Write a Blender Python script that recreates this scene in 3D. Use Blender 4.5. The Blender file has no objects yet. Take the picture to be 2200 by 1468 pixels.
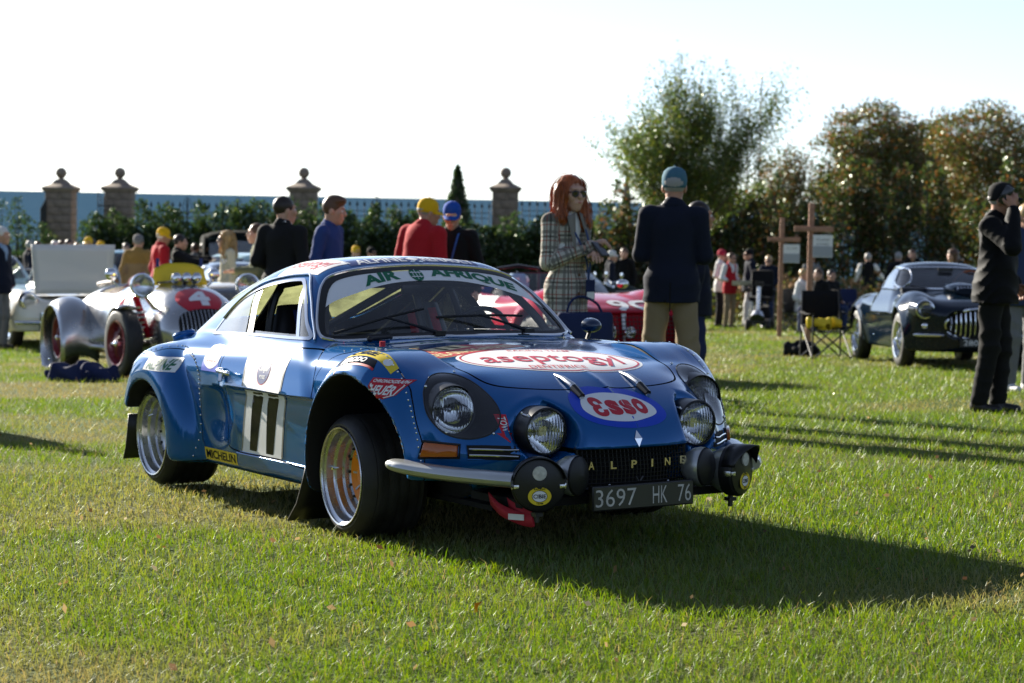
import bpy, bmesh, math, random
import numpy as np
from mathutils import Vector, Matrix
from mathutils.bvhtree import BVHTree

SC = bpy.context.scene
COL = SC.collection
rad = math.radians

# ------------------------------------------------------------------ camera
CAM_Z = 1.19
FPX = 4326.73                      # focal length in pixels of the 2200 px wide photograph
ROLL = math.atan2(22, 1170)
PITCH = math.atan((734 - (408 + 22 / 1170 * 1100)) * math.cos(ROLL) / FPX)
cam_d = bpy.data.cameras.new('camera')
cam_d.sensor_width = 36.0
cam_d.lens = FPX / 2200 * 36.0
cam_d.clip_start = 0.1
cam_d.clip_end = 60000
cam_d.dof.use_dof = True
cam_d.dof.focus_distance = 7.75
cam_d.dof.aperture_fstop = 5.0
cam = bpy.data.objects.new('camera', cam_d)
COL.objects.link(cam)
_f = Vector((0, math.cos(PITCH), -math.sin(PITCH)))
_u = Vector((0, math.sin(PITCH), math.cos(PITCH)))
_r = Vector((1, 0, 0))
_R = math.cos(ROLL) * _r + math.sin(ROLL) * _u
_U = -math.sin(ROLL) * _r + math.cos(ROLL) * _u
_m = Matrix((_R, _U, -_f)).transposed().to_4x4()
_m.translation = (0, 0, CAM_Z)
cam.matrix_world = _m
SC.camera = cam

# ------------------------------------------------------------------ sky, sun, exposure
SUN_ELEV = rad(19.3)
SUN_AZ = rad(-38)                  # from straight ahead (+Y), negative = to the left
world = bpy.data.worlds.new('World')
SC.world = world
world.use_nodes = True
_nt = world.node_tree
_sky = _nt.nodes.new('ShaderNodeTexSky')
_sky.sky_type = 'NISHITA'
_sky.sun_disc = False
_sky.sun_elevation = SUN_ELEV
_sky.sun_rotation = SUN_AZ
_sky.air_density = 0.65
_sky.dust_density = 0.1
_sky.ozone_density = 2.5
_bg = _nt.nodes['Background']
_bg.inputs['Strength'].default_value = 0.060
_mx = _nt.nodes.new('ShaderNodeMix'); _mx.data_type = 'RGBA'; _mx.blend_type = 'MULTIPLY'; _mx.inputs[0].default_value = 1
_mx.inputs[7].default_value = (.97, 1.0, 1.06, 1)
_hs = _nt.nodes.new('ShaderNodeHueSaturation'); _hs.inputs['Saturation'].default_value = .64
_nt.links.new(_sky.outputs[0], _hs.inputs['Color']); _nt.links.new(_hs.outputs[0], _mx.inputs[6]); _nt.links.new(_mx.outputs[2], _bg.inputs['Color'])
sun_d = bpy.data.lights.new('sun', 'SUN')
sun_d.energy = 5.0
sun_d.angle = rad(0.53)
sun_d.color = (1.0, 0.93, 0.80)
sun = bpy.data.objects.new('sun', sun_d)
COL.objects.link(sun)
_sd = Vector((math.sin(SUN_AZ) * math.cos(SUN_ELEV), math.cos(SUN_AZ) * math.cos(SUN_ELEV), math.sin(SUN_ELEV)))
sun.rotation_euler = _sd.to_track_quat('Z', 'Y').to_euler()
SC.view_settings.view_transform = 'Standard'
SC.view_settings.look = 'None'
SC.view_settings.gamma = 1.0
SC.view_settings.use_curve_mapping = False
SC.view_settings.exposure = 1.62
SC.render.engine = 'CYCLES'
SC.cycles.max_bounces = 8
SC.cycles.transparent_max_bounces = 24
SC.cycles.use_denoising = True

# ================================================================== helpers: ground, tags, meshes, implicit surfaces
CAR_O = np.array([-0.01331736, 8.49167, -1.37778127 + CAM_Z])
def _car_axes():
    y, p, r = np.radians([58.764571, 1.6468215, 0.2604182])
    X = np.array([np.cos(y) * np.cos(p), -np.sin(y) * np.cos(p), np.sin(p)])
    Y = np.cross([0, 0, 1.], X); Y /= np.linalg.norm(Y); Z = np.cross(X, Y)
    return X, np.cos(r) * Y + np.sin(r) * Z, -np.sin(r) * Y + np.cos(r) * Z
CAR_X, CAR_Y, CAR_Zv = _car_axes()
def softplus(t, k): return k * np.logaddexp(0, t / k)
def gz(x, y):
    """height of the lawn: level near the car, falling away towards the sea"""
    x = np.asarray(x, float); y = np.asarray(y, float)
    n = CAR_Zv
    xs = 9 * np.tanh(x / 9); xs = np.where(xs < 0, xs * (1 - np.clip((y - 27) / 16, 0, 1)), xs)
    yl = np.where(y > 50, 50 + 12 * np.tanh((y - 50) / 12), y)
    z = CAR_O[2] - (n[0] * (xs - CAR_O[0]) + n[1] * (yl - CAR_O[1])) / n[2]
    return z - 0.0195 * softplus(yl - 10.5, 1.2)
def gpt(x, y, dz=0): return (float(x), float(y), float(gz(x, y)) + dz)
def ray_at(px, Y):
    """world x of pixel column px (2200 px photograph) at depth Y, for things standing on the lawn"""
    return (px - 1100) / FPX * Y
def tag(o, label=None, cat=None, group=None, kind=None):
    if label: o['label'] = label
    if cat: o['category'] = cat
    if group: o['group'] = group
    if kind: o['kind'] = kind
    return o
def thing(name, label, cat, loc=(0, 0, 0), rotz=0.0, group=None):
    o = bpy.data.objects.new(name, None); COL.objects.link(o)
    o.empty_display_size = 0.1
    o.location = loc; o.rotation_euler = (0, 0, rotz)
    return tag(o, label, cat, group)
def link_mesh(name, me, mats, parent=None):
    o = bpy.data.objects.new(name, me); COL.objects.link(o)
    for m in (mats if isinstance(mats, (list, tuple)) else [mats]): me.materials.append(m)
    if parent is not None: o.parent = parent
    return o
def raw_mesh(name, V, T, mats, parent=None, smooth=True, normals=None, mi=None):
    """triangles (or one face size) from arrays, fast"""
    V = np.asarray(V, np.float32); T = np.asarray(T, np.int32)
    me = bpy.data.meshes.new(name)
    n = T.shape[1]
    me.vertices.add(len(V)); me.vertices.foreach_set('co', V.ravel())
    me.loops.add(T.size); me.loops.foreach_set('vertex_index', T.ravel())
    me.polygons.add(len(T)); me.polygons.foreach_set('loop_start', np.arange(len(T), dtype=np.int32) * n)
    me.polygons.foreach_set('use_smooth', np.full(len(T), smooth))
    if mi is not None: me.polygons.foreach_set('material_index', np.asarray(mi, np.int32))
    me.update(calc_edges=True)
    if normals is not None: me.normals_split_custom_set_from_vertices([tuple(q) for q in normals.tolist()])
    return link_mesh(name, me, mats, parent)

def frame(d, up=(0, 0, 1)):
    d = np.asarray(d, float); d = d / (np.linalg.norm(d) + 1e-12)
    u = np.asarray(up, float)
    if abs(d @ u) > .98: u = np.array([1., 0, 0]) if abs(d[0]) < .9 else np.array([0, 1., 0])
    s = np.cross(d, u); s /= np.linalg.norm(s)
    return s, np.cross(s, d), d
def spline(pts, n, closed=False):
    """Catmull-Rom through pts, n samples"""
    P = np.asarray(pts, float)
    if closed: Q = np.vstack([P[-1], P, P[0], P[1]]); m = len(P)
    else: Q = np.vstack([2 * P[0] - P[1], P, 2 * P[-1] - P[-2]]); m = len(P) - 1
    t = np.linspace(0, m, n, endpoint=not closed); i = np.minimum(t.astype(int), m - 1); f = (t - i)[:, None]
    a, b, c, d = Q[i], Q[i + 1], Q[i + 2], Q[i + 3]
    return .5 * (2 * b + (c - a) * f + (2 * a - 5 * b + 4 * c - d) * f ** 2 + (3 * b - a - 3 * c + d) * f ** 3)
class MB:
    """collects shapes and links them as ONE mesh object"""
    def __init__(s): s.v = []; s.f = []; s.mi = []; s.cur = 0
    def add(s, V, F):
        b = len(s.v); s.v += [tuple(map(float, p)) for p in V]
        for f in F: s.f.append(tuple(b + i for i in f)); s.mi.append(s.cur)
        return s
    def box(s, c, d, rot=None, bev=0):
        c = np.asarray(c, float); h = np.asarray(d, float) / 2
        P = np.array([[x, y, z] for x in (-1, 1) for y in (-1, 1) for z in (-1, 1)]) * h
        if rot is not None: P = P @ np.asarray(rot).T
        return s.add(P + c, [(0, 1, 3, 2), (4, 6, 7, 5), (0, 4, 5, 1), (2, 3, 7, 6), (0, 2, 6, 4), (1, 5, 7, 3)])
    def bar(s, a, b, w, h=None, up=(0, 0, 1)):
        a = np.asarray(a, float); b = np.asarray(b, float); S, U, D = frame(b - a, up)
        return s.box((a + b) / 2, (w, h or w, np.linalg.norm(b - a)), np.array([S, U, D]).T)
    def tube(s, pts, r, n=8, cap=True, closed=False, flat=1.0, up=(0, 0, 1)):
        P = np.asarray(pts, float); m = len(P); r = np.broadcast_to(np.asarray(r, float), (m,))
        if closed: T = np.roll(P, -1, 0) - np.roll(P, 1, 0)
        else: T = np.gradient(P, axis=0)
        S, U, D = frame(T[0], up); V = []
        for i in range(m):
            d = T[i] / (np.linalg.norm(T[i]) + 1e-12)
            S = S - d * (S @ d); S /= np.linalg.norm(S) + 1e-12; U = np.cross(S, d)
            for k in range(n):
                a = 2 * math.pi * k / n
                V.append(P[i] + r[i] * (math.cos(a) * S + flat * math.sin(a) * U))
        F = []
        for i in range(m if closed else m - 1):
            j = (i + 1) % m
            for k in range(n):
                l = (k + 1) % n; F.append((i * n + k, j * n + k, j * n + l, i * n + l))
        if cap and not closed: F += [tuple(range(n)), tuple((m - 1) * n + k for k in reversed(range(n)))]
        return s.add(V, F)
    def lathe(s, prof, o=(0, 0, 0), ax=(0, 0, 1), n=24, up=(0, 0, 1), sq=(1, 1), a0=0, a1=2 * math.pi):
        """profile of (radius, along the axis)"""
        S, U, D = frame(ax, up); o = np.asarray(o, float); V = []; F = []
        full = abs(a1 - a0 - 2 * math.pi) < 1e-6; N = n if full else n + 1
        for (r, h) in prof:
            for k in range(N):
                a = a0 + (a1 - a0) * k / n
                V.append(o + D * h + r * (math.cos(a) * S * sq[0] + math.sin(a) * U * sq[1]))
        for i in range(len(prof) - 1):
            for k in range(n):
                l = (k + 1) % N; F.append((i * N + k, i * N + l, (i + 1) * N + l, (i + 1) * N + k))
        return s.add(V, F)
    def disc(s, o, ax, r, n=24, up=(0, 0, 1), sq=(1, 1)):
        S, U, D = frame(ax, up); o = np.asarray(o, float)
        return s.add([o + r * (math.cos(2 * math.pi * k / n) * S * sq[0] + math.sin(2 * math.pi * k / n) * U * sq[1]) for k in range(n)], [tuple(range(n))])
    def sphere(s, c, r, n=12, m=8):
        r = np.broadcast_to(np.asarray(r, float), (3,)); V = []; F = []
        for i in range(m + 1):
            t = math.pi * i / m
            for k in range(n):
                a = 2 * math.pi * k / n
                V.append((c[0] + r[0] * math.sin(t) * math.cos(a), c[1] + r[1] * math.sin(t) * math.sin(a), c[2] + r[2] * math.cos(t)))
        for i in range(m):
            for k in range(n):
                l = (k + 1) % n; F.append((i * n + k, (i + 1) * n + k, (i + 1) * n + l, i * n + l))
        return s.add(V, F)
    def grid(s, P):
        """quads over an array of points (m, n, 3)"""
        P = np.asarray(P, float); m, n = P.shape[:2]
        return s.add(P.reshape(-1, 3), [(i * n + j, i * n + j + 1, (i + 1) * n + j + 1, (i + 1) * n + j) for i in range(m - 1) for j in range(n - 1)])
    def build(s, name, mats, parent=None, smooth=True, bevel=0, sharp=40, kind=None, label=None, solid=0):
        me = bpy.data.meshes.new(name); me.from_pydata(s.v, [], s.f)
        if len(set(s.mi)) > 1: me.polygons.foreach_set('material_index', s.mi)
        if smooth: me.polygons.foreach_set('use_smooth', [True] * len(s.f))
        bm = bmesh.new(); bm.from_mesh(me); bmesh.ops.remove_doubles(bm, verts=bm.verts, dist=1e-6)
        bmesh.ops.recalc_face_normals(bm, faces=bm.faces)
        if bevel: bmesh.ops.bevel(bm, geom=[e for e in bm.edges if e.is_manifold and e.calc_face_angle(0) > rad(35)], offset=bevel, segments=2, affect='EDGES', profile=.5)
        bm.to_mesh(me); bm.free()
        if smooth: me.set_sharp_from_angle(angle=rad(sharp))
        o = link_mesh(name, me, mats, parent)
        if solid:
            m = o.modifiers.new('thick', 'SOLIDIFY'); m.thickness = solid; m.offset = -1
        if kind: o['kind'] = kind
        if label: o['label'] = label
        return o

def smin(a, b, k):
    h = np.maximum(k - np.abs(a - b), 0) / k
    return np.minimum(a, b) - h * h * k * .25
def smax(a, b, k): return -smin(-a, -b, k)
def lut(xs, ys, lo, hi, n=1200):
    """smooth (monotone-limited) curve through points as a fast lookup"""
    xs = np.asarray(xs, float); ys = np.asarray(ys, float)
    if xs[0] > xs[-1]: xs = xs[::-1]; ys = ys[::-1]
    h = np.diff(xs); d = np.diff(ys) / h; m = np.zeros(len(xs)); m[0], m[-1] = d[0], d[-1]
    for i in range(1, len(xs) - 1):
        m[i] = (d[i - 1] * h[i] + d[i] * h[i - 1]) / (h[i] + h[i - 1])
        lim = 3 * min(abs(d[i - 1]), abs(d[i])) if d[i - 1] * d[i] > 0 else abs(m[i])
        m[i] = max(-lim, min(lim, m[i]))
    t = np.linspace(lo, hi, n); i = np.clip(np.searchsorted(xs, t) - 1, 0, len(xs) - 2); u = np.clip((t - xs[i]) / h[i], 0, 1)
    y = (1 + 2 * u) * (1 - u) ** 2 * ys[i] + u * (1 - u) ** 2 * h[i] * m[i] + u * u * (3 - 2 * u) * ys[i + 1] + u * u * (u - 1) * h[i] * m[i + 1]
    y = np.where(t < xs[0], ys[0] + m[0] * (t - xs[0]) * 0, y)
    ker = np.ones(15) / 15; y = np.convolve(np.pad(y, 7, mode='edge'), ker, 'valid')
    return lambda x: np.interp(x, t, y)
def sdf_mesh(fn, lo, hi, h, proj=3, near=None):
    """surface nets of fn < 0 on a regular grid, then vertices walked onto the surface"""
    lo = np.asarray(lo, float); hi = np.asarray(hi, float)
    n = np.maximum(np.ceil((hi - lo) / h).astype(int) + 1, 3)
    ax = [lo[i] + h * np.arange(n[i]) for i in range(3)]
    D = fn(ax[0][:, None, None], ax[1][None, :, None], ax[2][None, None, :])
    D = np.ascontiguousarray(np.broadcast_to(D, n)).astype(np.float32)
    S = D < 0
    c = np.zeros(n - 1, np.int8)
    for dx in (0, 1):
        for dy in (0, 1):
            for dz in (0, 1): c += S[dx:n[0] - 1 + dx, dy:n[1] - 1 + dy, dz:n[2] - 1 + dz]
    act = (c > 0) & (c < 8)
    if not act.any(): return np.zeros((0, 3)), np.zeros((0, 3), int), np.zeros((0, 3))
    I = np.argwhere(act); idx = np.full(n - 1, -1, np.int32); idx[act] = np.arange(len(I))
    acc = np.zeros((len(I), 3)); cnt = np.zeros(len(I))
    for a in range(3):
        b, d = [q for q in range(3) if q != a]
        for u in (0, 1):
            for w in (0, 1):
                p = I.copy(); p[:, b] += u; p[:, d] += w; q = p.copy(); q[:, a] += 1
                A = D[p[:, 0], p[:, 1], p[:, 2]]; B = D[q[:, 0], q[:, 1], q[:, 2]]
                k = (A < 0) != (B < 0)
                t = np.where(k, A / np.where(k, A - B, 1), 0)
                pt = p.astype(float); pt[:, a] += t
                acc[k] += pt[k]; cnt[k] += 1
    V = lo + h * acc / cnt[:, None]
    Q = []
    for a in range(3):
        b, d = (a + 1) % 3, (a + 2) % 3
        s0 = [slice(0, n[0]), slice(0, n[1]), slice(0, n[2])]; s1 = list(s0)
        s0[a] = slice(0, n[a] - 1); s1[a] = slice(1, n[a])
        X = S[tuple(s0)] != S[tuple(s1)]
        E = np.argwhere(X); E = E[(E[:, b] > 0) & (E[:, d] > 0) & (E[:, b] < n[b] - 1) & (E[:, d] < n[d] - 1)]
        if not len(E): continue
        ins = S[E[:, 0], E[:, 1], E[:, 2]]
        def at(ob, od):
            p = E.copy(); p[:, b] += ob; p[:, d] += od
            return idx[p[:, 0], p[:, 1], p[:, 2]]
        q = np.stack([at(-1, -1), at(0, -1), at(0, 0), at(-1, 0)], 1)
        q[~ins] = q[~ins][:, ::-1]
        Q.append(q)
    Q = np.vstack(Q)
    T = np.vstack([Q[:, [0, 1, 2]], Q[:, [0, 2, 3]]])
    V, N = sdf_project(fn, V, proj, h)
    return V, T, N
def sdf_grad(fn, V, e=1.5e-3):
    g = np.empty_like(V)
    for a in range(3):
        d = np.zeros(3); d[a] = e; p = V + d; q = V - d
        g[:, a] = (fn(p[:, 0], p[:, 1], p[:, 2]) - fn(q[:, 0], q[:, 1], q[:, 2])) / (2 * e)
    return g
def sdf_project(fn, V, it, h):
    for _ in range(it):
        f = fn(V[:, 0], V[:, 1], V[:, 2]); g = sdf_grad(fn, V)
        st = -f[:, None] * g / np.maximum((g * g).sum(1), .05)[:, None]
        L = np.linalg.norm(st, axis=1); st *= np.minimum(1, h * .6 / np.maximum(L, 1e-9))[:, None]
        V = V + st
    g = sdf_grad(fn, V); return V, g / np.maximum(np.linalg.norm(g, axis=1), 1e-9)[:, None]
def poly_sd(P, poly):
    """signed distance of 2-D points to a closed polygon (negative inside); exact near it, large far off"""
    P = np.asarray(P, float); poly = np.asarray(poly, float)
    lo = poly.min(0) - .06; hi = poly.max(0) + .06
    near = ((P > lo) & (P < hi)).all(1); out = np.full(len(P), 1.0)
    q = P[near]
    if not len(q): return out
    d = np.full(len(q), 9.0); ins = np.zeros(len(q), bool)
    for a, b in zip(poly, np.roll(poly, -1, 0)):
        e = b - a; w = q - a; t = np.clip((w @ e) / max(e @ e, 1e-12), 0, 1)
        d = np.minimum(d, np.hypot(*(w - t[:, None] * e).T))
        c = (a[1] > q[:, 1]) != (b[1] > q[:, 1])
        xi = a[0] + (q[:, 1] - a[1]) / (e[1] if abs(e[1]) > 1e-12 else 1e-12) * e[0]
        ins ^= c & (q[:, 0] < xi)
    out[near] = np.where(ins, -d, d)
    return out
def split_tris(V, N, T, L, g):
    """cut triangles along g = 0; V, N grow; returns V, N, T, L and, per triangle, whether it lies on g < 0"""
    g = np.where(np.abs(g) < 1e-7, 1e-7, g)
    s = g[T] < 0; k = s.sum(1); cut = (k > 0) & (k < 3)
    K = T[~cut]; LK = L[~cut]; neg = s[~cut][:, 0]
    C = T[cut]; LC = L[cut]
    if not len(C): return V, N, T, L, s[:, 0]
    sc = s[cut]; lone = np.where(k[cut][:, None] == 1, sc, ~sc); j = lone.argmax(1); r = np.arange(len(C))
    a, b, c = C[r, j], C[r, (j + 1) % 3], C[r, (j + 2) % 3]
    E = np.sort(np.vstack([np.stack([a, b], 1), np.stack([a, c], 1)]), 1)
    U, inv = np.unique(E, axis=0, return_inverse=True); inv = inv.ravel()
    t = (g[U[:, 0]] / (g[U[:, 0]] - g[U[:, 1]]))[:, None]
    nv = V[U[:, 0]] * (1 - t) + V[U[:, 1]] * t; nn = N[U[:, 0]] * (1 - t) + N[U[:, 1]] * t
    nn /= np.maximum(np.linalg.norm(nn, axis=1), 1e-9)[:, None]
    p = len(V) + inv[:len(C)]; q = len(V) + inv[len(C):]
    an = g[a] < 0
    T2 = np.vstack([K, np.stack([a, p, q], 1), np.stack([p, b, c], 1), np.stack([p, c, q], 1)])
    return np.vstack([V, nv]), np.vstack([N, nn]), T2, np.concatenate([LK, LC, LC, LC]), np.concatenate([neg, an, ~an, ~an])
class Skin:
    """a labelled triangle surface that can be cut into panels along curves"""
    def __init__(s, V, T, N): s.V, s.T, s.N = V, T, N; s.L = np.zeros(len(T), int); s.names = ['body']
    def lab(s, n):
        if n not in s.names: s.names.append(n)
        return s.names.index(n)
    def cut(s, name, g, only=None):
        """triangles of the labels ONLY with g < 0 become NAME; g is a function of the vertices"""
        gv = g(s.V)
        if only is not None:
            ok = np.isin(s.L, [s.lab(o) for o in only])
            vm = np.zeros(len(s.V), bool); vm[s.T[ok].ravel()] = True
            gv = np.where(vm, gv, 1.0)
        ids = [s.lab(o) for o in only] if only is not None else None
        s.V, s.N, s.T, s.L, neg = split_tris(s.V, s.N, s.T, s.L, gv)
        m = neg if ids is None else neg & np.isin(s.L, ids)
        s.L[m] = s.lab(name)
    def part(s, name, off=0.0, side=None):
        k = s.L == s.lab(name)
        if side is not None:
            cy = s.V[s.T].mean(1)[:, 1]; k &= (cy > 0) if side > 0 else (cy < 0)
        T = s.T[k]; u, inv = np.unique(T, return_inverse=True)
        return s.V[u] + off * s.N[u], inv.reshape(-1, 3), s.N[u]

# ------------------------------------------------------------------ materials
def nodes(m): return m.node_tree.nodes, m.node_tree.links
def pbr(name, col, rough=.5, metal=0., coat=0., coatr=.03, spec=.5, var=0., vscale=8., bump=0., bscale=60., trans=0., ior=1.45, sheen=0., rvar=0., detail=4., bdist=.002, emis=None):
    m = bpy.data.materials.new(name); m.use_nodes = True
    N, K = nodes(m); b = N['Principled BSDF']
    b.inputs['Base Color'].default_value = (*col, 1); b.inputs['Roughness'].default_value = rough
    b.inputs['Metallic'].default_value = metal; b.inputs['Coat Weight'].default_value = coat; b.inputs['Coat Roughness'].default_value = coatr
    b.inputs['Specular IOR Level'].default_value = spec; b.inputs['Transmission Weight'].default_value = trans; b.inputs['IOR'].default_value = ior
    b.inputs['Sheen Weight'].default_value = sheen
    if var or rvar or bump:
        tc = N.new('ShaderNodeTexCoord')
    if var or rvar:
        no = N.new('ShaderNodeTexNoise'); no.inputs['Scale'].default_value = vscale; no.inputs['Detail'].default_value = detail
        K.new(tc.outputs['Object'], no.inputs['Vector'])
    if var:
        mx = N.new('ShaderNodeMix'); mx.data_type = 'RGBA'
        mx.inputs[6].default_value = (*[c * (1 - var) for c in col], 1); mx.inputs[7].default_value = (*[min(1, c * (1 + var)) for c in col], 1)
        mr = N.new('ShaderNodeMapRange'); mr.inputs[1].default_value = .3; mr.inputs[2].default_value = .7
        K.new(no.outputs[0], mr.inputs[0]); K.new(mr.outputs[0], mx.inputs[0]); K.new(mx.outputs[2], b.inputs['Base Color'])
    if rvar:
        mr = N.new('ShaderNodeMapRange'); mr.inputs[1].default_value = .3; mr.inputs[2].default_value = .7
        mr.inputs[3].default_value = max(0, rough - rvar); mr.inputs[4].default_value = min(1, rough + rvar)
        K.new(no.outputs[0], mr.inputs[0]); K.new(mr.outputs[0], b.inputs['Roughness'])
    if bump:
        nb = N.new('ShaderNodeTexNoise'); nb.inputs['Scale'].default_value = bscale; nb.inputs['Detail'].default_value = 3
        bp = N.new('ShaderNodeBump'); bp.inputs['Strength'].default_value = bump; bp.inputs['Distance'].default_value = bdist
        K.new(tc.outputs['Object'], nb.inputs['Vector']); K.new(nb.outputs[0], bp.inputs['Height']); K.new(bp.outputs[0], b.inputs['Normal'])
    return m
def glass_mat(name, tint=(.92, .95, .95), refl=1.0, rough=0.0, dirt_glow=0.0, glow=None):
    """thin pane: what is behind shows through a tint, with a Fresnel reflection"""
    m = bpy.data.materials.new(name); m.use_nodes = True
    N, K = nodes(m); N.remove(N['Principled BSDF']); out = N['Material Output']
    tr = N.new('ShaderNodeBsdfTransparent'); tr.inputs[0].default_value = (*tint, 1)
    gl = N.new('ShaderNodeBsdfGlossy'); gl.inputs['Roughness'].default_value = rough; gl.inputs[0].default_value = (refl, refl, refl, 1)
    fr = N.new('ShaderNodeFresnel'); fr.inputs[0].default_value = 1.5
    mul = N.new('ShaderNodeMath'); mul.operation = 'MULTIPLY'; mul.inputs[1].default_value = 1.7; mul.use_clamp = True
    mx = N.new('ShaderNodeMixShader')
    K.new(fr.outputs[0], mul.inputs[0]); K.new(mul.outputs[0], mx.inputs[0]); K.new(tr.outputs[0], mx.inputs[1]); K.new(gl.outputs[0], mx.inputs[2])
    last = mx
    if dirt_glow:
        df = N.new('ShaderNodeBsdfTranslucent' if glow else 'ShaderNodeBsdfDiffuse'); df.inputs[0].default_value = (*(glow or (.8, .82, .82)), 1)
        tc = N.new('ShaderNodeTexCoord'); no = N.new('ShaderNodeTexNoise'); no.inputs['Scale'].default_value = 7; no.inputs['Detail'].default_value = 6
        mr = N.new('ShaderNodeMapRange'); mr.inputs[1].default_value = .35; mr.inputs[2].default_value = .75; mr.inputs[3].default_value = dirt_glow * .35; mr.inputs[4].default_value = dirt_glow
        m2 = N.new('ShaderNodeMixShader')
        K.new(tc.outputs['Object'], no.inputs['Vector']); K.new(no.outputs[0], mr.inputs[0]); K.new(mr.outputs[0], m2.inputs[0])
        K.new(mx.outputs[0], m2.inputs[1]); K.new(df.outputs[0], m2.inputs[2]); last = m2
    K.new(last.outputs[0], out.inputs[0])
    return m
MAT = {}
def M(key, *a, **k):
    if key not in MAT: MAT[key] = pbr(key, *a, **k)
    return MAT[key]
M('chrome', (.80, .80, .80), .08, 1.0)
M('alloy', (.62, .62, .62), .28, 1.0, rvar=.08, vscale=20)
M('black_rubber', (.012, .012, .012), .45)
M('tyre_rubber', (.021, .020, .019), .55, rvar=.15, var=.35, vscale=9, bump=.3, bscale=120)
M('black_trim', (.01, .01, .011), .35)
M('matte_black', (.006, .006, .006), .8)
M('steel_dark', (.06, .06, .06), .4, .8)
M('brass', (.75, .62, .30), .35, 1.0)
MAT['glass'] = glass_mat('glass')

# ------------------------------------------------------------------ lettering from the built-in font
def glyphs(txt, size=1.0, offset=0.0, shear=0.0, width=1.0, space=1.0, res=3):
    """flat triangles of a line of text, centred on the origin: (n,2) points and triangles"""
    cu = bpy.data.curves.new('lettering', 'FONT'); cu.body = txt; cu.size = size; cu.offset = offset * size; cu.shear = shear
    cu.space_character = space; cu.align_x = 'CENTER'; cu.align_y = 'CENTER'; cu.resolution_u = res; cu.fill_mode = 'FRONT'
    ob = bpy.data.objects.new('lettering', cu); COL.objects.link(ob)
    dg = bpy.context.evaluated_depsgraph_get(); me = ob.evaluated_get(dg).to_mesh()
    me.calc_loop_triangles()
    V = np.array([v.co[:] for v in me.vertices])[:, :2] if len(me.vertices) else np.zeros((0, 2)); T = np.array([t.vertices[:] for t in me.loop_triangles]).reshape(-1, 3)
    ob.to_mesh_clear(); bpy.data.objects.remove(ob); bpy.data.curves.remove(cu)
    if len(V): V = (V - (V.min(0) + V.max(0)) / 2) * [width, 1]
    return V, T
def fit_glyphs(txt, w, h, **k):
    """lettering scaled to fill w x h"""
    V, T = glyphs(txt, 1.0, **k); s = V.max(0) - V.min(0)
    return V * (np.array([w, h]) / np.maximum(s, 1e-6)), T
def dice(V, T, cell):
    """subdivide flat triangles so that they can follow a curved surface"""
    bm = bmesh.new(); vs = [bm.verts.new((p[0], p[1], 0)) for p in V]
    for t in T:
        try: bm.faces.new([vs[i] for i in t])
        except ValueError: pass
    lo = V.min(0); hi = V.max(0)
    for a in (0, 1):
        x = lo[a] + cell
        while x < hi[a] - 1e-4:
            co = [0, 0, 0]; no = [0, 0, 0]; co[a] = x; no[a] = 1
            bmesh.ops.bisect_plane(bm, geom=bm.verts[:] + bm.edges[:] + bm.faces[:], plane_co=co, plane_no=no)
            x += cell
    bmesh.ops.triangulate(bm, faces=bm.faces)
    bm.verts.index_update()
    V2 = np.array([v.co[:2] for v in bm.verts]); T2 = np.array([[v.index for v in f.verts] for f in bm.faces])
    bm.free(); return V2, T2
def outline_fill(P):
    """triangles filling a closed 2-D outline"""
    bm = bmesh.new(); f = bm.faces.new([bm.verts.new((p[0], p[1], 0)) for p in P]); bmesh.ops.triangulate(bm, faces=[f]); bm.verts.index_update()
    V = np.array([v.co[:2] for v in bm.verts]); T = np.array([[v.index for v in q.verts] for q in bm.faces]); bm.free()
    return V, T
def ellipse(a, b, n=48, c=(0, 0)): return [(c[0] + a * math.cos(2 * math.pi * k / n), c[1] + b * math.sin(2 * math.pi * k / n)) for k in range(n)]

# ================================================================== the setting: lawn, sea, hedge, gate pillars, fence, trees
def lawn_material():
    m = bpy.data.materials.new('lawn'); m.use_nodes = True; N, K = nodes(m); b = N['Principled BSDF']; b.inputs['Roughness'].default_value = .95; b.inputs['Specular IOR Level'].default_value = .1
    tc = N.new('ShaderNodeTexCoord'); n1 = N.new('ShaderNodeTexNoise'); n1.inputs['Scale'].default_value = .45; n1.inputs['Detail'].default_value = 6
    n2 = N.new('ShaderNodeTexNoise'); n2.inputs['Scale'].default_value = 24; n2.inputs['Detail'].default_value = 4
    K.new(tc.outputs['Object'], n1.inputs['Vector']); K.new(tc.outputs['Object'], n2.inputs['Vector'])
    r1 = N.new('ShaderNodeValToRGB'); r1.color_ramp.elements[0].position = .38; r1.color_ramp.elements[0].color = (.060, .105, .016, 1); r1.color_ramp.elements[1].position = .62; r1.color_ramp.elements[1].color = (.125, .125, .035, 1)
    mx = N.new('ShaderNodeMix'); mx.data_type = 'RGBA'; mx.blend_type = 'MULTIPLY'; mx.inputs[0].default_value = .6
    r2 = N.new('ShaderNodeValToRGB'); r2.color_ramp.elements[0].color = (.35, .38, .3, 1); r2.color_ramp.elements[1].color = (1, 1, 1, 1)
    K.new(n1.outputs[0], r1.inputs[0]); K.new(n2.outputs[0], r2.inputs[0]); K.new(r1.outputs[0], mx.inputs[6]); K.new(r2.outputs[0], mx.inputs[7]); K.new(mx.outputs[2], b.inputs['Base Color'])
    bp = N.new('ShaderNodeBump'); bp.inputs['Strength'].default_value = .8; bp.inputs['Distance'].default_value = .04; K.new(n2.outputs[0], bp.inputs['Height']); K.new(bp.outputs[0], b.inputs['Normal'])
    return m
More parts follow.
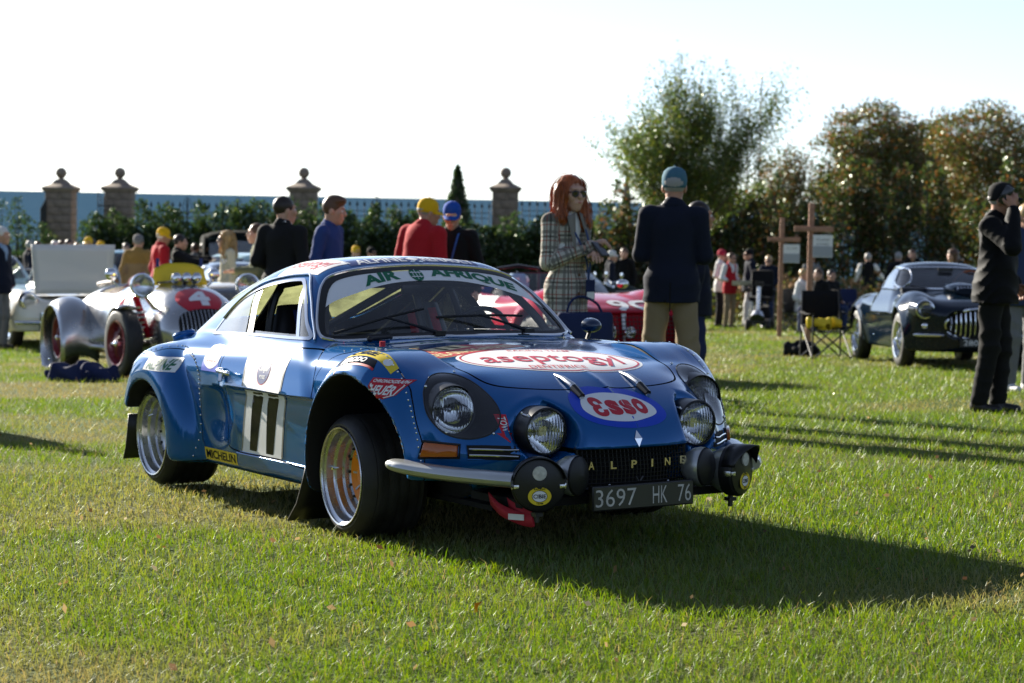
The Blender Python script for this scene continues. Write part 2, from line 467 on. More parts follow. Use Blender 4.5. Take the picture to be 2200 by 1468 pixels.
def leaf_material(name, tint=(1, 1, 1), trans=.35, gloss=.12, rough=.35):
    """two-sided leaf: per-leaf colour from the mesh, part of the light passes through"""
    m = bpy.data.materials.new(name); m.use_nodes = True; N, K = nodes(m); N.remove(N['Principled BSDF']); out = N['Material Output']
    at = N.new('ShaderNodeAttribute'); at.attribute_name = 'col'
    mu = N.new('ShaderNodeMix'); mu.data_type = 'RGBA'; mu.blend_type = 'MULTIPLY'; mu.inputs[0].default_value = 1; mu.inputs[7].default_value = (*tint, 1); K.new(at.outputs['Color'], mu.inputs[6])
    hs = N.new('ShaderNodeHueSaturation'); hs.inputs['Value'].default_value = 1.5; hs.inputs['Saturation'].default_value = 1.1; hs.inputs['Hue'].default_value = .49; K.new(mu.outputs[2], hs.inputs['Color'])
    d = N.new('ShaderNodeBsdfDiffuse'); t = N.new('ShaderNodeBsdfTranslucent'); g = N.new('ShaderNodeBsdfGlossy'); g.inputs['Roughness'].default_value = rough; g.inputs[0].default_value = (.9, .95, .85, 1)
    K.new(mu.outputs[2], d.inputs[0]); K.new(hs.outputs[0], t.inputs[0])
    m1 = N.new('ShaderNodeMixShader'); m1.inputs[0].default_value = trans; m2 = N.new('ShaderNodeMixShader'); m2.inputs[0].default_value = gloss
    K.new(d.outputs[0], m1.inputs[1]); K.new(t.outputs[0], m1.inputs[2]); K.new(m1.outputs[0], m2.inputs[1]); K.new(g.outputs[0], m2.inputs[2]); K.new(m2.outputs[0], out.inputs[0])
    return m
def colour_faces(me, cols, per):
    """per-leaf colour: cols (n,3) repeated for each leaf's vertices"""
    a = me.color_attributes.new('col', 'FLOAT_COLOR', 'POINT'); c = np.ones((len(me.vertices), 4), np.float32); c[:, :3] = np.repeat(cols, per, 0); a.data.foreach_set('color', c.ravel())
MAT['lawn'] = lawn_material()
MAT['grass'] = leaf_material('grass', trans=.50, gloss=.06, rough=.5)
MAT['leaves'] = leaf_material('leaves', trans=.42, gloss=.05, rough=.35)
MAT['hedge_leaves'] = leaf_material('hedge_leaves', trans=.35, gloss=.05, rough=.35)
M('stone', (.25, .195, .15), .85, var=.25, vscale=5, bump=.5, bscale=25, bdist=.01); M('stone_dark', (.17, .14, .11), .85, var=.25, vscale=6, bump=.5, bscale=25, bdist=.01)
M('iron', (.012, .013, .013), .5); M('bark', (.075, .058, .045), .9, var=.3, vscale=12, bump=.6, bscale=40, bdist=.01); M('white_post', (.7, .7, .7), .5)

def lawn():
    xs = np.concatenate([np.linspace(-160, -45, 12), np.linspace(-40, 40, 81), np.linspace(45, 160, 12)])
    ys = np.concatenate([np.linspace(-120, -10, 12), np.linspace(-8, 72, 120)])
    XX, YY = np.meshgrid(xs, ys); ZZ = gz(XX, YY)
    o = MB().grid(np.stack([XX, YY, ZZ], 2)).build('lawn', MAT['lawn']); o['kind'] = 'structure'
    z1 = gz(0, 72)
    cl = MB().grid([[(x, y, z) for x in np.linspace(-160, 160, 9)] for y, z in ((71.9, z1 - .05), (78, z1 - 1.5), (90, z1 - 9), (100, -22))]).build('cliff', M('cliff_earth', (.10, .09, .06), .95, var=.3, vscale=1)); cl['kind'] = 'structure'
    sm = bpy.data.materials.new('sea'); sm.use_nodes = True; N, K = nodes(sm); N.remove(N['Principled BSDF']); b = N.new('ShaderNodeBsdfDiffuse'); K.new(b.outputs[0], N['Material Output'].inputs[0])
    tc = N.new('ShaderNodeTexCoord'); mp = N.new('ShaderNodeMapping'); mp.inputs['Scale'].default_value = (.05, .22, 1); no = N.new('ShaderNodeTexNoise'); no.inputs['Scale'].default_value = 1.2; no.inputs['Detail'].default_value = 8
    K.new(tc.outputs['Object'], mp.inputs[0]); K.new(mp.outputs[0], no.inputs['Vector'])
    rp = N.new('ShaderNodeValToRGB'); rp.color_ramp.elements[0].position = .35; rp.color_ramp.elements[0].color = (.024, .062, .112, 1); rp.color_ramp.elements[1].position = .68; rp.color_ramp.elements[1].color = (.058, .108, .158, 1); K.new(no.outputs[0], rp.inputs[0]); K.new(rp.outputs[0], b.inputs[0])
    o = MB().grid([[(x, y, -16) for x in (-40000, -3000, 0, 3000, 40000)] for y in (88, 400, 3000, 45000)]).build('sea', sm); o['kind'] = 'structure'
lawn()

def value_noise(x, y, seed=0):
    """cheap smooth 2-D noise for laying out patches"""
    r = np.random.RandomState(seed); G = r.rand(64, 64); xi = np.floor(x).astype(int); yi = np.floor(y).astype(int); fx = x - xi; fy = y - yi
    fx = fx * fx * (3 - 2 * fx); fy = fy * fy * (3 - 2 * fy); g = lambda a, b: G[a % 64, b % 64]
    return (g(xi, yi) * (1 - fx) + g(xi + 1, yi) * fx) * (1 - fy) + (g(xi, yi + 1) * (1 - fx) + g(xi + 1, yi + 1) * fx) * fy
def grass():
    R = np.random.RandomState(5)
    y0, y1, dens = 4.2, 64.0, GRASS_DENSITY
    n = int(dens * 36 * .57 * math.log(y1 / 6) + dens * .57 * 5.5 * 1.0); n = int(n * 1.28)
    Y = np.exp(R.uniform(math.log(y0), math.log(y1), n)); X = R.uniform(-1, 1, n) * (.315 * Y + 1.0)
    nb = value_noise(X * .55 + 7, Y * .55 * .8, 3) * .6 + value_noise(X * 1.7, Y * 1.5, 4) * .4
    dry = np.clip((nb - .47) * 3.2 * np.clip(1 + (Y - 9) * .06, 1, 1.6), 0, 1)
    fine = value_noise(X * 9, Y * 9, 8)
    hgt = (.026 + .021 * R.rand(n) + .018 * fine) * (1 - .35 * dry) * np.clip(1 + (Y - 14) * .012, 1, 1.5)
    tall = R.rand(n) < .06; hgt[tall] *= 1.45
    wid = .0026 * (Y / 5.5) ** .85 * (.7 + .6 * R.rand(n))
    ya = R.uniform(0, 2 * np.pi, n); la = R.uniform(0, 2 * np.pi, n); lean = (.25 + .75 * R.rand(n)) * hgt
    side = np.stack([np.cos(ya), np.sin(ya), 0 * ya], 1); lv = np.stack([np.cos(la), np.sin(la), 0 * la], 1)
    B = np.stack([X, Y, gz(X, Y) - .004], 1); up = np.array([0, 0, 1.])
    mid = B + up * (hgt * .62)[:, None] + lv * (lean * .35)[:, None]; tip = B + up * (hgt * (1 - .25 * R.rand(n)))[:, None] + lv * lean[:, None]
    w = wid[:, None]
    nr = Y < 10.5; fa = ~nr; n1, n2 = int(nr.sum()), int(fa.sum())
    V1 = np.stack([B - side * w * .5, B + side * w * .5, mid + side * w * .42, mid - side * w * .42, tip], 1)[nr].reshape(-1, 3)
    V2 = np.stack([B - side * w * .55, B + side * w * .55, tip], 1)[fa].reshape(-1, 3)
    k = np.arange(n1)[:, None] * 5
    T = np.concatenate([k + [0, 1, 2], k + [0, 2, 3], k + [3, 2, 4]], 1).reshape(-1, 3)
    V = np.vstack([V1, V2]); T = np.vstack([T, n1 * 5 + np.arange(n2 * 3).reshape(-1, 3)])
    g0 = np.array([.048, .110, .008]); g1 = np.array([.125, .170, .014]); br = np.array([.21, .165, .07])
    t = R.rand(n)[:, None]; c = g0 * (1 - t) + g1 * t
    dd = np.clip(dry * .72 + (R.rand(n) < .13) * R.rand(n) * .95, 0, .95)[:, None]; c = c * (1 - dd) + br * dd
    o = raw_mesh('grass', V, T, MAT['grass'], None, smooth=False); colour_faces(o.data, np.vstack([np.repeat(c[nr], 5, 0), np.repeat(c[fa], 3, 0)]), 1); o['kind'] = 'stuff'
GRASS_DENSITY = 7000
grass()

# ---------------------------------------------------------------- leaves and trees
def leaf_cloud(name, P, size, cols, mat, parent, R, kind='stuff', droop=.0, nrm=None):
    """two-triangle leaves at the points P, each with its own tilt and colour"""
    n = len(P); d = R.normal(size=(n, 3)); d[:, 2] -= droop; d /= np.linalg.norm(d, axis=1)[:, None]
    q = R.normal(size=(n, 3)); s = np.cross(d, q); s /= np.linalg.norm(s, axis=1)[:, None]
    L = (size * R.uniform(.6, 1.35, n))[:, None]
    V = np.stack([P, P + d * L * .5 + s * L * .30, P + d * L, P + d * L * .5 - s * L * .30], 1).reshape(-1, 3)
    k = np.arange(n)[:, None] * 4; T = np.concatenate([k + [0, 1, 2], k + [0, 2, 3]], 1).reshape(-1, 3)
    o = raw_mesh(name, V, T, mat, parent, smooth=False); colour_faces(o.data, cols, 4)
    if kind: o['kind'] = kind
    return o
def mix_cols(R, n, palette):
    pal = np.array([p[:3] for p in palette]); w = np.array([p[3] for p in palette]); i = R.choice(len(pal), n, p=w / w.sum())
    return pal[i] * R.uniform(.75, 1.25, (n, 1))
def branching(R, base, height, spread, levels=4, fan=(4, 6), first=.35, up=.55, r0=.09, shrink=.62, lean=0, early=0):
    """limbs as polylines with radii; returns (list of limbs, points of the twigs)"""
    limbs = []; twigs = []
    def grow(p, d, L, r, lv):
        m = 6; pts = [p]; q = p.copy(); dd = d.copy()
        for i in range(m):
            dd = dd + R.normal(size=3) * .10; dd[2] += .05 * up; dd /= np.linalg.norm(dd); q = q + dd * L / m; pts.append(q.copy())
        pts = np.array(pts); limbs.append((pts, np.linspace(r, r * .55, m + 1)))
        if lv >= levels: twigs.append(pts); return
        if early and lv >= early: twigs.append(pts)
        k = R.randint(fan[0], fan[1] + 1)
        for j in range(k):
            t = R.uniform(.35, 1.0) if lv else R.uniform(.45, 1.0); i = min(int(t * m), m - 1); o = pts[i] + (pts[i + 1] - pts[i]) * (t * m - i)
            a = R.uniform(0, 2 * np.pi); nd = dd * .75 + np.array([math.cos(a), math.sin(a), 0]) * spread + np.array([0, 0, up * .4]); nd /= np.linalg.norm(nd)
            grow(o, nd, L * shrink * R.uniform(.8, 1.15), r * .5 * (1.15 - .5 * t), lv + 1)
        grow(pts[-1], dd, L * shrink, r * .55, lv + 1)
    grow(np.asarray(base, float), np.array([lean, 0, 1.]), height * first, r0, 0)
    return limbs, twigs
def limb_mesh(name, limbs, mat, parent, rmin=0):
    m = MB()
    for p, r in limbs:
        if r[0] < rmin: continue
        m.tube(p, r, 6 if r[0] > .03 else 3, cap=False)
    return m.build(name, mat, parent, kind='stuff' if len(limbs) > 1 else None)
def brighter(pal, k): return [(a * k, b * k, c * k, w) for a, b, c, w in pal]
def tree(label, px, Y, height, seed, leaf, size, per, palette, group=None, name='tree', dz=0, cloud=None, **kw):
    R = np.random.RandomState(seed); x = ray_at(px, Y); t = thing(name, label, 'tree', gpt(x, Y, dz), 0, group)
    limbs, tw = branching(R, (0, 0, 0), height, **kw)
    limb_mesh('trunk', limbs[:1], M('bark'), t); limb_mesh('branches', limbs[1:], M('bark'), t)
    P = []
    for p in tw:
        k = R.poisson(per)
        i = R.uniform(0, len(p) - 1.001, k); a = p[i.astype(int)]; b = p[i.astype(int) + 1]; f = (i % 1)[:, None]
        P.append(a * (1 - f) + b * f + R.normal(size=(k, 3)) * size * 1.3)
    P = np.vstack(P)
    if cloud is not None: P = np.vstack([P, cloud(R)])
    leaf_cloud('crown', P, size, mix_cols(R, len(P), palette), leaf, t, R)
    return t
def dome(cx, cz, rx, rz, n, bias=.55):
    def f(R):
        d = R.normal(size=(n, 3)); d /= np.linalg.norm(d, axis=1)[:, None]; r = R.uniform(0, 1, n) ** .33
        k = .86 + .10 * np.sin(d[:, 0] * 9 + 1) * np.cos(d[:, 2] * 8) + .08 * np.sin(d[:, 1] * 13 + d[:, 2] * 11)
        P = d * (r * k)[:, None] * [rx, rx, rz] + [cx, 0, cz]
        hole = value_noise(P[:, 0] * 2.3 + 9, P[:, 2] * 2.3, 6) + .35 * value_noise(P[:, 1] * 3, P[:, 2] * 3, 7)
        return P[(hole > .40) & (P[:, 2] > cz - rz * bias)]
    return f
GREEN = [(.030, .055, .012, 3), (.055, .085, .018, 3), (.085, .095, .020, 1.5), (.12, .10, .03, .5)]
RUST = [(.045, .062, .016, 5), (.085, .055, .022, 2.2), (.11, .060, .022, 1.6), (.035, .045, .014, 2), (.16, .075, .02, .5)]
GREEN, RUST = brighter(GREEN, 1.5), brighter(RUST, 1.45)
tree('tall loose green tree beside the lawn with ragged open crown', 1475, 52, 13.0, 12, MAT['leaves'], .072, 40, GREEN, spread=.54, levels=4, fan=(4, 5), first=.155, up=.75, r0=.10, shrink=.82, early=2)
for px, Y, h, rx, cz, rz, sd, lb in ((1868, 70, 5.0, 2.45, 4.6, 2.75, 21, 'broad rust tinted tree with domed crown behind the dark coupe'), (2105, 72, 5.0, 2.9, 4.7, 2.8, 22, 'broad rust tinted domed tree at the edge behind the man on the phone'), (1985, 78, 4.8, 2.2, 4.6, 2.4, 23, 'small dark tree between the two domed rust trees')):
    tree(lb, px, Y, h, sd, MAT['leaves'], .115, 12, RUST, cloud=dome(0, cz, rx, rz, 36000, .95), spread=.8, levels=3, fan=(4, 5), first=.42, up=.6, r0=.16, shrink=.66)
tree('thin nearly bare tree between the green tree and the domed trees', 1690, 62, 6.3, 31, MAT['leaves'], .08, 16, RUST, cloud=dome(0, 3.0, 1.5, 2.4, 9000, .95), spread=.55, levels=4, fan=(3, 4), first=.34, up=.7, r0=.08, shrink=.66)
# ---------------------------------------------------------------- hedge of tall shrubs with loose shoots
def shrub(label, x, Y, w, h, seed, palette, group, name='shrub', shoots=9, leafs=2600, size=.09, depth=.7, mat='hedge_leaves'):
    R = np.random.RandomState(seed); t = thing(name, label, 'shrub', gpt(x, Y), 0, group); P = []; st = MB()
    for i in range(shoots):
        sx = R.uniform(-w / 2, w / 2); sy = R.uniform(-depth / 2, depth / 2); hh = h * R.uniform(.62, 1.0); ln = R.normal() * .12
        st.tube([(sx * .5, sy * .5, 0), (sx, sy, hh * .5), (sx + ln, sy, hh)], [.025, .018, .006], 4, cap=False)
        k = leafs // shoots; z = R.uniform(0, 1, k) ** .62; rr = (.30 * (1 - z ** 6) + .07) * R.uniform(.3, 1, k) ** .5; a = R.uniform(0, 2 * np.pi, k)
        P.append(np.stack([sx * (.6 + .4 * np.minimum(1, z * 2)) + ln * z + rr * np.cos(a), sy + rr * np.sin(a), z * hh], 1))
    P = np.vstack(P)
    leaf_cloud('leaves', P, size, mix_cols(R, len(P), palette), MAT[mat], t, R); st.build('stems', M('bark'), t, kind='stuff')
    return t
HEDGE = [(.018, .040, .012, 3), (.030, .060, .014, 3), (.050, .080, .016, 1.4), (.075, .095, .02, .4)]
ORD = ['first', 'second', 'third', 'fourth', 'fifth', 'sixth', 'seventh', 'eighth', 'ninth', 'tenth', 'eleventh', 'twelfth', 'thirteenth']
hx = np.arange(215, 1330, 50)
def hedge_label(i):
    bays = [(-99, 254, 'at the foot of the pillar beside the open gate leaf'), (254, 648, 'to the right of the pillar beside the gate leaf'), (648, 1080, 'to the right of the pillar behind the suited man'), (1080, 9999, 'to the right of the pillar beside the red haired woman')]
    for a, b, w in bays:
        if a <= hx[i] < b: k = int((hx[:i] >= a).sum()); return ('leafy hedge shrub ' + w) if a < 0 else '%s leafy hedge shrub %s' % (ORD[k], w)
for i, px in enumerate(hx):
    R = np.random.RandomState(100 + i)
    hh = float(np.interp(px, [215, 300, 520, 700, 850, 960, 1100, 1330], [2.75, 3.15, 3.5, 3.25, 3.05, 3.0, 2.75, 2.8])) + R.uniform(-.25, .3)
    shrub(hedge_label(i), ray_at(px + R.uniform(-8, 8), 60), 60 + R.uniform(-.3, .3), 1.6, hh, 200 + i, HEDGE, 'shrubs of the tall hedge along the fence', shoots=16, leafs=5600, size=.105)
for i, px in enumerate((-40, 15, 60, 90)):
    shrub('thin loose shrub against the sea, %s one from the left edge' % ORD[i], ray_at(px, 61), 61, .9, (3.2, 3.45, 2.8, 2.5)[i], 260 + i, HEDGE, 'loose shrubs by the left gate pillar', shoots=7, leafs=1500, size=.085)
for i, px in enumerate((1345, 1400, 1460, 1530, 1600, 1670, 1745, 1820, 1900, 1980, 2060, 2140, 2215)):
    shrub('dark border shrub under the trees, %s to the right of the bare obelisk' % ORD[i], ray_at(px, 58 + (i % 3)), 58 + (i % 3), 1.9, 3.5 + 1.3 * ((i * 7) % 5) / 4, 300 + i, RUST + HEDGE[:2], 'shrubs of the border under the trees', shoots=16, leafs=5600, size=.125)
def clipped(label, px0, px1, Y, h, d, seed, pal):
    R = np.random.RandomState(seed); x0, x1 = ray_at(px0, Y), ray_at(px1, Y); t = thing('clipped_hedge', label, 'hedge', gpt((x0 + x1) / 2, Y)); w = x1 - x0
    n = int(1900 * w); P = np.stack([R.uniform(-w / 2, w / 2, n), R.uniform(-d / 2, d / 2, n), R.uniform(0, h, n)], 1); f = R.randint(0, 3, n)
    P[f == 0, 2] = h + R.normal(size=(f == 0).sum()) * .03; P[f == 1, 1] = -d / 2 + R.normal(size=(f == 1).sum()) * .03
    leaf_cloud('leaves', P, .07, mix_cols(R, n, pal), MAT['hedge_leaves'], t, R); MB().box((0, 0, h * .47), (w * .98, d * .85, h * .94)).build('twigs', M('hedge_core', (.012, .018, .008), .9), t)
clipped('low dark clipped hedge in front of the left gate pillars', -420, 215, 57, 1.55, .9, 41, HEDGE[:2])
# dried hydrangea heads along the right border
for i, px in enumerate((1690, 1745, 1785, 1830, 1590, 1640)):
    R = np.random.RandomState(60 + i); Y = 47 + (i % 2); t = thing('hydrangea', 'hydrangea bush with dried brown flower heads, %s from the left in the border' % ORD[int(np.argsort(np.argsort((1690, 1745, 1785, 1830, 1590, 1640)))[i])], 'bush', gpt(ray_at(px, Y), Y), 0, 'hydrangea bushes along the border')
    P = R.normal(size=(900, 3)) * [.33, .25, .26] + [0, 0, .55]; P = P[P[:, 2] > .02]
    leaf_cloud('leaves', P, .10, mix_cols(R, len(P), [(.05, .07, .015, 2), (.09, .09, .02, 1), (.14, .11, .03, 1)]), MAT['hedge_leaves'], t, R)
    hm = MB()
    for j in range(14):
        c = R.normal(size=3) * [.38, .2, .14] + [0, -.12, .92]
        for k in range(5): hm.sphere(c + R.normal(size=3) * .035, .045, 6, 4)
    hm.build('flower_heads', M('dry_bloom', (.30, .17, .07), .9, var=.4, vscale=9), t, kind='stuff')

# ---------------------------------------------------------------- gate pillars, gate, fence, obelisks
def pillar(px, Y, label):
    x = ray_at(px, Y); z0 = float(gz(x, Y)); top = CAM_Z + (434 - 408) * 0 + ((408 + 22 / 1170 * px) - 360) / FPX * Y
    t = thing('gate_pillar', label, 'pillar', (x, Y, z0), 0, None); H = top - z0; k = Y / FPX
    ball = 12 * k; cap0 = H - 52 * k; w = 57 * k
    R = np.random.RandomState(int(px)); n = 14; ch = cap0 / n; share = {}
    for i in range(n):
        parts = ((-w / 4, w / 2), (w / 4, w / 2)) if i % 2 else ((0, w),)
        for cx, ww in parts:
            key = round(ww, 3)
            if key not in share:
                ob = MB().box((0, 0, 0), (ww - .012, w - .006, ch - .014)).build('stone', M('stone'), t, bevel=.012); share[key] = ob
            else:
                ob = share[key].copy(); COL.objects.link(ob); ob.parent = t
            ob.location = (cx + R.uniform(-.004, .004), R.uniform(-.006, .006), ch * (i + .5))
    MB().box((0, 0, cap0 / 2), (w - .05, w - .05, cap0 - .01)).build('core', M('stone_dark'), t)
    sq = lambda prof: MB().lathe([(r * math.sqrt(2), h) for r, h in prof], (0, 0, 0), (0, 0, 1), 4)
    q = [(w / 2, cap0 - .02), (w / 2 + .05, cap0), (w / 2 + .05, cap0 + 2 * k), (w / 2 + 6 * k, cap0 + 4 * k), (w / 2 + 7 * k, cap0 + 8 * k), (w / 2 + 2 * k, cap0 + 11 * k), (w / 2 * .62, cap0 + 17 * k), (w / 2 * .36, cap0 + 25 * k), (w / 2 * .26, cap0 + 27 * k), (.001, cap0 + 27 * k)]
    c = sq(q).build('cap', M('stone'), t); c.rotation_euler = (0, 0, rad(45))
    MB().lathe([(9 * k, cap0 + 26 * k), (6 * k, cap0 + 28 * k), (5 * k, cap0 + 31 * k), (8 * k, cap0 + 33 * k)], (0, 0, 0), (0, 0, 1), 16).build('neck', M('stone'), t)
    MB().sphere((0, 0, H - ball), ball, 20, 12).build('ball', M('stone'), t)
for px, lb in ((128, 'stone gate pillar with ball finial, leftmost, open to the sea'), (254, 'stone gate pillar with ball finial beside the open iron gate leaf'), (648, 'stone pillar with ball finial rising behind the men in suit and blue sweater'), (1080, 'stone pillar with ball finial left of the red haired woman')):
    pillar(px, 64, lb)
def fence(px0, px1, Y, label, step=15.5, top=424):
    x0, x1 = ray_at(px0, Y), ray_at(px1, Y); t = thing('iron_fence', label, 'fence', gpt((x0 + x1) / 2, Y)); z0 = float(gz((x0 + x1) / 2, Y)); k = Y / FPX
    H = CAM_Z + ((408 + 22 / 1170 * (px0 + px1) / 2) - top) * k - z0; w = x1 - x0; n = int((px1 - px0) / step); first = None
    for i in range(n + 1):
        xx = -w / 2 + w * i / n
        if first is None:
            m = MB().tube([(0, 0, 0), (0, 0, H - .16)], .014, 5)
            m.add([(-.045, 0, H - .14), (0, -.02, H - .14), (.045, 0, H - .14), (0, .02, H - .14), (0, 0, H), (0, 0, H - .2)], [(0, 1, 4), (1, 2, 4), (2, 3, 4), (3, 0, 4), (1, 0, 5), (2, 1, 5), (3, 2, 5), (0, 3, 5)])
            first = m.build('bar', M('iron'), t); ob = first
        else: ob = first.copy(); COL.objects.link(ob); ob.parent = t
        ob.location = (xx, 0, 0)
    for zz in (H - .34, H - .50, .3): MB().box((0, 0, zz), (w, .02, .022)).build('rail', M('iron'), t)
    for j in range(1, int((px1 - px0) / 130) + 1):
        xx = -w / 2 + w * j / (int((px1 - px0) / 130) + 1); m = MB().tube([(xx, 0, 0), (xx, 0, H + .05)], .03, 6)
        for s in (-1, 1): m.tube([(xx + s * .02, 0, H - .45), (xx + s * .14, 0, H - .2), (xx + s * .10, 0, H + .02), (xx, 0, H + .14)], .012, 4)
        m.build('scroll_post', M('iron'), t)
fence(290, 616, 64.3, 'black iron spear fence between the second and third pillars', top=434); fence(684, 1046, 64.3, 'black iron spear fence between the third and fourth pillars', top=432); fence(1116, 1330, 64.3, 'black iron spear fence right of the fourth pillar', top=432)
def gate(px0, px1, Y, label, yaw, topy=413):
    x0, x1 = ray_at(px0, Y), ray_at(px1, Y); t = thing('iron_gate', label, 'gate', gpt(x0, Y), yaw); w = (x1 - x0) / math.cos(yaw); z0 = float(gz(x0, Y)); k = Y / FPX; H = CAM_Z + ((408 + 22 / 1170 * px0) - topy) * k - z0
    first = None
    for i in range(6):
        if first is None: first = MB().tube([(0, 0, 0), (0, 0, H)], .018, 5).build('bar', M('iron'), t); ob = first
        else: ob = first.copy(); COL.objects.link(ob); ob.parent = t
        ob.location = (w * i / 5, 0, 0); ob.scale = (1, 1, 1 - .10 * (i / 5))
    for zz in (.2, H * .55, H * .88): MB().box((w / 2, 0, zz), (w, .03, .04)).build('rail', M('iron'), t)
    m = MB()
    for c, r in (((w * .5, H * .72), .2), ((w * .5, H * .38), .22)): m.tube([(c[0] + r * math.cos(a) * (1 - a / 12), 0, c[1] + r * math.sin(a) * (1 - a / 12)) for a in np.linspace(0, 9, 30)], .014, 4)
    m.build('scroll', M('iron'), t)
gate(207, 238, 63, 'open black iron gate leaf beside the second pillar', 0); gate(96, 84, 63, 'open black iron gate leaf with scrolls left of the first pillar', 0, 424)
def obelisk(px, Y, topy, wpx, label, ivy):
    x = ray_at(px, Y); z0 = float(gz(x, Y)); k = Y / FPX; H = CAM_Z + ((408 + 22 / 1170 * px) - topy) * k - z0; w = wpx * k / 2
    t = thing('obelisk', label, 'obelisk', (x, Y, z0)); o = MB().lathe([(w * 1.3, 0), (w * 1.3, H * .55), (w * .95, H * .62), (w * .45, H * .86), (.001, H)], (0, 0, 0), (0, 0, 1), 4).build('shaft', M('stone_dark'), t)
    if ivy:
        R = np.random.RandomState(9); n = 5200; z = R.uniform(.3, .99, n) * H; rr = np.interp(z, [0, H * .55, H * .66, H * .86, H], [w * 1.45, w * 1.45, w * 1.2, w * .5, .02]) * R.uniform(.7, 1.12, n); a = R.uniform(0, 2 * np.pi, n)
        leaf_cloud('ivy', np.stack([rr * np.cos(a), rr * np.sin(a), z], 1), .09, mix_cols(R, n, HEDGE[:3]), MAT['hedge_leaves'], t, R)
obelisk(977, 63, 355, 46, 'pointed obelisk thickly clad in dark ivy beside the fourth pillar', True); obelisk(1340, 66, 357, 26, 'bare brown stone obelisk behind the loose green tree', False)
for px, top, Y, lb in ((1622, 170, 76, 'tall slender white flagpole behind the green tree'), (1597, 238, 78, 'shorter thin pole beside the tall flagpole')):
    x = ray_at(px, Y); z0 = float(gz(x, Y)); H = CAM_Z + ((408 + 22 / 1170 * px) - top) / FPX * Y - z0
    t = thing('flagpole', lb, 'pole', (x, Y, z0)); MB().tube([(0, 0, 0), (0, 0, H)], [.06, .025], 8).build('pole', M('white_post'), t); MB().sphere((0, 0, H), .06, 8, 6).build('ball', M('brass'), t)

# woods far off to the left and behind the photographer, seen only mirrored in paint and chrome
def far_wood(name, pts, seed):
    R = np.random.RandomState(seed); P = []
    for (x, y, r, h) in pts:
        d = R.normal(size=(420, 3)); d /= np.linalg.norm(d, axis=1)[:, None]; P.append(np.array([x, y, float(gz(x, y)) + h * .55]) + d * (R.uniform(.75, 1, 420) ** .5)[:, None] * [r, r, h * .55])
    P = np.vstack(P); o = leaf_cloud(name, P, 1.7, mix_cols(R, len(P), HEDGE[:3]), MAT['hedge_leaves'], None, R)
    tag(o, 'far off wood edging the lawn beyond the picture', 'wood', kind='stuff')
_R = np.random.RandomState(77)
far_wood('wood', [(-78 + _R.uniform(-6, 6), y, 5.5, _R.uniform(7, 12)) for y in range(-60, 38, 6)] + [(-80 - k * 1.5 + _R.uniform(-4, 4), 40 + k * 6, 5.5, _R.uniform(8, 11)) for k in range(6)] + [(x, -75 + _R.uniform(-6, 6), 5.5, _R.uniform(7, 12)) for x in range(-70, 80, 7)] + [(70 + _R.uniform(-6, 6), y, 5.5, _R.uniform(8, 13)) for y in range(-60, 60, 6)], 5)

# ================================================================== the blue rally coupe (car frame: x forward from the front axle, y to its left, z up)
_TC = lut([-3.0, -2.85, -2.6, -2.3, -1.9, -1.4, -.9, -.4, -.1, .2, .4, .57, .775, .9, .97, 1.02, 1.06],
          [.55, .62, .675, .71, .745, .768, .775, .772, .763, .745, .723, .695, .623, .555, .505, .455, .40], -3.1, 1.2)
_TR = lut([-3.0, -2.3, -1.9, -1.3, -.8, -.4, 0, .32, .42, .52, .6, .7, .78, .9, 1.0], [.05, .07, .075, .07, .07, .075, .088, .072, .062, .044, -.015, -.085, -.15, -.22, -.25], -3.1, 1.2)
_WP = lut([-3.0, -2.9, -2.75, -2.5, -2.2, -1.9, -1.5, -.9, -.3, .1, .4, .6, .8, 1.0], [.50, .56, .64, .705, .745, .765, .762, .757, .755, .755, .742, .72, .69, .66], -3.1, 1.2)
_WZ = lut([0, .14, .2, .3, .42, .5, .56, .62, .7, .8, 1.3], [-.045, -.04, -.03, -.018, -.006, -.001, 0, -.004, -.022, -.07, -.3], 0, 1.3)
_ZR = lut([-3.0, -2.8, -2.6, -2.4, -2.1, -1.85, -1.6, -1.3, -1.05, -.85, -.72, -.6, -.4, 0], [.58, .63, .71, .795, .92, 1.015, 1.08, 1.124, 1.134, 1.124, 1.10, 1.075, 1.03, .9], -3.1, 1.2)
_GT = lut([-3.0, -2.6, -2.2, -1.8, -1.4, -1.0, 0], [-.30, -.23, -.15, -.085, -.03, 0, 0], -3.1, 1.2)
def sstep(a, b, x):
    t = np.clip((x - a) / (b - a), 0, 1); return t * t * (3 - 2 * t)
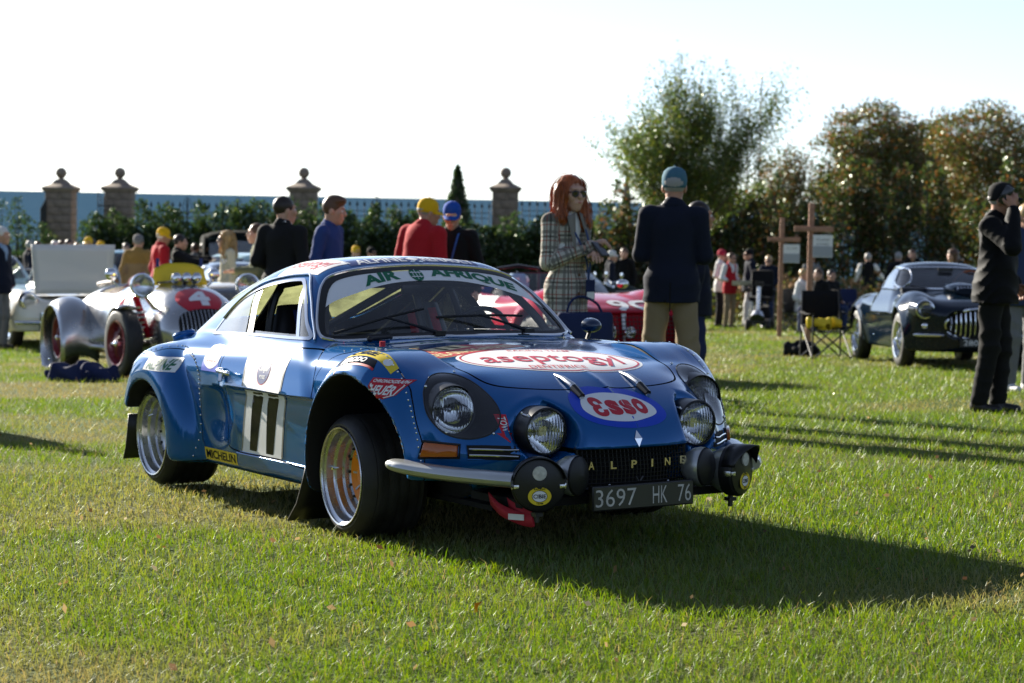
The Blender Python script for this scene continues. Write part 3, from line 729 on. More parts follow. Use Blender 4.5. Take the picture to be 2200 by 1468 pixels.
def alpine_sdf(x, y, z):
    a = np.sqrt(y * y + 1e-6)
    # lower body
    dy = a - .63
    g = np.exp(-(dy / np.where(dy < 0, .155, .40)) ** 2)
    T = _TC(x) - .10 * a * a + (_TR(x) - .048) * g
    # crease down the middle of the nose
    T = T + .010 * sstep(.45, .75, x) * np.exp(-a / .03)
    top = (z - T) * .93
    W = _WP(x) + _WZ(z) + 0 * y
    W = W - .010 * sstep(.548, .542, z) * sstep(.245, .25, z) * sstep(-1.22, -1.14, x) * sstep(.1, .0, x)
    side = a - W
    nose = (x - (1.02 - .75 * a * a) + .45 * np.maximum(.40 - z, 0)) / np.sqrt(1 + (1.5 * a) ** 2)
    tail = (-2.93 + .25 * a * a - .35 * np.maximum(z - .5, 0) + .3 * np.maximum(.45 - z, 0)) - x
    zb = .158 + .105 * sstep(.25, .75, x) + .10 * sstep(-1.9, -2.9, x)
    bot = zb - z
    d = smax(top, side, .13)
    d = smax(d, nose, .09)
    d = smax(d, tail, .12)
    # riveted arch extensions
    r = np.sqrt((x - .16) ** 2 + (z - .30) ** 2)
    q1 = r - .465; q2 = a - (.858 - .27 * np.maximum(x - .30, 0) - .06 * np.maximum(.3 - z, 0))
    k = .16
    fl = np.minimum(np.maximum(q1 + k, q2 + k), 0) + np.sqrt(np.maximum(q1 + k, 0) ** 2 + np.maximum(q2 + k, 0) ** 2) - k
    fl = smax(fl, .5 - a, .02)
    d = smin(d, fl, .035)
    r = np.sqrt((x + 2.00) ** 2 + (z - .24) ** 2)
    q1 = r - .465; q2 = a - (.865 - .10 * np.maximum(x + 1.75, 0) - .12 * np.maximum(-2.15 - x, 0))
    k = .15
    fl = np.minimum(np.maximum(q1 + k, q2 + k), 0) + np.sqrt(np.maximum(q1 + k, 0) ** 2 + np.maximum(q2 + k, 0) ** 2) - k
    fl = smax(fl, .5 - a, .02)
    d = smin(d, fl, .03)
    # air scoop scallop behind the door
    sc = np.sqrt(((x + 1.33) / .17) ** 2 + ((z - .40) / .16) ** 2 + ((a - .80) / .085) ** 2)
    d = smax(d, -(sc - 1) * .085, .03)
    d = smax(d, bot, .04)
    # cabin
    rf = (z - _ZR(x) + (.17 + .16 * sstep(-1.1, -1.7, x)) * a * a) * .92
    ws = .70 * (x + .40 + .20 * a * a) + .713 * (z - .773)
    gs = (a - (.668 - .46 * (z - .77) + _GT(x))) * .91
    c = smax(rf, gs, .15)
    c = smax(c, ws, .07)
    c = np.maximum(c, .55 - z)
    d = smin(d, c, .045)
    # pods of the two fog lamps
    ax = x - .60; r = np.sqrt((a - .352) ** 2 + (z - .495 + .02 * 0) ** 2)
    pod = np.maximum(r - (.083 - .05 * np.maximum(.83 - x, 0)), np.maximum(x - .80, .45 - x))
    d = smin(d, pod, .05)
    d = smax(d, -np.maximum(np.sqrt((a - .352) ** 2 + (z - .482) ** 2) - .112, .795 - x), .03)
    # wheel wells
    for cx, cz, R, sl in ((.155, .285, .385, .5), (-2.0, .235, .292, .30)):
        r = np.sqrt((x - cx) ** 2 + (z - cz) ** 2)
        dx = x - cx
        w = np.where(z < cz, np.where(dx > 0, (dx - R - sl * (cz - z)) * .93, -dx - R), r - R)
        w = np.maximum(w, .44 - a)
        d = smax(d, -w, .015)
    # the rear extension ends above the mud flap, the front one above the bumper
    d = smax(d, np.maximum(np.maximum(.36 - z, x + 2.12), .6 - a) * -1 * 0 + np.where(x < -2.1, .35 - z + .3 * np.maximum(-2.2 - x, 0), -9), .03)
    d = smax(d, np.where((x > .38) & (a > .5), .285 - z, -9), .02)
    # grille mouth
    gm = np.maximum(np.maximum(a - .262, np.abs(z - .335) - .078), .80 - x)
    d = smax(d, -gm, .012)
    return d
M('car_blue', (.004, .100, .310), .13, .30, .40, .006, spec=.3)
M('decal_white', (.78, .78, .77), .45, 0, .12, spec=.25); M('decal_red', (.50, .02, .035), .45, 0, .12, spec=.25); M('decal_black', (.008, .008, .010), .12, 0, .0, spec=.12)
M('decal_green', (.008, .13, .06), .45, 0, .12, spec=.25); M('decal_blue', (.012, .06, .52), .45, 0, .12, spec=.25); M('decal_yellow', (.75, .56, .03), .45, 0, .12, spec=.25)
M('decal_navy', (.02, .04, .17), .45, 0, .12, spec=.25); M('decal_cream', (.80, .66, .36), .45, 0, .12, spec=.25); M('decal_grey', (.2, .2, .18), .4)
M('silver_paint', (.50, .51, .50), .32, .7, .3); M('amber', (.75, .17, .01), .12, 0, .5, trans=.45); M('olive_plate', (.055, .055, .035), .45)
M('hub_orange', (.90, .27, .01), .35); M('tow_red', (.42, .015, .03), .7, bump=.3, bscale=250); M('hand_paint', (.55, .54, .48), .6, var=.2, vscale=60)
MAT['plexi'] = glass_mat('plexi', (.90, .94, .96), dirt_glow=.32); MAT['brightened_rear'] = glass_mat('brightened_rear', (.90, .92, .80), dirt_glow=.36, glow=(.62, .66, .30)); MAT['clear'] = glass_mat('clear', (.97, .98, .98)); MAT['shield'] = glass_mat('shield', (.94, .96, .96), dirt_glow=.04)  # rear pane's brightness is put in as a yellow-green translucent layer
def lens_mat(name, scale, col=(.96, .97, .97)):
    m = pbr(name, col, .03, trans=1.0, ior=1.35); N, K = nodes(m); b = N['Principled BSDF']
    tc = N.new('ShaderNodeTexCoord'); w = N.new('ShaderNodeTexWave'); w.wave_type = 'BANDS'; w.bands_direction = 'Y'; w.inputs['Scale'].default_value = scale; w.inputs['Distortion'].default_value = .4
    bp = N.new('ShaderNodeBump'); bp.inputs['Strength'].default_value = .35; bp.inputs['Distance'].default_value = .004
    K.new(tc.outputs['Object'], w.inputs['Vector']); K.new(w.outputs['Color'], bp.inputs['Height']); K.new(bp.outputs[0], b.inputs['Normal']); return m
MAT['lens'] = lens_mat('lens', 22)

def alpine():
    car = thing('rally_car', 'blue rally coupe with race number 11 and yellow and white sponsor decals', 'car')
    A = np.array([CAR_X, CAR_Y, CAR_Zv]); mw = Matrix(A.T.tolist()).to_4x4(); mw.translation = CAR_O.tolist(); car.matrix_world = mw
    V, T, N = sdf_mesh(alpine_sdf, (-3.0, -.93, .12), (1.1, .93, 1.2), .0125)
    full = BVHTree.FromPolygons([tuple(v) for v in V.tolist()], [tuple(t) for t in T.tolist()])
    S = Skin(V, T, N)
    sym = lambda P: [(abs(0) + p[0], p[1]) for p in P] + [(-p[0], p[1]) for p in P[::-1] if abs(p[0]) > 1e-6]
    # ---- windscreen
    WS = spline([(0, .782), (.3, .779), (.52, .772), (.60, .780), (.617, .80), (.600, .856), (.554, .940), (.505, 1.005), (.442, 1.047), (.316, 1.073), (.125, 1.087), (0, 1.09),
                 (-.125, 1.087), (-.316, 1.073), (-.442, 1.047), (-.505, 1.005), (-.554, .940), (-.600, .856), (-.617, .80), (-.60, .780), (-.52, .772), (-.3, .779)], 132, True)
    gws = lambda v: np.where((v[:, 0] > -.95) & (v[:, 0] < -.25), poly_sd(v[:, 1:3], WS), 1.0)
    S.cut('ws', gws, ['body']); S.cut('ws_rubber', lambda v: -gws(v) - .020, ['ws'])
    # ---- side windows
    SW = spline([(-1.72, .772), (-1.64, .855), (-1.53, .93), (-1.352, .985), (-1.118, 1.02), (-.93, 1.035), (-.85, 1.025), (-.72, .95), (-.61, .855), (-.525, .786), (-.62, .776), (-1.167, .772), (-1.58, .760), (-1.69, .757)], 140, True)
    gsw = lambda v: np.where(np.abs(v[:, 1]) > .3, poly_sd(v[:, [0, 2]], SW), 1.0)
    S.cut('side', gsw, ['body']); S.cut('side_frame', lambda v: -gsw(v) - .013, ['side'])
    bar = lambda v, a, b, w: np.abs((v[:, 0] - a[0]) - (b[0] - a[0]) * (v[:, 2] - a[1]) / (b[1] - a[1])) - w
    S.cut('b_pillar', lambda v: bar(v, (-1.345, .995), (-1.185, .76), .042), ['side'])
    S.cut('vent_bar', lambda v: bar(v, (-.835, 1.03), (-.625, .775), .016), ['side'])
    S.cut('quarter', lambda v: v[:, 0] + 1.265 - (v[:, 2] - .875) * -.7, ['side'])
    S.cut('vent_pane', lambda v: -(v[:, 0] + .73 + (v[:, 2] - .90) * .82), ['side'])
    S.cut('low_pane', lambda v: v[:, 2] - .800, ['side'])
    # ---- rear window
    RW = spline([(-1.42, .0), (-1.43, .30), (-1.50, .42), (-1.65, .46), (-2.05, .44), (-2.28, .38), (-2.34, .2), (-2.35, 0), (-2.34, -.2), (-2.28, -.38), (-2.05, -.44), (-1.65, -.46), (-1.50, -.42), (-1.43, -.30)], 96, True)
    grw = lambda v: np.where(v[:, 2] > .70, poly_sd(v[:, :2], RW), 1.0)
    S.cut('rear_glass', grw, ['body']); S.cut('rear_frame', lambda v: -grw(v) - .018, ['rear_glass'])
    # ---- headlamp openings
    HL = spline([(.681, .626), (.638, .671), (.586, .687), (.526, .680), (.485, .649), (.470, .593), (.477, .54), (.503, .491), (.544, .462), (.601, .452), (.659, .470), (.690, .517), (.697, .566)], 72, True)
    ghl = lambda v: np.where(v[:, 0] > .3, poly_sd(np.stack([np.abs(v[:, 1]), v[:, 2]], 1), HL), 1.0)
    S.cut('lamp_cover', ghl, ['body'])
    # ---- panel gaps: door, bonnet, arch extensions
    DR = spline([(-.45, .744), (-.85, .742), (-1.23, .738), (-1.285, .70), (-1.293, .655), (-1.285, .60), (-1.282, .50), (-1.27, .42), (-1.245, .31), (-1.17, .252), (-.75, .250), (-.30, .250), (-.295, .45), (-.31, .63), (-.336, .685), (-.382, .730)], 150, True)
    gdr = lambda v: np.where((np.abs(v[:, 1]) > .4), poly_sd(v[:, [0, 2]], DR), 1.0)
    HD = spline([(-.36, 0), (-.36, .3), (-.355, .49), (-.30, .505), (.0, .505), (.26, .500), (.5, .475), (.62, .435), (.70, .36), (.745, .26), (.768, .12), (.775, 0),
                 (.768, -.12), (.745, -.26), (.70, -.36), (.62, -.435), (.5, -.475), (.26, -.50), (0, -.505), (-.30, -.505), (-.355, -.49), (-.36, -.3)], 150, True)
    ghd = lambda v: np.where(v[:, 2] > .5, poly_sd(v[:, :2], HD), 1.0)
    FF = spline([(-.235, .20), (-.30, .40), (-.30, .60), (-.24, .715), (-.12, .748), (.05, .80), (.20, .80), (.30, .785), (.38, .73), (.45, .665), (.515, .585), (.555, .50), (.585, .42), (.60, .33), (.60, .20)], 120, True)
    gff = lambda v: np.maximum(poly_sd(v[:, [0, 2]], FF), .60 + .115 * sstep(-.15, .22, v[:, 0]) - .5 * np.maximum(v[:, 0] - .45, 0) * 0 - np.abs(v[:, 1]))
    RF = spline([(-1.555, .17), (-1.528, .281), (-1.512, .436), (-1.506, .525), (-1.526, .589), (-1.60, .640), (-1.70, .668), (-1.80, .682), (-1.90, .683), (-2.0, .66), (-2.2, .64), (-2.5, .60), (-2.5, .17)], 110, True)
    grf = lambda v: np.maximum(poly_sd(v[:, [0, 2]], RF), .66 - np.abs(v[:, 1]))
    for nm, g, w in (('door', gdr, .003), ('bonnet', ghd, .004), ('front_arch', gff, .002), ('rear_arch', grf, .002)):
        only = ['body'] if nm != 'door' else ['body', 'front_arch']
        S.cut(nm, lambda v: g(v) + w, ['body']); S.cut('gap', lambda v: g(v) - w, ['body'])
    paint = M('car_blue')
    cc = S.V[S.T].mean(1)
    for cx, cz_, R_w, sl in ((.155, .285, .385, .5), (-2.0, .235, .292, .30)):
        dx = cc[:, 0] - cx; dz = cc[:, 2] - cz_; r = np.hypot(dx, dz); w = np.where(dz < 0, np.where(dx > 0, (dx - R_w + sl * dz) * .93, -dx - R_w), r - R_w); w = np.maximum(w, .44 - np.abs(cc[:, 1]))
        S.L[(w < .006) & np.isin(S.L, [S.lab(q) for q in ('body', 'front_arch', 'rear_arch', 'gap')])] = S.lab('well')
    def skin_part(nm, part, mats, off=0, side=None, parent=car, **k):
        v, t, n = S.part(part, off, side)
        return raw_mesh(nm, v, t, mats, parent, normals=n, **k) if len(t) else None
    skin_part('body_shell', 'body', paint)
    for s in (-1, 1):
        v, t, n = S.part('well', 0, s); fr_ = v[t].mean(1)[:, 0] > -1
        for m_ in (fr_, ~fr_): raw_mesh('wheel_well', v, t[m_], M('matte_black'), car, normals=n)
    v, t, n = S.part('gap', -.006); raw_mesh('panel_gap', v, t, M('matte_black'), car, normals=n)
    for s in (-1, 1):
        d = skin_part('door', 'door', paint, side=s)
        skin_part('arch_extension', 'front_arch', paint, side=s); skin_part('arch_extension', 'rear_arch', paint, side=s)
        q = skin_part('quarter_window', 'quarter', MAT['plexi'], side=s); skin_part('quarter_light', 'vent_pane', MAT['plexi'], side=s)
        skin_part('door_window', 'low_pane', MAT['plexi'], -.01, side=s)
        skin_part('window_frame', 'side_frame', M('chrome'), .003, side=s)
        skin_part('door_pillar', 'b_pillar', M('black_trim'), -.004, side=s); skin_part('window_bar', 'vent_bar', M('chrome'), .002, side=s)
        if s < 0: door = d
    bonnet = skin_part('bonnet', 'bonnet', paint)
    skin_part('windscreen_seal', 'ws_rubber', M('black_rubber'), .004)
    shield = skin_part('windscreen', 'ws', MAT['shield'])
    skin_part('rear_window', 'rear_glass', MAT['brightened_rear'])
    skin_part('rear_window_frame', 'rear_frame', M('chrome'), .004)
    # dark inner lining so that the cabin is not seen through bare paint
    lv, lt, ln = S.part('body', -.012)
    cz = lv[lt].mean(1); keep = (cz[:, 0] < -.25) & (cz[:, 2] > .2) & (cz[:, 0] > -2.6)
    raw_mesh('cabin_lining', lv, lt[keep], M('matte_black'), car, normals=-ln)
    # ---- projection of flat shapes onto the car
    D3 = {'side': (np.array([0, -2., 0]), (0, 1, 0), lambda u, v: (u, -2., v)), 'top': (None, (0, 0, -1), lambda u, v: (u, v, 2.)), 'front': (None, (-1, 0, 0), lambda u, v: (3., u, v))}
    def wrap(P, how, off, fall):
        out = np.zeros((len(P), 3)); ok = np.ones(len(P), bool)
        d = Vector(D3[how][1]); f = D3[how][2]
        for i, (u, v) in enumerate(P):
            h, n, _, _ = full.ray_cast(Vector(f(u, v)), d)
            if h is None: ok[i] = False; out[i] = f(u, v); continue
            out[i] = np.array(h) + off * np.array(n)
        return out, ok
    count = [0]
    def decal(nm, pts, tris, mat, how, o, ux=(1, 0), vy=(0, 1), off=.0012, parent=car, cell=.02):
        """flat shape (pts, tris) placed at o with axes ux, vy in the projection plane and wrapped onto the body"""
        P = np.asarray(o) + np.outer(pts[:, 0], ux) + np.outer(pts[:, 1], vy)
        P, t = dice(P, tris, cell)
        W, ok = wrap(P, how, off, None); t = t[ok[t].all(1)]
        if not len(t): return None
        nr = np.cross(W[t[:, 1]] - W[t[:, 0]], W[t[:, 2]] - W[t[:, 0]])
        ref = {'side': (0, -1, 0), 'top': (0, 0, 1), 'front': (1, 0, 0)}[how]
        fl = nr @ np.array(ref) < 0; t[fl] = t[fl][:, ::-1]
        return raw_mesh(nm, W, t, mat, parent)
    def fill(P): return outline_fill(np.asarray(P))
    def rect(w, h): return fill([(-w / 2, -h / 2), (w / 2, -h / 2), (w / 2, h / 2), (-w / 2, h / 2)])
    W_, R_, K_, G_, B_, Y_ = (M('decal_' + c) for c in ('white', 'red', 'black', 'green', 'blue', 'yellow'))
    def rot(a): return (math.cos(a), math.sin(a)), (-math.sin(a), math.cos(a))
    # ---- bonnet: oval sponsor sign, airline strip, rally plate
    th = rad(12.5); ux = (math.sin(th), math.cos(th)); vy = (-math.cos(th), math.sin(th)); o = (.372, -.012)
    b = decal('oval_decal', *fill(ellipse(.395, .250, 64)), W_, 'top', o, ux, vy, .0010, bonnet)
    ring = np.array(ellipse(.381, .237, 64) + []); ring2 = np.array(ellipse(.373, .229, 64))
    RV = np.vstack([ring, ring2]); RT = np.array([[i, (i + 1) % 64, 64 + i] for i in range(64)] + [[(i + 1) % 64, 64 + (i + 1) % 64, 64 + i] for i in range(64)])
    decal('oval_line', RV, RT, R_, 'top', o, ux, vy, .0018, b)
    g = fit_glyphs('aseptogyl', .60, .225, offset=.009); decal('lettering', g[0] + [.0, -.028], g[1], R_, 'top', o, ux, vy, .0028, b, .02)
    g = fit_glyphs('RACING TEAM', .27, .035, offset=.004); decal('lettering', g[0] + [0.01, .178], g[1], R_, 'top', o, ux, vy, .0026, b)
    g = fit_glyphs('DENTIFRICE', .24, .042, offset=.006); decal('lettering', g[0] + [-.03, -.180], g[1], R_, 'top', o, ux, vy, .0026, b)
    U, Vv = (0, 1), (-1, 0)
    strip = fill([(-.42, -.085), (-.38, .02), (-.2, .035), (.2, .035), (.38, .02), (.44, -.075), (.2, -.06), (-.2, -.06)])
    b = decal('airline_decal', *strip, W_, 'top', (-.295, 0.0), U, Vv, .0010, bonnet)
    g = fit_glyphs('AIR    AFRIQUE', .60, .062, offset=.03); decal('lettering', g[0] + [0.03, -.015], g[1], G_, 'top', (-.295, 0), U, Vv, .0018, b)
    b2 = decal('airline_symbol', *fill(ellipse(.038, .034, 20)), G_, 'top', (-.285, -.075), U, Vv, .0018, b)
    ux = (-.36, 1.0); ux = tuple(np.array(ux) / np.hypot(*ux)); vy = (-ux[1], ux[0]); o = (.015, -.255)
    plate = fill([(-.30, -.135), (.30, -.135), (.30, -.02), (.17, .06), (.10, .10), (-.10, .10), (-.17, .06), (-.30, -.02)])
    b = decal('rally_plate', plate[0] * 1.04, plate[1], M('decal_cream'), 'top', o, ux, vy, .0010, bonnet); decal('plate_field', *plate, R_, 'top', o, ux, vy, .0016, b)
    decal('number_field', *rect(.21, .10), M('decal_cream'), 'top', np.array(o) + np.array(vy) * .045, ux, vy, .0022, b)
    g = fit_glyphs('11', .10, .075, offset=.04); decal('lettering', g[0] + [0, .045], g[1], K_, 'top', o, ux, vy, .0028, b)
    g = fit_glyphs('PRESS-ON-REGARDLESS', .54, .075, offset=.03); decal('lettering', g[0] + [0, -.08], g[1], M('decal_cream'), 'top', o, ux, vy, .0022, b)
    for sx in (-.165, .165):
        g = fit_glyphs('1974', .085, .04, offset=.02); decal('lettering', g[0] + [sx, .0], g[1], M('decal_cream'), 'top', o, ux, vy, .0022, b)
    # ---- nose: oval petrol sign
    nc = (-.022, .563)
    blob = spline([(-.205, 0), (-.17, .045), (-.07, .066), (.02, .058), (.11, .05), (.185, .012), (.19, -.035), (.12, -.063), (.0, -.07), (-.11, -.058), (-.18, -.035)], 56, True)
    inner = spline([(-.165, .0), (-.13, .035), (-.05, .048), (.03, .045), (.10, .03), (.150, .002), (.148, -.028), (.08, -.045), (.0, -.052), (-.09, -.045), (-.145, -.027)], 56, True)
    b = decal('petrol_decal', *fill(blob * [1.0, 1.08]), B_, 'front', nc, off=.0010)
    decal('petrol_field', *fill(inner), W_, 'front', nc, off=.0016, parent=b)
    for ch, dx, w_, h_ in (('Ɛ', -.093, .062, .066), ('s', -.028, .056, .052), ('s', .032, .056, .052), ('o', .093, .058, .053)):
        g = fit_glyphs(ch, w_, h_, offset=.05); decal('lettering', g[0] + [dx, .001 - (.004 if ch != 'Ɛ' else 0)], g[1], R_, 'front', nc, off=.0022, parent=b, cell=.012)
    b = decal('tow_arrow', *fill([(-.016, .05), (.016, .05), (.016, -.018), (.030, -.018), (0, -.052), (-.030, -.018), (-.016, -.018)]), R_, 'front', (-.478, .493), off=.001)
    g = fit_glyphs('TOW', .055, .022, offset=.02); decal('lettering', np.stack([g[0][:, 1], -g[0][:, 0]], 1) + [0, .014], g[1], W_, 'front', (-.478, .493), off=.0016, parent=b)
    # ---- right flank: number panel and sponsor signs
    quad = lambda a, b_, c, d_: fill([a, b_, c, d_])
    pu = decal('number_panel', *quad((-.985, .555), (-.590, .548), (-.600, .712), (-1.01, .715)), W_, 'side', (0, 0), off=.0014, parent=door)
    pl = decal('number_panel', *quad((-1.10, .252), (-.688, .252), (-.588, .538), (-.985, .543)), W_, 'side', (0, 0), off=.0014, parent=door)
    for a, b_ in (((-1.105, .258), (-.992, .538)), ((-.683, .258), (-.583, .538)), ((-.992, .557), (-1.017, .715)), ((-.583, .557), (-.594, .710))):
        decal('panel_edge', *quad((a[0] - .007, a[1]), (a[0] + .007, a[1]), (b_[0] + .007, b_[1]), (b_[0] - .007, b_[1])), M('decal_grey'), 'side', (0, 0), off=.0018, parent=pl)
    for x0, x1 in ((-.905, -1.02), (-.745, -.845)):
        top, bot = .538, .264; w = .075
        decal('numeral', *fill([(x1, bot), (x1 + w, bot), (x0 + w + .02, top), (x0 - .008, top), (x0 - .035, .492), (x0 - .012, .492)]), K_, 'side', (0, 0), off=.0020, parent=pl)
    b = decal('tyre_sign', *fill(ellipse(.066, .062, 32)), R_, 'side', (-.795, .634), off=.0020, parent=door)
    decal('tyre_field', *fill(ellipse(.062, .058, 32)), M('decal_navy'), 'side', (-.795, .634), off=.0026, parent=b)
    g = fit_glyphs('Cooper', .098, .034, offset=.02, shear=.2); decal('lettering', g[0] + [0, .008], g[1], W_, 'side', (-.795, .634), off=.0032, parent=b)
    g = fit_glyphs('TYRES', .06, .016, offset=.02); decal('lettering', g[0] + [0, -.027], g[1], W_, 'side', (-.795, .634), off=.0032, parent=b)
    b = decal('petrol_decal', *quad((-1.503, .600), (-1.310, .600), (-1.340, .715), (-1.50, .715)), B_, 'side', (0, 0), off=.0012)
    decal('petrol_field', *fill(spline([(-1.47, .63), (-1.40, .612), (-1.335, .635), (-1.33, .68), (-1.36, .716), (-1.48, .716), (-1.49, .67)], 40, True)), W_, 'side', (0, 0), off=.0018, parent=b)
    g = fit_glyphs('Ɛsso', .12, .045, offset=.03); decal('lettering', g[0] + [-1.41, .665], g[1], R_, 'side', (0, 0), off=.0024, parent=b)
    b = decal('tyre_strip', *quad((-1.515, .183), (-1.155, .183), (-1.150, .238), (-1.515, .240)), Y_, 'side', (0, 0), off=.0020)
    g = fit_glyphs('MICHELIN', .33, .040, offset=.03); decal('lettering', g[0] + [-1.334, .211], g[1], K_, 'side', (0, 0), off=.0028, parent=b)
    # watch maker's shield on the front arch
    sh = fill([(-.062, .040), (.062, .040), (.055, -.018), (-.006, -.05), (-.062, -.018)]); so = (.400, .628); sx, sy = (1, -.06), (.12, 1)
    b = decal('watch_shield', *sh, R_, 'side', so, sx, sy, .0012)
    decal('shield_line', sh[0] * [.90, .80] + [0, -.005], sh[1], W_, 'side', so, sx, sy, .0018, b); decal('shield_field', sh[0] * [.82, .70] + [0, -.005], sh[1], R_, 'side', so, sx, sy, .0024, b)
    decal('shield_bar', *rect(.116, .018), R_, 'side', np.array(so) + [.002, .028], sx, sy, .0024, b)
    g = fit_glyphs('HEUER', .088, .034, offset=.03); decal('lettering', g[0] + [-.001, -.004], g[1], W_, 'side', so, sx, sy, .0030, b)
    g = fit_glyphs('CHRONOGRAPH', .108, .012, offset=.03); decal('lettering', g[0] + [.002, .029], g[1], W_, 'side', so, sx, sy, .0030, b)
    # lamp maker's and brake maker's strips on top of the arch
    o = (.215, -.755); a = rad(8); ux, vy = rot(a)
    b = decal('lamp_strip', *fill([(-.18, .0), (-.08, .045), (.06, .05), (.17, .02), (.17, -.02), (.06, -.012), (-.08, -.008)]), Y_, 'top', o, ux, vy, .0012)
    g = fit_glyphs('CIBIE', .17, .036, offset=.04); decal('lettering', g[0] + [-.05, .018], g[1], K_, 'top', o, ux, vy, .0018, b)
    decal('lamp_roundel', *fill(ellipse(.022, .019, 20)), W_, 'top', np.array(o) + [.115, .022], ux, vy, .0018, b)
    b = decal('brake_strip', *quad((-.16, -.032), (.11, -.032), (.09, .0), (-.16, .004)), K_, 'top', np.array(o) + [-.01, -.018], ux, vy, .0014)
    g = fit_glyphs('FERODO', .16, .024, offset=.04); decal('lettering', g[0] + [-.045, -.014], g[1], W_, 'top', np.array(o) + [-.01, -.018], ux, vy, .0022, b)
    decal('strip_line', *quad((-.16, -.040), (.11, -.040), (.11, -.032), (-.16, -.032)), R_, 'top', np.array(o) + [-.01, -.018], ux, vy, .0014, b)
    b = decal('maker_roundel', *fill(ellipse(.030, .050, 28)), W_, 'side', (-.262, .452), off=.0014)
    decal('roundel_field', *fill([p for p in ellipse(.027, .046, 28) if p[1] > -.001]), M('decal_navy'), 'side', (-.262, .452), off=.002, parent=b)
    g = fit_glyphs('A', .030, .030, offset=.02); decal('lettering', g[0] + [0, .018], g[1], W_, 'side', (-.262, .452), off=.0026, parent=b)
    g = fit_glyphs('Alpine', .042, .020); decal('lettering', g[0] + [0, -.018], g[1], M('decal_navy'), 'side', (-.262, .452), off=.0022, parent=b)
    o = (-1.83, .612); b = decal('maker_strip', *quad((-.16, -.030), (.105, -.034), (.10, .034), (-.12, .036)), W_, 'side', o, off=.0014)
    g = fit_glyphs('ALPINE', .20, .05, offset=.03); decal('lettering', g[0] + [-.02, 0], g[1], G_, 'side', o, (1, 0), (.15, 1), .002, b)
    b = decal('name_strip', *rect(.50, .018), M('decal_navy'), 'side', (-.78, .734), off=.0012, parent=door)
    g = fit_glyphs('B. CHASSEUIL - J.P. ROUGET', .45, .013, offset=.02); decal('lettering', g[0] + [-.02, 0], g[1], W_, 'side', (-.78, .734), off=.0018, parent=b)
    # roof signs
    o = (-1.02, -.415); ux, vy = rot(rad(4))
    b = decal('oval_decal', *rect(.40, .17), W_, 'top', o, ux, vy, .0012)
    g = fit_glyphs('aseptogyl', .34, .11, offset=.008, shear=.2); decal('lettering', *g, R_, 'top', o, ux, vy, .0018, b)
    o = (-.835, 0); b = decal('roof_strip', *rect(.66, .085), M('decal_navy'), 'top', o, (0, 1), (-1, 0), .0012)
    g = fit_glyphs('ALPINE', .25, .075, offset=.02); decal('lettering', g[0] + [-.165, 0], g[1], W_, 'top', o, (0, 1), (-1, 0), .0018, b)
    g = fit_glyphs('RENAULT', .27, .075, offset=.02); decal('lettering', g[0] + [.18, 0], g[1], W_, 'top', o, (0, 1), (-1, 0), .0018, b)
    decal('diamond', *fill([(-.035, 0), (0, -.032), (.035, 0), (0, .032)]), W_, 'top', o, (0, 1), (-1, 0), .0018, b)
    # ---- sun strip across the windscreen
    vis = lut([-.60, -.53, -.39, -.22, 0, .22, .39, .53, .60], [.88, .925, .972, 1.012, 1.026, 1.012, .970, .915, .86], -.7, .7)
    v, t, n = S.part('ws', .0015)
    sv, sn, st, sl, neg = split_tris(v, n, t, np.zeros(len(t), int), vis(v[:, 1]) - v[:, 2])
    strip_o = raw_mesh('sun_strip', sv, st[neg], W_, car, normals=sn)
    for txt, w_, h_, cy, n_ in (('AIR', .185, .040, -.235, 8), ('AFRIQUE', .43, .040, .232, 8)):
        g = fit_glyphs(txt, w_, h_, offset=.045); P = g[0] + [cy, 0]; P = np.stack([P[:, 0], P[:, 1] + vis(P[:, 0]) + .030 - .010 * (np.abs(P[:, 0]) / .5) ** 2 * 0], 1)
        decal('lettering', P, g[1], G_, 'front', (0, 0), off=.0035, parent=strip_o)
    gl_ = decal('airline_symbol', *fill(ellipse(.034, .027, 24)), G_, 'front', (-.055, 1.050), off=.0032, parent=strip_o)
    for k in (-1, 0, 1): decal('symbol_line', *rect(.003, .042 - .014 * abs(k)), W_, 'front', (-.055 + k * .016, 1.050), off=.0045, parent=strip_o)
    for k in (-.5, .5): decal('symbol_line', *rect(.058, .003), W_, 'front', (-.055, 1.050 + k * .018), off=.0045, parent=strip_o)
    decal('airline_symbol', *fill([(-.05, 1.078), (.09, 1.078), (.09, 1.070), (-.045, 1.070)]), G_, 'front', (0, 0), off=.0035, parent=strip_o)
    # ---- bright mouldings round the glass
    def curve_on(P, how, off): return wrap(P, how, off, None)[0]
    MB().tube(curve_on(WS * [1.008, 1.0] + [0, .0], 'front', .004), .0075, 8, closed=True).build('windscreen_moulding', M('chrome'), car)
    for s in (-1, 1):
        P = curve_on(spline([(-1.66, .835), (-1.55, .925), (-1.36, 1.000), (-1.118, 1.036), (-.92, 1.050), (-.835, 1.040), (-.70, .955), (-.59, .860), (-.50, .775)], 60), 'side', .006) * [1, -s, 1]
        MB().tube(P, .006, 6).build('roof_gutter', M('chrome'), car)
    # ---- rivets along the arch extensions
    rv = MB()
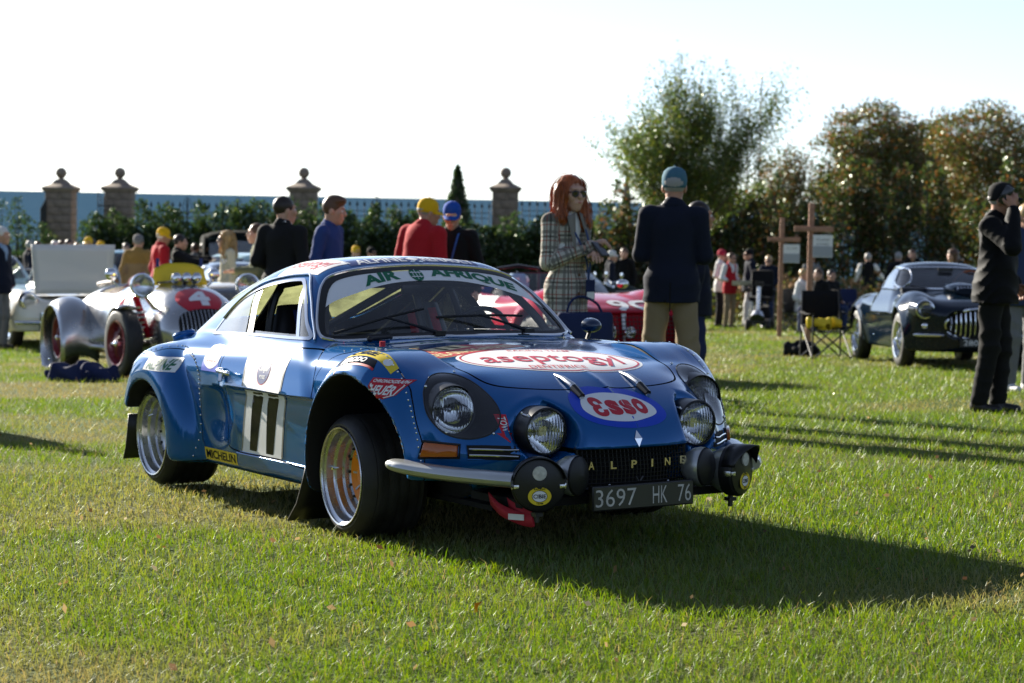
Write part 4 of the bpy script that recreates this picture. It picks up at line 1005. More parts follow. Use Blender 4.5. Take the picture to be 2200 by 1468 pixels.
    for P, how in ((spline([(-.199, .741), (-.10, .752), (.05, .760), (.19, .760), (.285, .746), (.353, .720), (.424, .675), (.476, .628), (.518, .577), (.54, .54), (.559, .496), (.572, .462), (.585, .41), (.595, .36)], 26), 'side'),
                   (spline([(-1.55, .19), (-1.525, .31), (-1.51, .44), (-1.505, .525), (-1.526, .592), (-1.60, .646), (-1.70, .676), (-1.80, .692), (-1.90, .690), (-2.0, .668)], 30), 'side')):
        for q in curve_on(P - [(.012, -.004)] * len(P), how, .001): rv.sphere(q, .0045, 6, 4)
        for q in curve_on(P - [(.012, -.004)] * len(P), how, .001): rv.sphere(q * [1, -1, 1], .0045, 6, 4)
    rv.build('rivet', M('chrome'), car, kind='stuff')
    # ---- headlamps
    for s in (-1, 1):
        h = skin_part('headlight', 'lamp_cover', MAT['clear'], .001, side=s)
        P = wrap([(s * p[0], p[1]) for p in HL], 'front', 0, None)[0]; P = P[np.argsort(np.arctan2(P[:, 2] - .56, (P[:, 1] - s * .585)))]
        c = np.array([.590, s * .590, .552]); ang = np.arctan2(P[:, 2] - .56, P[:, 1] - s * .585)
        L = np.stack([c + [0, .098 * math.cos(a), .098 * math.sin(a)] for a in ang])
        rows = [P * (1 - t) + L * t + np.array([-.05 * math.sin(math.pi * t), 0, 0]) for t in np.linspace(0, 1, 7)]
        rows = [np.vstack([r, r[:1]]) for r in rows]
        MB().grid(rows).build('bowl', M('black_trim'), h)
        MB().tube(P, .0035, 6, closed=True).build('bowl_rim', M('black_rubber'), h)
        MB().lathe([(.001, -.085), (.04, -.075), (.07, -.05), (.088, -.012), (.090, 0)], c, (1, 0, 0), 32).build('reflector', M('chrome'), h)
        MB().lathe([(.092, -.006), (.098, -.004), (.0985, .004), (.096, .010), (.093, .008)], c, (1, 0, 0), 32).build('lamp_ring', M('black_trim'), h)
        MB().lathe([(.089, .004), (.07, .016), (.045, .023), (.02, .026), (.0005, .027), (.0005, .020), (.045, .017), (.07, .010), (.089, -.002), (.089, .004)], c, (1, 0, 0), 32).build('lens', MAT['lens'], h)
        MB().sphere(c + [-.03, 0, 0], .012).build('bulb', M('alloy'), h)
        for q in ((.655, .475), (.515, .472), (.668, .640), (.520, .690)):
            w = wrap([(s * q[0], q[1])], 'front', .003, None)[0][0]; MB().sphere(w, (.006, .006, .006), 8, 5).build('screw', M('chrome'), h)
        # fog lamp standing out of the nose
        c = np.array([.880, s * .352, .482]); f = thing('fog_lamp', None, None); f.parent = car; f.location = tuple(c)
        ax = np.array([.985, -.0 * s, -.02]); ax /= np.linalg.norm(ax)
        MB().lathe([(.092, -.13), (.094, -.02), (.092, .008), (.086, .012), (.083, .006), (.083, -.004)], (0, 0, 0), ax, 36).build('housing', M('black_trim'), f)
        MB().lathe([(.001, -.075), (.035, -.066), (.062, -.042), (.082, -.004)], (0, 0, 0), ax, 32).build('reflector', M('chrome'), f)
        MB().lathe([(.082, .003), (.06, .016), (.03, .022), (.0005, .024), (.0005, .018), (.03, .016), (.06, .010), (.082, -.003), (.082, .003)], (0, 0, 0), ax, 32).build('lens', MAT['lens'], f)
        MB().lathe([(.001, .0), (.020, -.0), (.020, -.03), (.012, -.05)], (-.02, s * 0, 0), ax, 16).build('bulb_shield', M('alloy'), f)
        MB().bar((-.05, -s * 0 - .072, .062), (.0, -.064, .052), .022, .006, up=(0, 1, 1)).sphere((-.045, -.077, .070), .006, 6, 4).sphere((-.01, -.071, .062), .006, 6, 4).build('bracket', M('alloy'), f)
        # turn signal
        q = [(.597 + .0, .385), (.597, .40)]
        oi = (-s) * 0
        sv_ = wrap([(s * p[0], p[1]) for p in ((.726, .380), (.712, .436), (.628, .428), (.632, .385))], 'front', 0, None)[0]
        nrm = np.array([.72, s * .69, 0]); m = MB(); a4 = sv_ - nrm * .01; b4 = sv_ + nrm * .022
        m.add(np.vstack([a4, b4]), [(4, 5, 6, 7), (0, 1, 5, 4), (1, 2, 6, 5), (2, 3, 7, 6), (3, 0, 4, 7)])
        ti = m.build('indicator', M('amber'), car, bevel=.004, smooth=True)
        k4 = sv_.mean(0) + (sv_ - sv_.mean(0)) * 1.10; m = MB(); m.tube(k4 + nrm * .004, .006, 6, closed=True).build('gasket', M('black_rubber'), ti)
        # vent with two rods
        vp = [(s * .604, .376), (s * .604, .430), (s * .452, .430), (s * .452, .376)]
        vd = decal('side_vent', *fill(vp), M('matte_black'), 'front', (0, 0), off=.0015)
        for zz in (.393, .413): MB().tube(curve_on([(s * y, zz) for y in np.linspace(.597, .459, 6)], 'front', .010), .004, 6).build('rod', M('chrome'), vd)
        MB().tube(curve_on(vp + [vp[0]], 'front', .002), .003, 5).build('vent_frame', paint, vd)
        # quarter bumper
        P = spline([(.47, s * .812, .350), (.52, s * .795, .345), (.62, s * .755, .336), (.76, s * .690, .328), (.90, s * .605, .322), (.972, s * .545, .318)], 24)
        rr = np.interp(np.arange(24), [0, 1, 3, 6, 23], [.006, .022, .036, .044, .047])
        bp = MB().tube(P, rr, 14, flat=.62).build('bumper', M('silver_paint'), car)
        for i in (10, 19): MB().sphere(P[i] + np.array([.6, s * .8, 0]) * .028, .008, 8, 6).build('bolt', M('chrome'), bp)
        # driving lamp in a black cover
        c = np.array([1.005, s * .462, .300]); an = math.atan2(s * .50, 1) if s > 0 else math.atan2(-.42, 1)
        ax = np.array([math.cos(an), math.sin(an), 0]); sd = np.array([-ax[1], ax[0], 0])
        dl = thing('driving_lamp', None, None); dl.parent = car; dl.location = tuple(c)
        MB().lathe([(.001, -.15), (.035, -.145), (.06, -.12), (.085, -.07), (.098, -.03)], (0, 0, 0), ax, 32).build('shell', M('silver_paint') if s > 0 else M('black_trim'), dl)
        MB().lathe([(.100, -.035), (.102, -.01), (.102, .012), (.094, .018)], (0, 0, 0), ax, 36).build('rim', M('black_trim'), dl)
        cv = MB().lathe([(.096, .010), (.094, .022), (.05, .032), (.0005, .034)], (0, 0, 0), ax, 36).build('cover', M('black_trim'), dl)
        MB().lathe([(.027, .0), (.026, .006), (.0005, .008)], ax * .032 + np.array([0, 0, .045]), ax, 20).build('window', M('hand_paint'), dl)
        pk = [[ax * d + r_ * (math.cos(a) * sd + math.sin(a) * np.array([0, 0, 1])) for a in np.linspace(rad(12), rad(168), 22)] for d, r_ in ((-.02, .104), (.02, .105), (.045 if s < 0 else .085, .104))]
        if s > 0: pk[2] = [p - np.array([0, 0, .0]) - ax * .05 * abs(math.cos(a)) ** 2 for p, a in zip(pk[2], np.linspace(rad(12), rad(168), 22))]
        MB().grid(pk).build('peak', M('black_trim'), dl, solid=.003)
        e = lambda x_, z_, d=.034: ax * (d) + sd * x_ + np.array([0, 0, z_])
        def face(nm, pts, tri, mat, d): raw_mesh(nm, [e(p[0], p[1], d) for p in pts], tri, mat, dl, smooth=False)
        sc_ = np.array([0, -.040])
        face('sticker', *[np.asarray(q) + (sc_ if i == 0 else 0) for i, q in enumerate(fill(ellipse(.044, .034, 32)))], Y_, .0335)
        face('sticker_line', *[np.asarray(q) + (sc_ if i == 0 else 0) for i, q in enumerate(fill(ellipse(.029, .022, 28)))], K_, .0342)
        face('sticker_field', *[np.asarray(q) + (sc_ if i == 0 else 0) for i, q in enumerate(fill(ellipse(.027, .020, 28)))], W_, .0348)
        g = fit_glyphs('CIBIE', .048, .015, offset=.02); face('lettering', g[0] + sc_, g[1], K_, .0356)
        g = fit_glyphs('RACING', .042, .007, offset=.02); face('lettering', g[0] + sc_ + [0, .0265 - 0], g[1], K_, .0342)
        g = fit_glyphs('TEAM', .026, .007, offset=.02); face('lettering', g[0] + sc_ + [0, -.0265], g[1], K_, .0342)
        for t_ in (-1, 1):
            MB().box(ax * .024 + sd * t_ * .086 + np.array([0, 0, -.005]), (.012, .020, .016), np.array([ax, sd, [0, 0, 1]]).T).box(ax * .004 + sd * t_ * .100 + np.array([0, 0, -.005]), (.03, .006, .022), np.array([ax, sd, [0, 0, 1]]).T).build('clip', M('alloy'), dl, bevel=.002)
        MB().tube([(-.03 * ax[0], -.03 * ax[1], -.10), (-.03 * ax[0], -.03 * ax[1], -.145)], .010, 8).box((-.03 * ax[0], -.03 * ax[1], -.115), (.035, .035, .014)).build('mounting', M('steel_dark'), dl)
        # bumper end bullet with a black face
        c = np.array([.990, s * .297, .322]); an = rad(27); ax = np.array([math.cos(an), math.sin(an), 0])
        bl = MB().lathe([(.001, -.085), (.03, -.08), (.055, -.06), (.072, -.03), (.078, .0), (.076, .018)], c, ax, 28).build('bumper_end', M('silver_paint'), car)
        MB().lathe([(.074, .012), (.072, .026), (.05, .038), (.0005, .044)], c, ax, 28).build('end_cap', M('black_rubber'), bl)
        # mirror on the far wing, bonnet stays
        cst = wrap([(.632, s * .155)], 'top', .003, None)[0][0]; ce = wrap([(.830, s * .155)], 'top', .003, None)[0][0]
        hg = MB().tube([cst, cst * .7 + ce * .3 + [0, 0, .014], cst * .35 + ce * .65 + [0, 0, .020], ce], [.004, .011, .014, .010], 8, flat=.8).build('bonnet_stay', M('alloy'), car)
        MB().tube([cst * .30 + ce * .70 + [0, 0, .014], ce * 1.0 + [0, 0, .008]], [.016, .013], 8).build('stay_foot', M('black_trim'), hg)
        # mud flaps
        MB().grid([[(x0 - dx, s * (y0 + t * .20 - .02), z0) for t in np.linspace(0, 1, 4)] for x0, dx, z0, y0 in ((-.27, 0, .30, .62), (-.30, .02, .20, .62), (-.35, .03, .10, .62), (-.42, .05, .02, .62))]).build('mud_flap', M('black_rubber'), car, solid=.006)
        MB().grid([[(x0, s * (.60 + t * .22), z0) for t in np.linspace(0, 1, 4)] for x0, z0 in ((-2.31, .34), (-2.33, .25), (-2.355, .17), (-2.39, .11))]).build('mud_flap', M('black_rubber'), car, solid=.006)
    # ---- wheels
    for x in (0, -2.1):
        for s in (-1, 1):
            w = thing('wheel', None, None); w.parent = car; w.location = (x, s * .78, .250); w.rotation_euler = (0, 0, rad(-2) if x == 0 else 0)
            ax = (0, s, 0); fr = x == 0
            tp = [(.198, -.012), (.205, -.004), (.214, -.004), (.228, -.014), (.240, -.030), (.2475, -.046), (.2485, -.050), (.247, -.054), (.2495, -.060)]
            for k in range(4): tp += [(.250, -.075 - k * .045), (.250, -.098 - k * .045), (.2445, -.099 - k * .045), (.2445, -.104 - k * .045)]
            tp += [(.250, -.255), (.240, -.275), (.20, -.285)]
            ty = MB().lathe(tp, (0, 0, 0), ax, 72)
            ty = ty.build('tyre', M('tyre_rubber'), w, sharp=30)
            rp = [(.193, .0), (.199, .002), (.201, -.002), (.198, -.010), (.190, -.016), (.184, -.020), (.182, -.05), (.178, -.056), (.170, -.060), (.168, -.085), (.160, -.088), (.152, -.090), (.149, -.108), (.128, -.110), (.126, -.116)]
            rim = MB().lathe(rp, (0, 0, 0), ax, 64).build('rim', M('alloy'), w, sharp=25)
            hub = MB().lathe([(.130, -.108), (.115, -.118), (.06, -.130), (.055, -.108), (.048, -.098), (.03, -.098), (.0005, -.097)], (0, 0, 0), ax, 40).build('hub_disc', M('hub_orange') if fr else M('alloy'), w)
            if fr:
                for k in range(10):
                    a = k * math.pi / 5; d = np.array([math.cos(a), 0, math.sin(a)])
                    MB().bar(d * .065 + np.array([0, -s * .124, 0]), d * .118 + np.array([0, -s * .114, 0]), .008, .004, up=(0, 1, 0)).build('slot', M('alloy'), w)
            bo = MB()
            for k in range(16):
                a = k * math.pi / 8; bo.lathe([(.006, 0), (.006, .008), (.003, .010), (.0005, .010)], (.138 * math.cos(a), -s * .109, .138 * math.sin(a)), ax, 8)
            bo.build('bolt', M('steel_dark'), w, kind='stuff')
            a = rad(175 if fr else 150); MB().tube([(.172 * math.cos(a), -s * .066, .172 * math.sin(a)), (.160 * math.cos(a), -s * .036, .160 * math.sin(a))], .006, 8).build('valve', M('chrome'), w)
            MB().lathe([(.10, -.20), (.10, -.24), (.0005, -.24)], (0, 0, 0), ax, 20).build('brake_drum', M('steel_dark'), w)
    # ---- grille, letters, plate
    gr = thing('grille', None, None); gr.parent = car
    gx = lambda y: .985 - .75 * y * y
    m = MB()
    for y in np.linspace(-.245, .245, 30): m.tube([(gx(y), y, .264), (gx(y) + .008, y, .335), (gx(y) - .004, y, .413)], .0022, 4)
    for z in np.linspace(.266, .411, 10): m.tube([(gx(y) + .004, y, z) for y in np.linspace(-.245, .245, 12)], .0022, 4)
    m.build('wire_mesh', M('black_trim'), gr)
    m = MB(); m.tube([(gx(y) + .003, y, z) for y, z in spline([(-.25, .27), (-.25, .405), (-.24, .415), (0, .418), (.24, .415), (.25, .405), (.25, .27), (.24, .262), (0, .258), (-.24, .262)], 60, True)], .005, 6, closed=True).build('mesh_frame', M('black_trim'), gr)
    MB().box((.80, 0, .335), (.02, .60, .20)).build('radiator', M('matte_black'), gr)
    for i, (ch, y) in enumerate(zip('ALPINE', (-.205, -.118, -.030, .055, .135, .225))):
        V2, T2 = fit_glyphs(ch, .008 if ch == 'I' else .026, .030, offset=.02)
        P = np.array([[gx(y) + .020, y + p[0], .352 + p[1]] for p in V2]); o = raw_mesh('letter', P, T2, M('brass'), gr, smooth=False); md = o.modifiers.new('thick', 'SOLIDIFY'); md.thickness = .004
    for y in (-.16, .20): MB().box((gx(y) + .004, y, .425), (.012, .014, .03)).build('grille_clip', M('black_trim'), gr)
    pt = MB().box((1.008, .001, .231), (.03, .470, .096)).build('number_plate', M('black_trim'), car, bevel=.004)
    MB().box((1.0245, .001, .231), (.003, .456, .084)).build('plate_face', M('olive_plate'), pt)
    for txt, w_, cy in (('3697', .185, -.128), ('HK', .068, .075), ('76', .062, .190)):
        g = fit_glyphs(txt, w_, .066, offset=-.004); raw_mesh('lettering', [(1.0268, cy + p[0], .232 + p[1]) for p in g[0]], g[1], M('hand_paint'), pt, smooth=False)
    for y in (-.15, .12): MB().sphere((1.012, y, .281), (.008, .008, .004), 8, 4).build('plate_bolt', M('chrome'), pt)
    MB().tube([(1.0, -.01, .286), (1.0, -.018, .298), (1.0, -.022, .302)], .005, 6).tube([(1.0, .0, .286), (1.0, .010, .298), (1.0, .014, .302)], .005, 6).build('wing_nut', M('steel_dark'), pt)
    em = wrap([(-.012 + dy, .448 + dz) for dy, dz in ((-.016, 0), (0, -.030), (.016, 0), (0, .030))], 'front', .004, None)[0]
    e_o = raw_mesh('emblem', em, [[0, 1, 2], [0, 2, 3]], M('chrome'), car, smooth=False)
    # lower valance, floor, tow strap
    MB().box((.72, 0, .215), (.38, .95, .03)).box((.2, 0, .17), (.9, .9, .02)).box((-1.1, 0, .165), (1.9, 1.38, .02)).box((-2.3, 0, .37), (.5, .9, .02)).build('floor_pan', M('matte_black'), car)
    tw = MB()
    P = spline([(.72, -.50, .222), (.80, -.505, .190), (.86, -.49, .172), (.92, -.475, .162), (.965, -.465, .162), (.972, -.465, .172), (.93, -.47, .182), (.87, -.475, .192), (.81, -.475, .207)], 34)
    tw.grid([[p + np.array([-.01, 0, .024]), p - np.array([-.01, 0, .024])] for p in P])
    tso = tw.build('tow_strap', M('tow_red'), car, solid=.005)
    MB().box((.905, -.497, .170), (.065, .004, .022), np.array(Matrix.Rotation(rad(32), 3, 'Z'))).build('strap_label', W_, tso)
    # ---- wipers, mirror, handle, bonnet latches
    for a, k, b_ in (((-.40, -.10, .80), (-.478, -.33, .865), (-.488, -.575, .802)), ((-.405, .36, .80), (-.470, .14, .868), (-.505, -.06, .862))):
        wp = MB().tube(spline([np.array(a), (np.array(a) + np.array(k)) / 2 + [.022, 0, .004], np.array(k) + [.018, 0, .006]], 10), [.010] * 4 + [.006] * 6, 6).build('wiper', M('black_trim'), car)
        k_ = np.array(k) + [.012, 0, .004]; e1 = np.array(b_) + [.012, 0, .004]; e0 = 2 * k_ - e1
        if a[1] < 0: e0 = k_ + (k_ - e1) * .75
        MB().tube(spline([e0 + [0.004, 0, -.010], k_, e1], 12), .0065, 6).build('wiper_blade', M('black_rubber'), wp)
        MB().box(np.array(a) + [.004, 0, 0], (.03, .05, .02)).build('wiper_boss', M('black_trim'), wp)
    mc = np.array([-.44, .715, .815])
    mr = MB().lathe([(.001, -.02), (.014, -.018), (.028, -.004), (.036, .02), (.038, .05), (.034, .055), (.001, .05)], mc + [.045, 0, 0], (-1, .1, .05), 20, sq=(1.2, .9)).build('mirror', M('mirror_blue', (.004, .02, .06), .2, 0, .6), car)
    MB().tube([mc + [0, .0, -.03], mc + [0.02, -.03, -.075]], .010, 8).build('mirror_foot', M('black_trim'), mr)
    hd = MB().tube(spline([(-1.245, -.768, .612), (-1.23, -.792, .614), (-1.19, -.797, .612), (-1.12, -.795, .608), (-1.09, -.792, .607)], 14), [.012, .012, .012, .011, .010, .009, .009, .009, .009, .010, .011, .012, .012, .008], 8).box((-1.245, -.766, .606), (.045, .016, .04)).build('door_handle', M('chrome'), door, bevel=.003)
    MB().tube([(-1.235, -.775, .60), (-1.225, -.782, .565)], .010, 8).build('lock', M('chrome'), car)
    for y in (-.42,):
        b0 = wrap([(-.40, -.44), (-.40, -.34)], 'top', .02, None)[0]
        MB().tube([b0[0], b0[1]], .008, 8).sphere(b0[0], .014, 8, 6).sphere(b0[1], .010, 8, 6).tube([b0.mean(0), b0.mean(0) - [0, 0, .03]], .008, 6).build('bonnet_latch', M('black_trim'), car)
    rl_ = wrap([(-.05, -.56)], 'top', .006, None)[0][0]; MB().tube([rl_, rl_ + [0, 0, .022]], .012, 10).build('marker_lamp', M('decal_red'), car)
    for y in (-.022, .022):
        q = wrap([(-.785, y)], 'top', .004, None)[0][0]; MB().sphere(q, (.010, .010, .008), 8, 5).build('aerial_foot', M('chrome'), car)
    sq = wrap([(-2.28, -.52)], 'top', 0, None)[0][0]; MB().lathe([(.062, 0), (.066, .01), (.060, .018)], sq + [0, 0, .0], (-.35, -.1, 1), 20, a0=0, a1=math.pi).lathe([(.06, 0), (.06, .05), (.05, .06), (.001, .06)], sq - [0, 0, .02], (-.2, -.2, 1), 20).build('fuel_cap', paint, car)
    # ---- cabin: cage, seats, dash, wheel
    cg = MB(); r = .019
    for s in (-1, 1):
        cg.tube(spline([(-1.28, s * .50, .25), (-1.28, s * .52, .70), (-1.29, s * .47, .95), (-1.30, s * .36, 1.02), (-1.30, 0, 1.04)], 24), r, 8)
        cg.tube(spline([(-.52, s * .60, .40), (-.56, s * .575, .76), (-.80, s * .46, 1.0), (-.95, s * .43, 1.03), (-1.29, s * .44, 1.0)], 24), r, 8)
        cg.tube([(-1.29, s * .45, .98), (-2.05, s * .40, .55)], r, 8)
    cg.tube([(-.80, -.45, 1.01), (-.80, .45, 1.01)], r, 8).tube([(-1.28, -.50, .35), (-1.30, .40, 1.0)], r, 8).tube([(-1.28, .50, .62), (-1.28, -.50, .62)], r, 8).tube([(-.79, -.02, 1.03), (-.62, -.02, .72)], r, 8).tube([(-.82, -.04, 1.02), (-1.28, -.5, .66)], r, 8)
    cg.build('roll_cage', M('black_trim'), car)
    for s in (-1, 1):
        st = MB(); st.tube([(-1.05, s * .30, .28), (-1.22, s * .30, .40), (-1.32, s * .30, .66), (-1.37, s * .30, .90)], [.20, .22, .21, .13], 14, flat=.32, up=(1, 0, 0)).tube([(-.72, s * .30, .36), (-.90, s * .30, .30), (-1.1, s * .30, .27)], [.18, .20, .20], 12, flat=.35)
        so_ = st.build('seat', M('black_trim'), car)
        for t_ in (-.06, .06): MB().tube([(-1.30, s * .30 + t_, .88), (-1.20, s * .30 + t_ * 1.1, .70), (-1.02, s * .30 + t_ * 1.2, .42)], .022, 6, flat=.15, up=(1, 0, 0)).build('harness', M('decal_navy') if s < 0 else M('decal_red'), so_)
    MB().tube([(-.56, y, .715 - .05 * abs(y)) for y in np.linspace(-.58, .58, 12)], .075, 10, flat=.7).box((-.50, 0, .60), (.08, 1.1, .20)).build('dashboard', M('matte_black'), car)
    sw = MB(); ax = np.array([-.94, 0, .34]); S_, U_, _d = frame(ax); cc = np.array([-.76, .30, .735])
    sw.tube([cc + .17 * (math.cos(t) * S_ + math.sin(t) * U_) for t in np.linspace(0, 2 * math.pi, 32, endpoint=False)], .013, 8, closed=True)
    for t in (0, 2.1, 4.2): sw.bar(cc, cc + .165 * (math.cos(t) * S_ + math.sin(t) * U_), .02, .006, up=ax)
    sw.tube([cc, cc - ax * .2], .02, 8).build('steering_wheel', M('black_trim'), car)
    MB().tube([(-.74, -.04, 1.035), (-.70, -.04, 1.0)], .008, 6).box((-.70, -.04, .985), (.015, .17, .045)).build('rear_view_mirror', M('black_trim'), car, bevel=.004)
    MB().box((-1.62, 0, .50), (.04, 1.2, .5)).box((-1.0, 0, .215), (1.3, 1.3, .03)).box((-1.0, 0, .32), (1.2, .22, .2)).build('cabin_floor', M('matte_black'), car)
    # rally plate inside the rear window
    rp = MB(); b = decal('rally_plate', *fill([(-.20, -.10), (.20, -.10), (.20, .0), (.10, .08), (-.10, .08), (-.20, .0)]), R_, 'top', (-1.75, -.10), (0, -1), (1, 0), -.006); decal('plate_field', *rect(.16, .06), M('decal_cream'), 'top', (-1.72, -.10), (0, -1), (1, 0), -.009, b)
    return car
alpine()

# ================================================================== people
M('skin', (.52, .29, .20), .5, var=.12, vscale=20); M('skin_tan', (.42, .21, .135), .5, var=.12, vscale=20); M('skin_pale', (.50, .29, .205), .5, var=.10, vscale=20)
def cloth(name, col, rough=.85, bump=.35, scale=180, **k): return M(name, col, rough, spec=.15, sheen=.03, bump=bump, bscale=scale, **k)
cloth('navy_wool', (.010, .013, .026)); cloth('black_cloth', (.010, .010, .011)); cloth('black_shell', (.004, .004, .005), .7); cloth('charcoal_wool', (.014, .014, .016))
cloth('khaki', (.24, .185, .115)); cloth('denim_black', (.011, .011, .011)); cloth('denim', (.030, .045, .10)); cloth('navy_cotton', (.018, .026, .075)); cloth('blue_knit', (.025, .055, .19), bump=.6, scale=90)
cloth('red_cloth', (.40, .015, .022)); cloth('tan_cloth', (.30, .185, .055)); cloth('cream_wool', (.62, .56, .40), bump=.6, scale=70); cloth('white_cloth', (.70, .70, .68)); cloth('grey_cloth', (.16, .165, .17))
cloth('olive_cloth', (.12, .13, .07)); cloth('light_blue', (.25, .36, .52)); cloth('pink_cloth', (.55, .22, .24)); cloth('yellow_cap', (.72, .42, .015)); cloth('blue_cap', (.015, .07, .36)); cloth('denim_cap', (.06, .145, .20)); cloth('black_cap', (.012, .012, .013)); cloth('red_cap', (.42, .03, .06)); cloth('white_cap', (.65, .65, .63)); cloth('grey_cap', (.18, .18, .18))
M('shoe_black', (.015, .014, .013), .4); M('shoe_brown', (.10, .05, .025), .45); M('shoe_white', (.6, .6, .6), .6)
M('hair_dark', (.022, .014, .010), .45); M('hair_brown', (.09, .045, .022), .45); M('hair_red', (.33, .085, .02), .4, bump=.6, bscale=55, var=.35, vscale=30); M('hair_blond', (.45, .30, .13), .42, bump=.5, bscale=55, var=.25, vscale=30); M('hair_grey', (.30, .29, .28), .5); M('hair_white', (.62, .60, .57), .5)
M('dark_glass', (.008, .008, .009), .06, coat=1); M('phone_black', (.01, .01, .012), .15, coat=.5); M('lips', (.42, .10, .09), .4); M('eye_white', (.7, .7, .7), .2); M('lanyard', (.012, .04, .13), .6)
def plaid():
    m = pbr('plaid', (.20, .19, .165), .9, spec=.15, sheen=.05, bump=.3, bscale=180); N, K = nodes(m); b = N['Principled BSDF']
    tc = N.new('ShaderNodeAttribute'); tc.attribute_name = 'weave'; sx = N.new('ShaderNodeSeparateXYZ'); K.new(tc.outputs['Vector'], sx.inputs[0])
    def mth(op, a, v=None, v2=None):
        n = N.new('ShaderNodeMath'); n.operation = op
        for i, q in enumerate((a, v)):
            if q is None: continue
            if hasattr(q, 'links'): K.new(q, n.inputs[i])
            else: n.inputs[i].default_value = q
        return n.outputs[0]
    hor = sx.outputs[0]; ver = sx.outputs[1]
    def lines(c, period, w, off):
        f = mth('FRACT', mth('ADD', mth('MULTIPLY', c, 1 / period), off)); return mth('LESS_THAN', f, w)
    last = None
    for c, per, w, off, col in ((hor, .11, .13, .0, (.04, .035, .03)), (ver, .11, .13, .0, (.04, .035, .03)), (hor, .11, .22, .35, (.14, .13, .115)), (ver, .11, .22, .35, (.14, .13, .115)), (hor, .11, .06, .72, (.25, .035, .025)), (ver, .11, .06, .72, (.25, .035, .025))):
        mx = N.new('ShaderNodeMix'); mx.data_type = 'RGBA'; f = mth('MULTIPLY', lines(c, per, w, off), .75); K.new(f, mx.inputs[0])
        if last is None: mx.inputs[6].default_value = (.46, .44, .38, 1)
        else: K.new(last, mx.inputs[6])
        mx.inputs[7].default_value = (*col, 1); last = mx.outputs[2]
    K.new(last, b.inputs['Base Color']); return m
MAT['plaid'] = plaid()

def seg(a, b, ra, rb, sy=1.0):
    """distance to a tapered limb; sy < 1 flattens it front to back"""
    a = np.asarray(a, float); b = np.asarray(b, float); e = b - a; ee = max(e @ e, 1e-9)
    def f(x, y, z):
        t = np.clip(((x - a[0]) * e[0] + (y - a[1]) * e[1] + (z - a[2]) * e[2]) / ee, 0, 1)
        return (np.sqrt((x - a[0] - t * e[0]) ** 2 + ((y - a[1] - t * e[1]) / sy) ** 2 + (z - a[2] - t * e[2]) ** 2) - (ra + (rb - ra) * t)) * (sy if sy < 1 else 1)
    return f
def ell(c, r):
    c = np.asarray(c, float); r = np.asarray(r, float); m = r.min()
    def f(x, y, z):
        k = np.sqrt(((x - c[0]) / r[0]) ** 2 + ((y - c[1]) / r[1]) ** 2 + ((z - c[2]) / r[2]) ** 2); return (k - 1) * m
    return f
def union(fs, k=.03):
    def f(x, y, z):
        d = fs[0](x, y, z)
        for g in fs[1:]: d = smin(d, g(x, y, z), k)
        return d
    return f
def folds(f, amp, seed=0, fx=9, fz=14):
    def g(x, y, z):
        u = fz * z + 2.2 * np.sin(fx * .9 * x + fx * .7 * y + seed) + 1.3 * np.sin(.45 * fz * z + seed * 2)
        m = .5 + .5 * np.sin(fx * .8 * x - fx * .6 * y + .35 * fz * z + seed * 3)
        w = 2.1 * fz * z + 3.1 * np.sin(fx * 1.7 * y + seed) + fx * 2.2 * x
        return f(x, y, z) + amp * (1.5 * m * (np.abs(np.sin(u)) - .6) + .55 * (1 - m) * (np.abs(np.sin(w)) - .6))
    return g
def bbox(pts, m):
    P = np.asarray(pts, float); return P.min(0) - m, P.max(0) + m
def hand_parts(w, d, n, side, curl, s, spread=.12):
    """palm and five fingers: w wrist, d towards the fingers, n out of the back of the hand"""
    d = np.asarray(d, float); d /= np.linalg.norm(d); n = np.asarray(n, float); n = n - d * (n @ d); n /= np.linalg.norm(n); t = np.cross(n, d) * side
    fs = []; pts = []
    base = w + d * .085 * s
    fs += [seg(w + d * .01 * s, base + t * .022 * s, .026 * s, .020 * s), seg(w + d * .015 * s, base - t * .024 * s, .024 * s, .018 * s), seg(w + d * .05 * s + t * .02 * s, w + d * .07 * s - t * .02 * s, .018 * s, .017 * s)]
    for j, (o, L) in enumerate(((.032, .070), (.011, .080), (-.011, .074), (-.031, .058))):
        p = base + t * o * s - d * .008 * s; dd = d + t * (o / .032) * spread; dd /= np.linalg.norm(dd); a = curl * (.55 + .1 * j)
        for q in (.45, .32, .26):
            dd = dd * math.cos(a) - n * math.sin(a); dd /= np.linalg.norm(dd); e = p + dd * L * q * s; r0 = .0095 * s * (1.0 - .18 * (q < .4)); fs.append(seg(p, e, r0, r0 * .9)); p = e; a = curl
            pts.append(e)
    p = w + d * .03 * s + t * .028 * s; dd = d * .75 + t * .65 - n * .35; dd /= np.linalg.norm(dd)
    for q in (.040, .030): e = p + dd * q * s; fs.append(seg(p, e, .0125 * s, .0105 * s)); p = e; dd = dd + d * .45 - t * .15 * curl; dd /= np.linalg.norm(dd); pts.append(e)
    return fs, np.array(pts + [w, base])
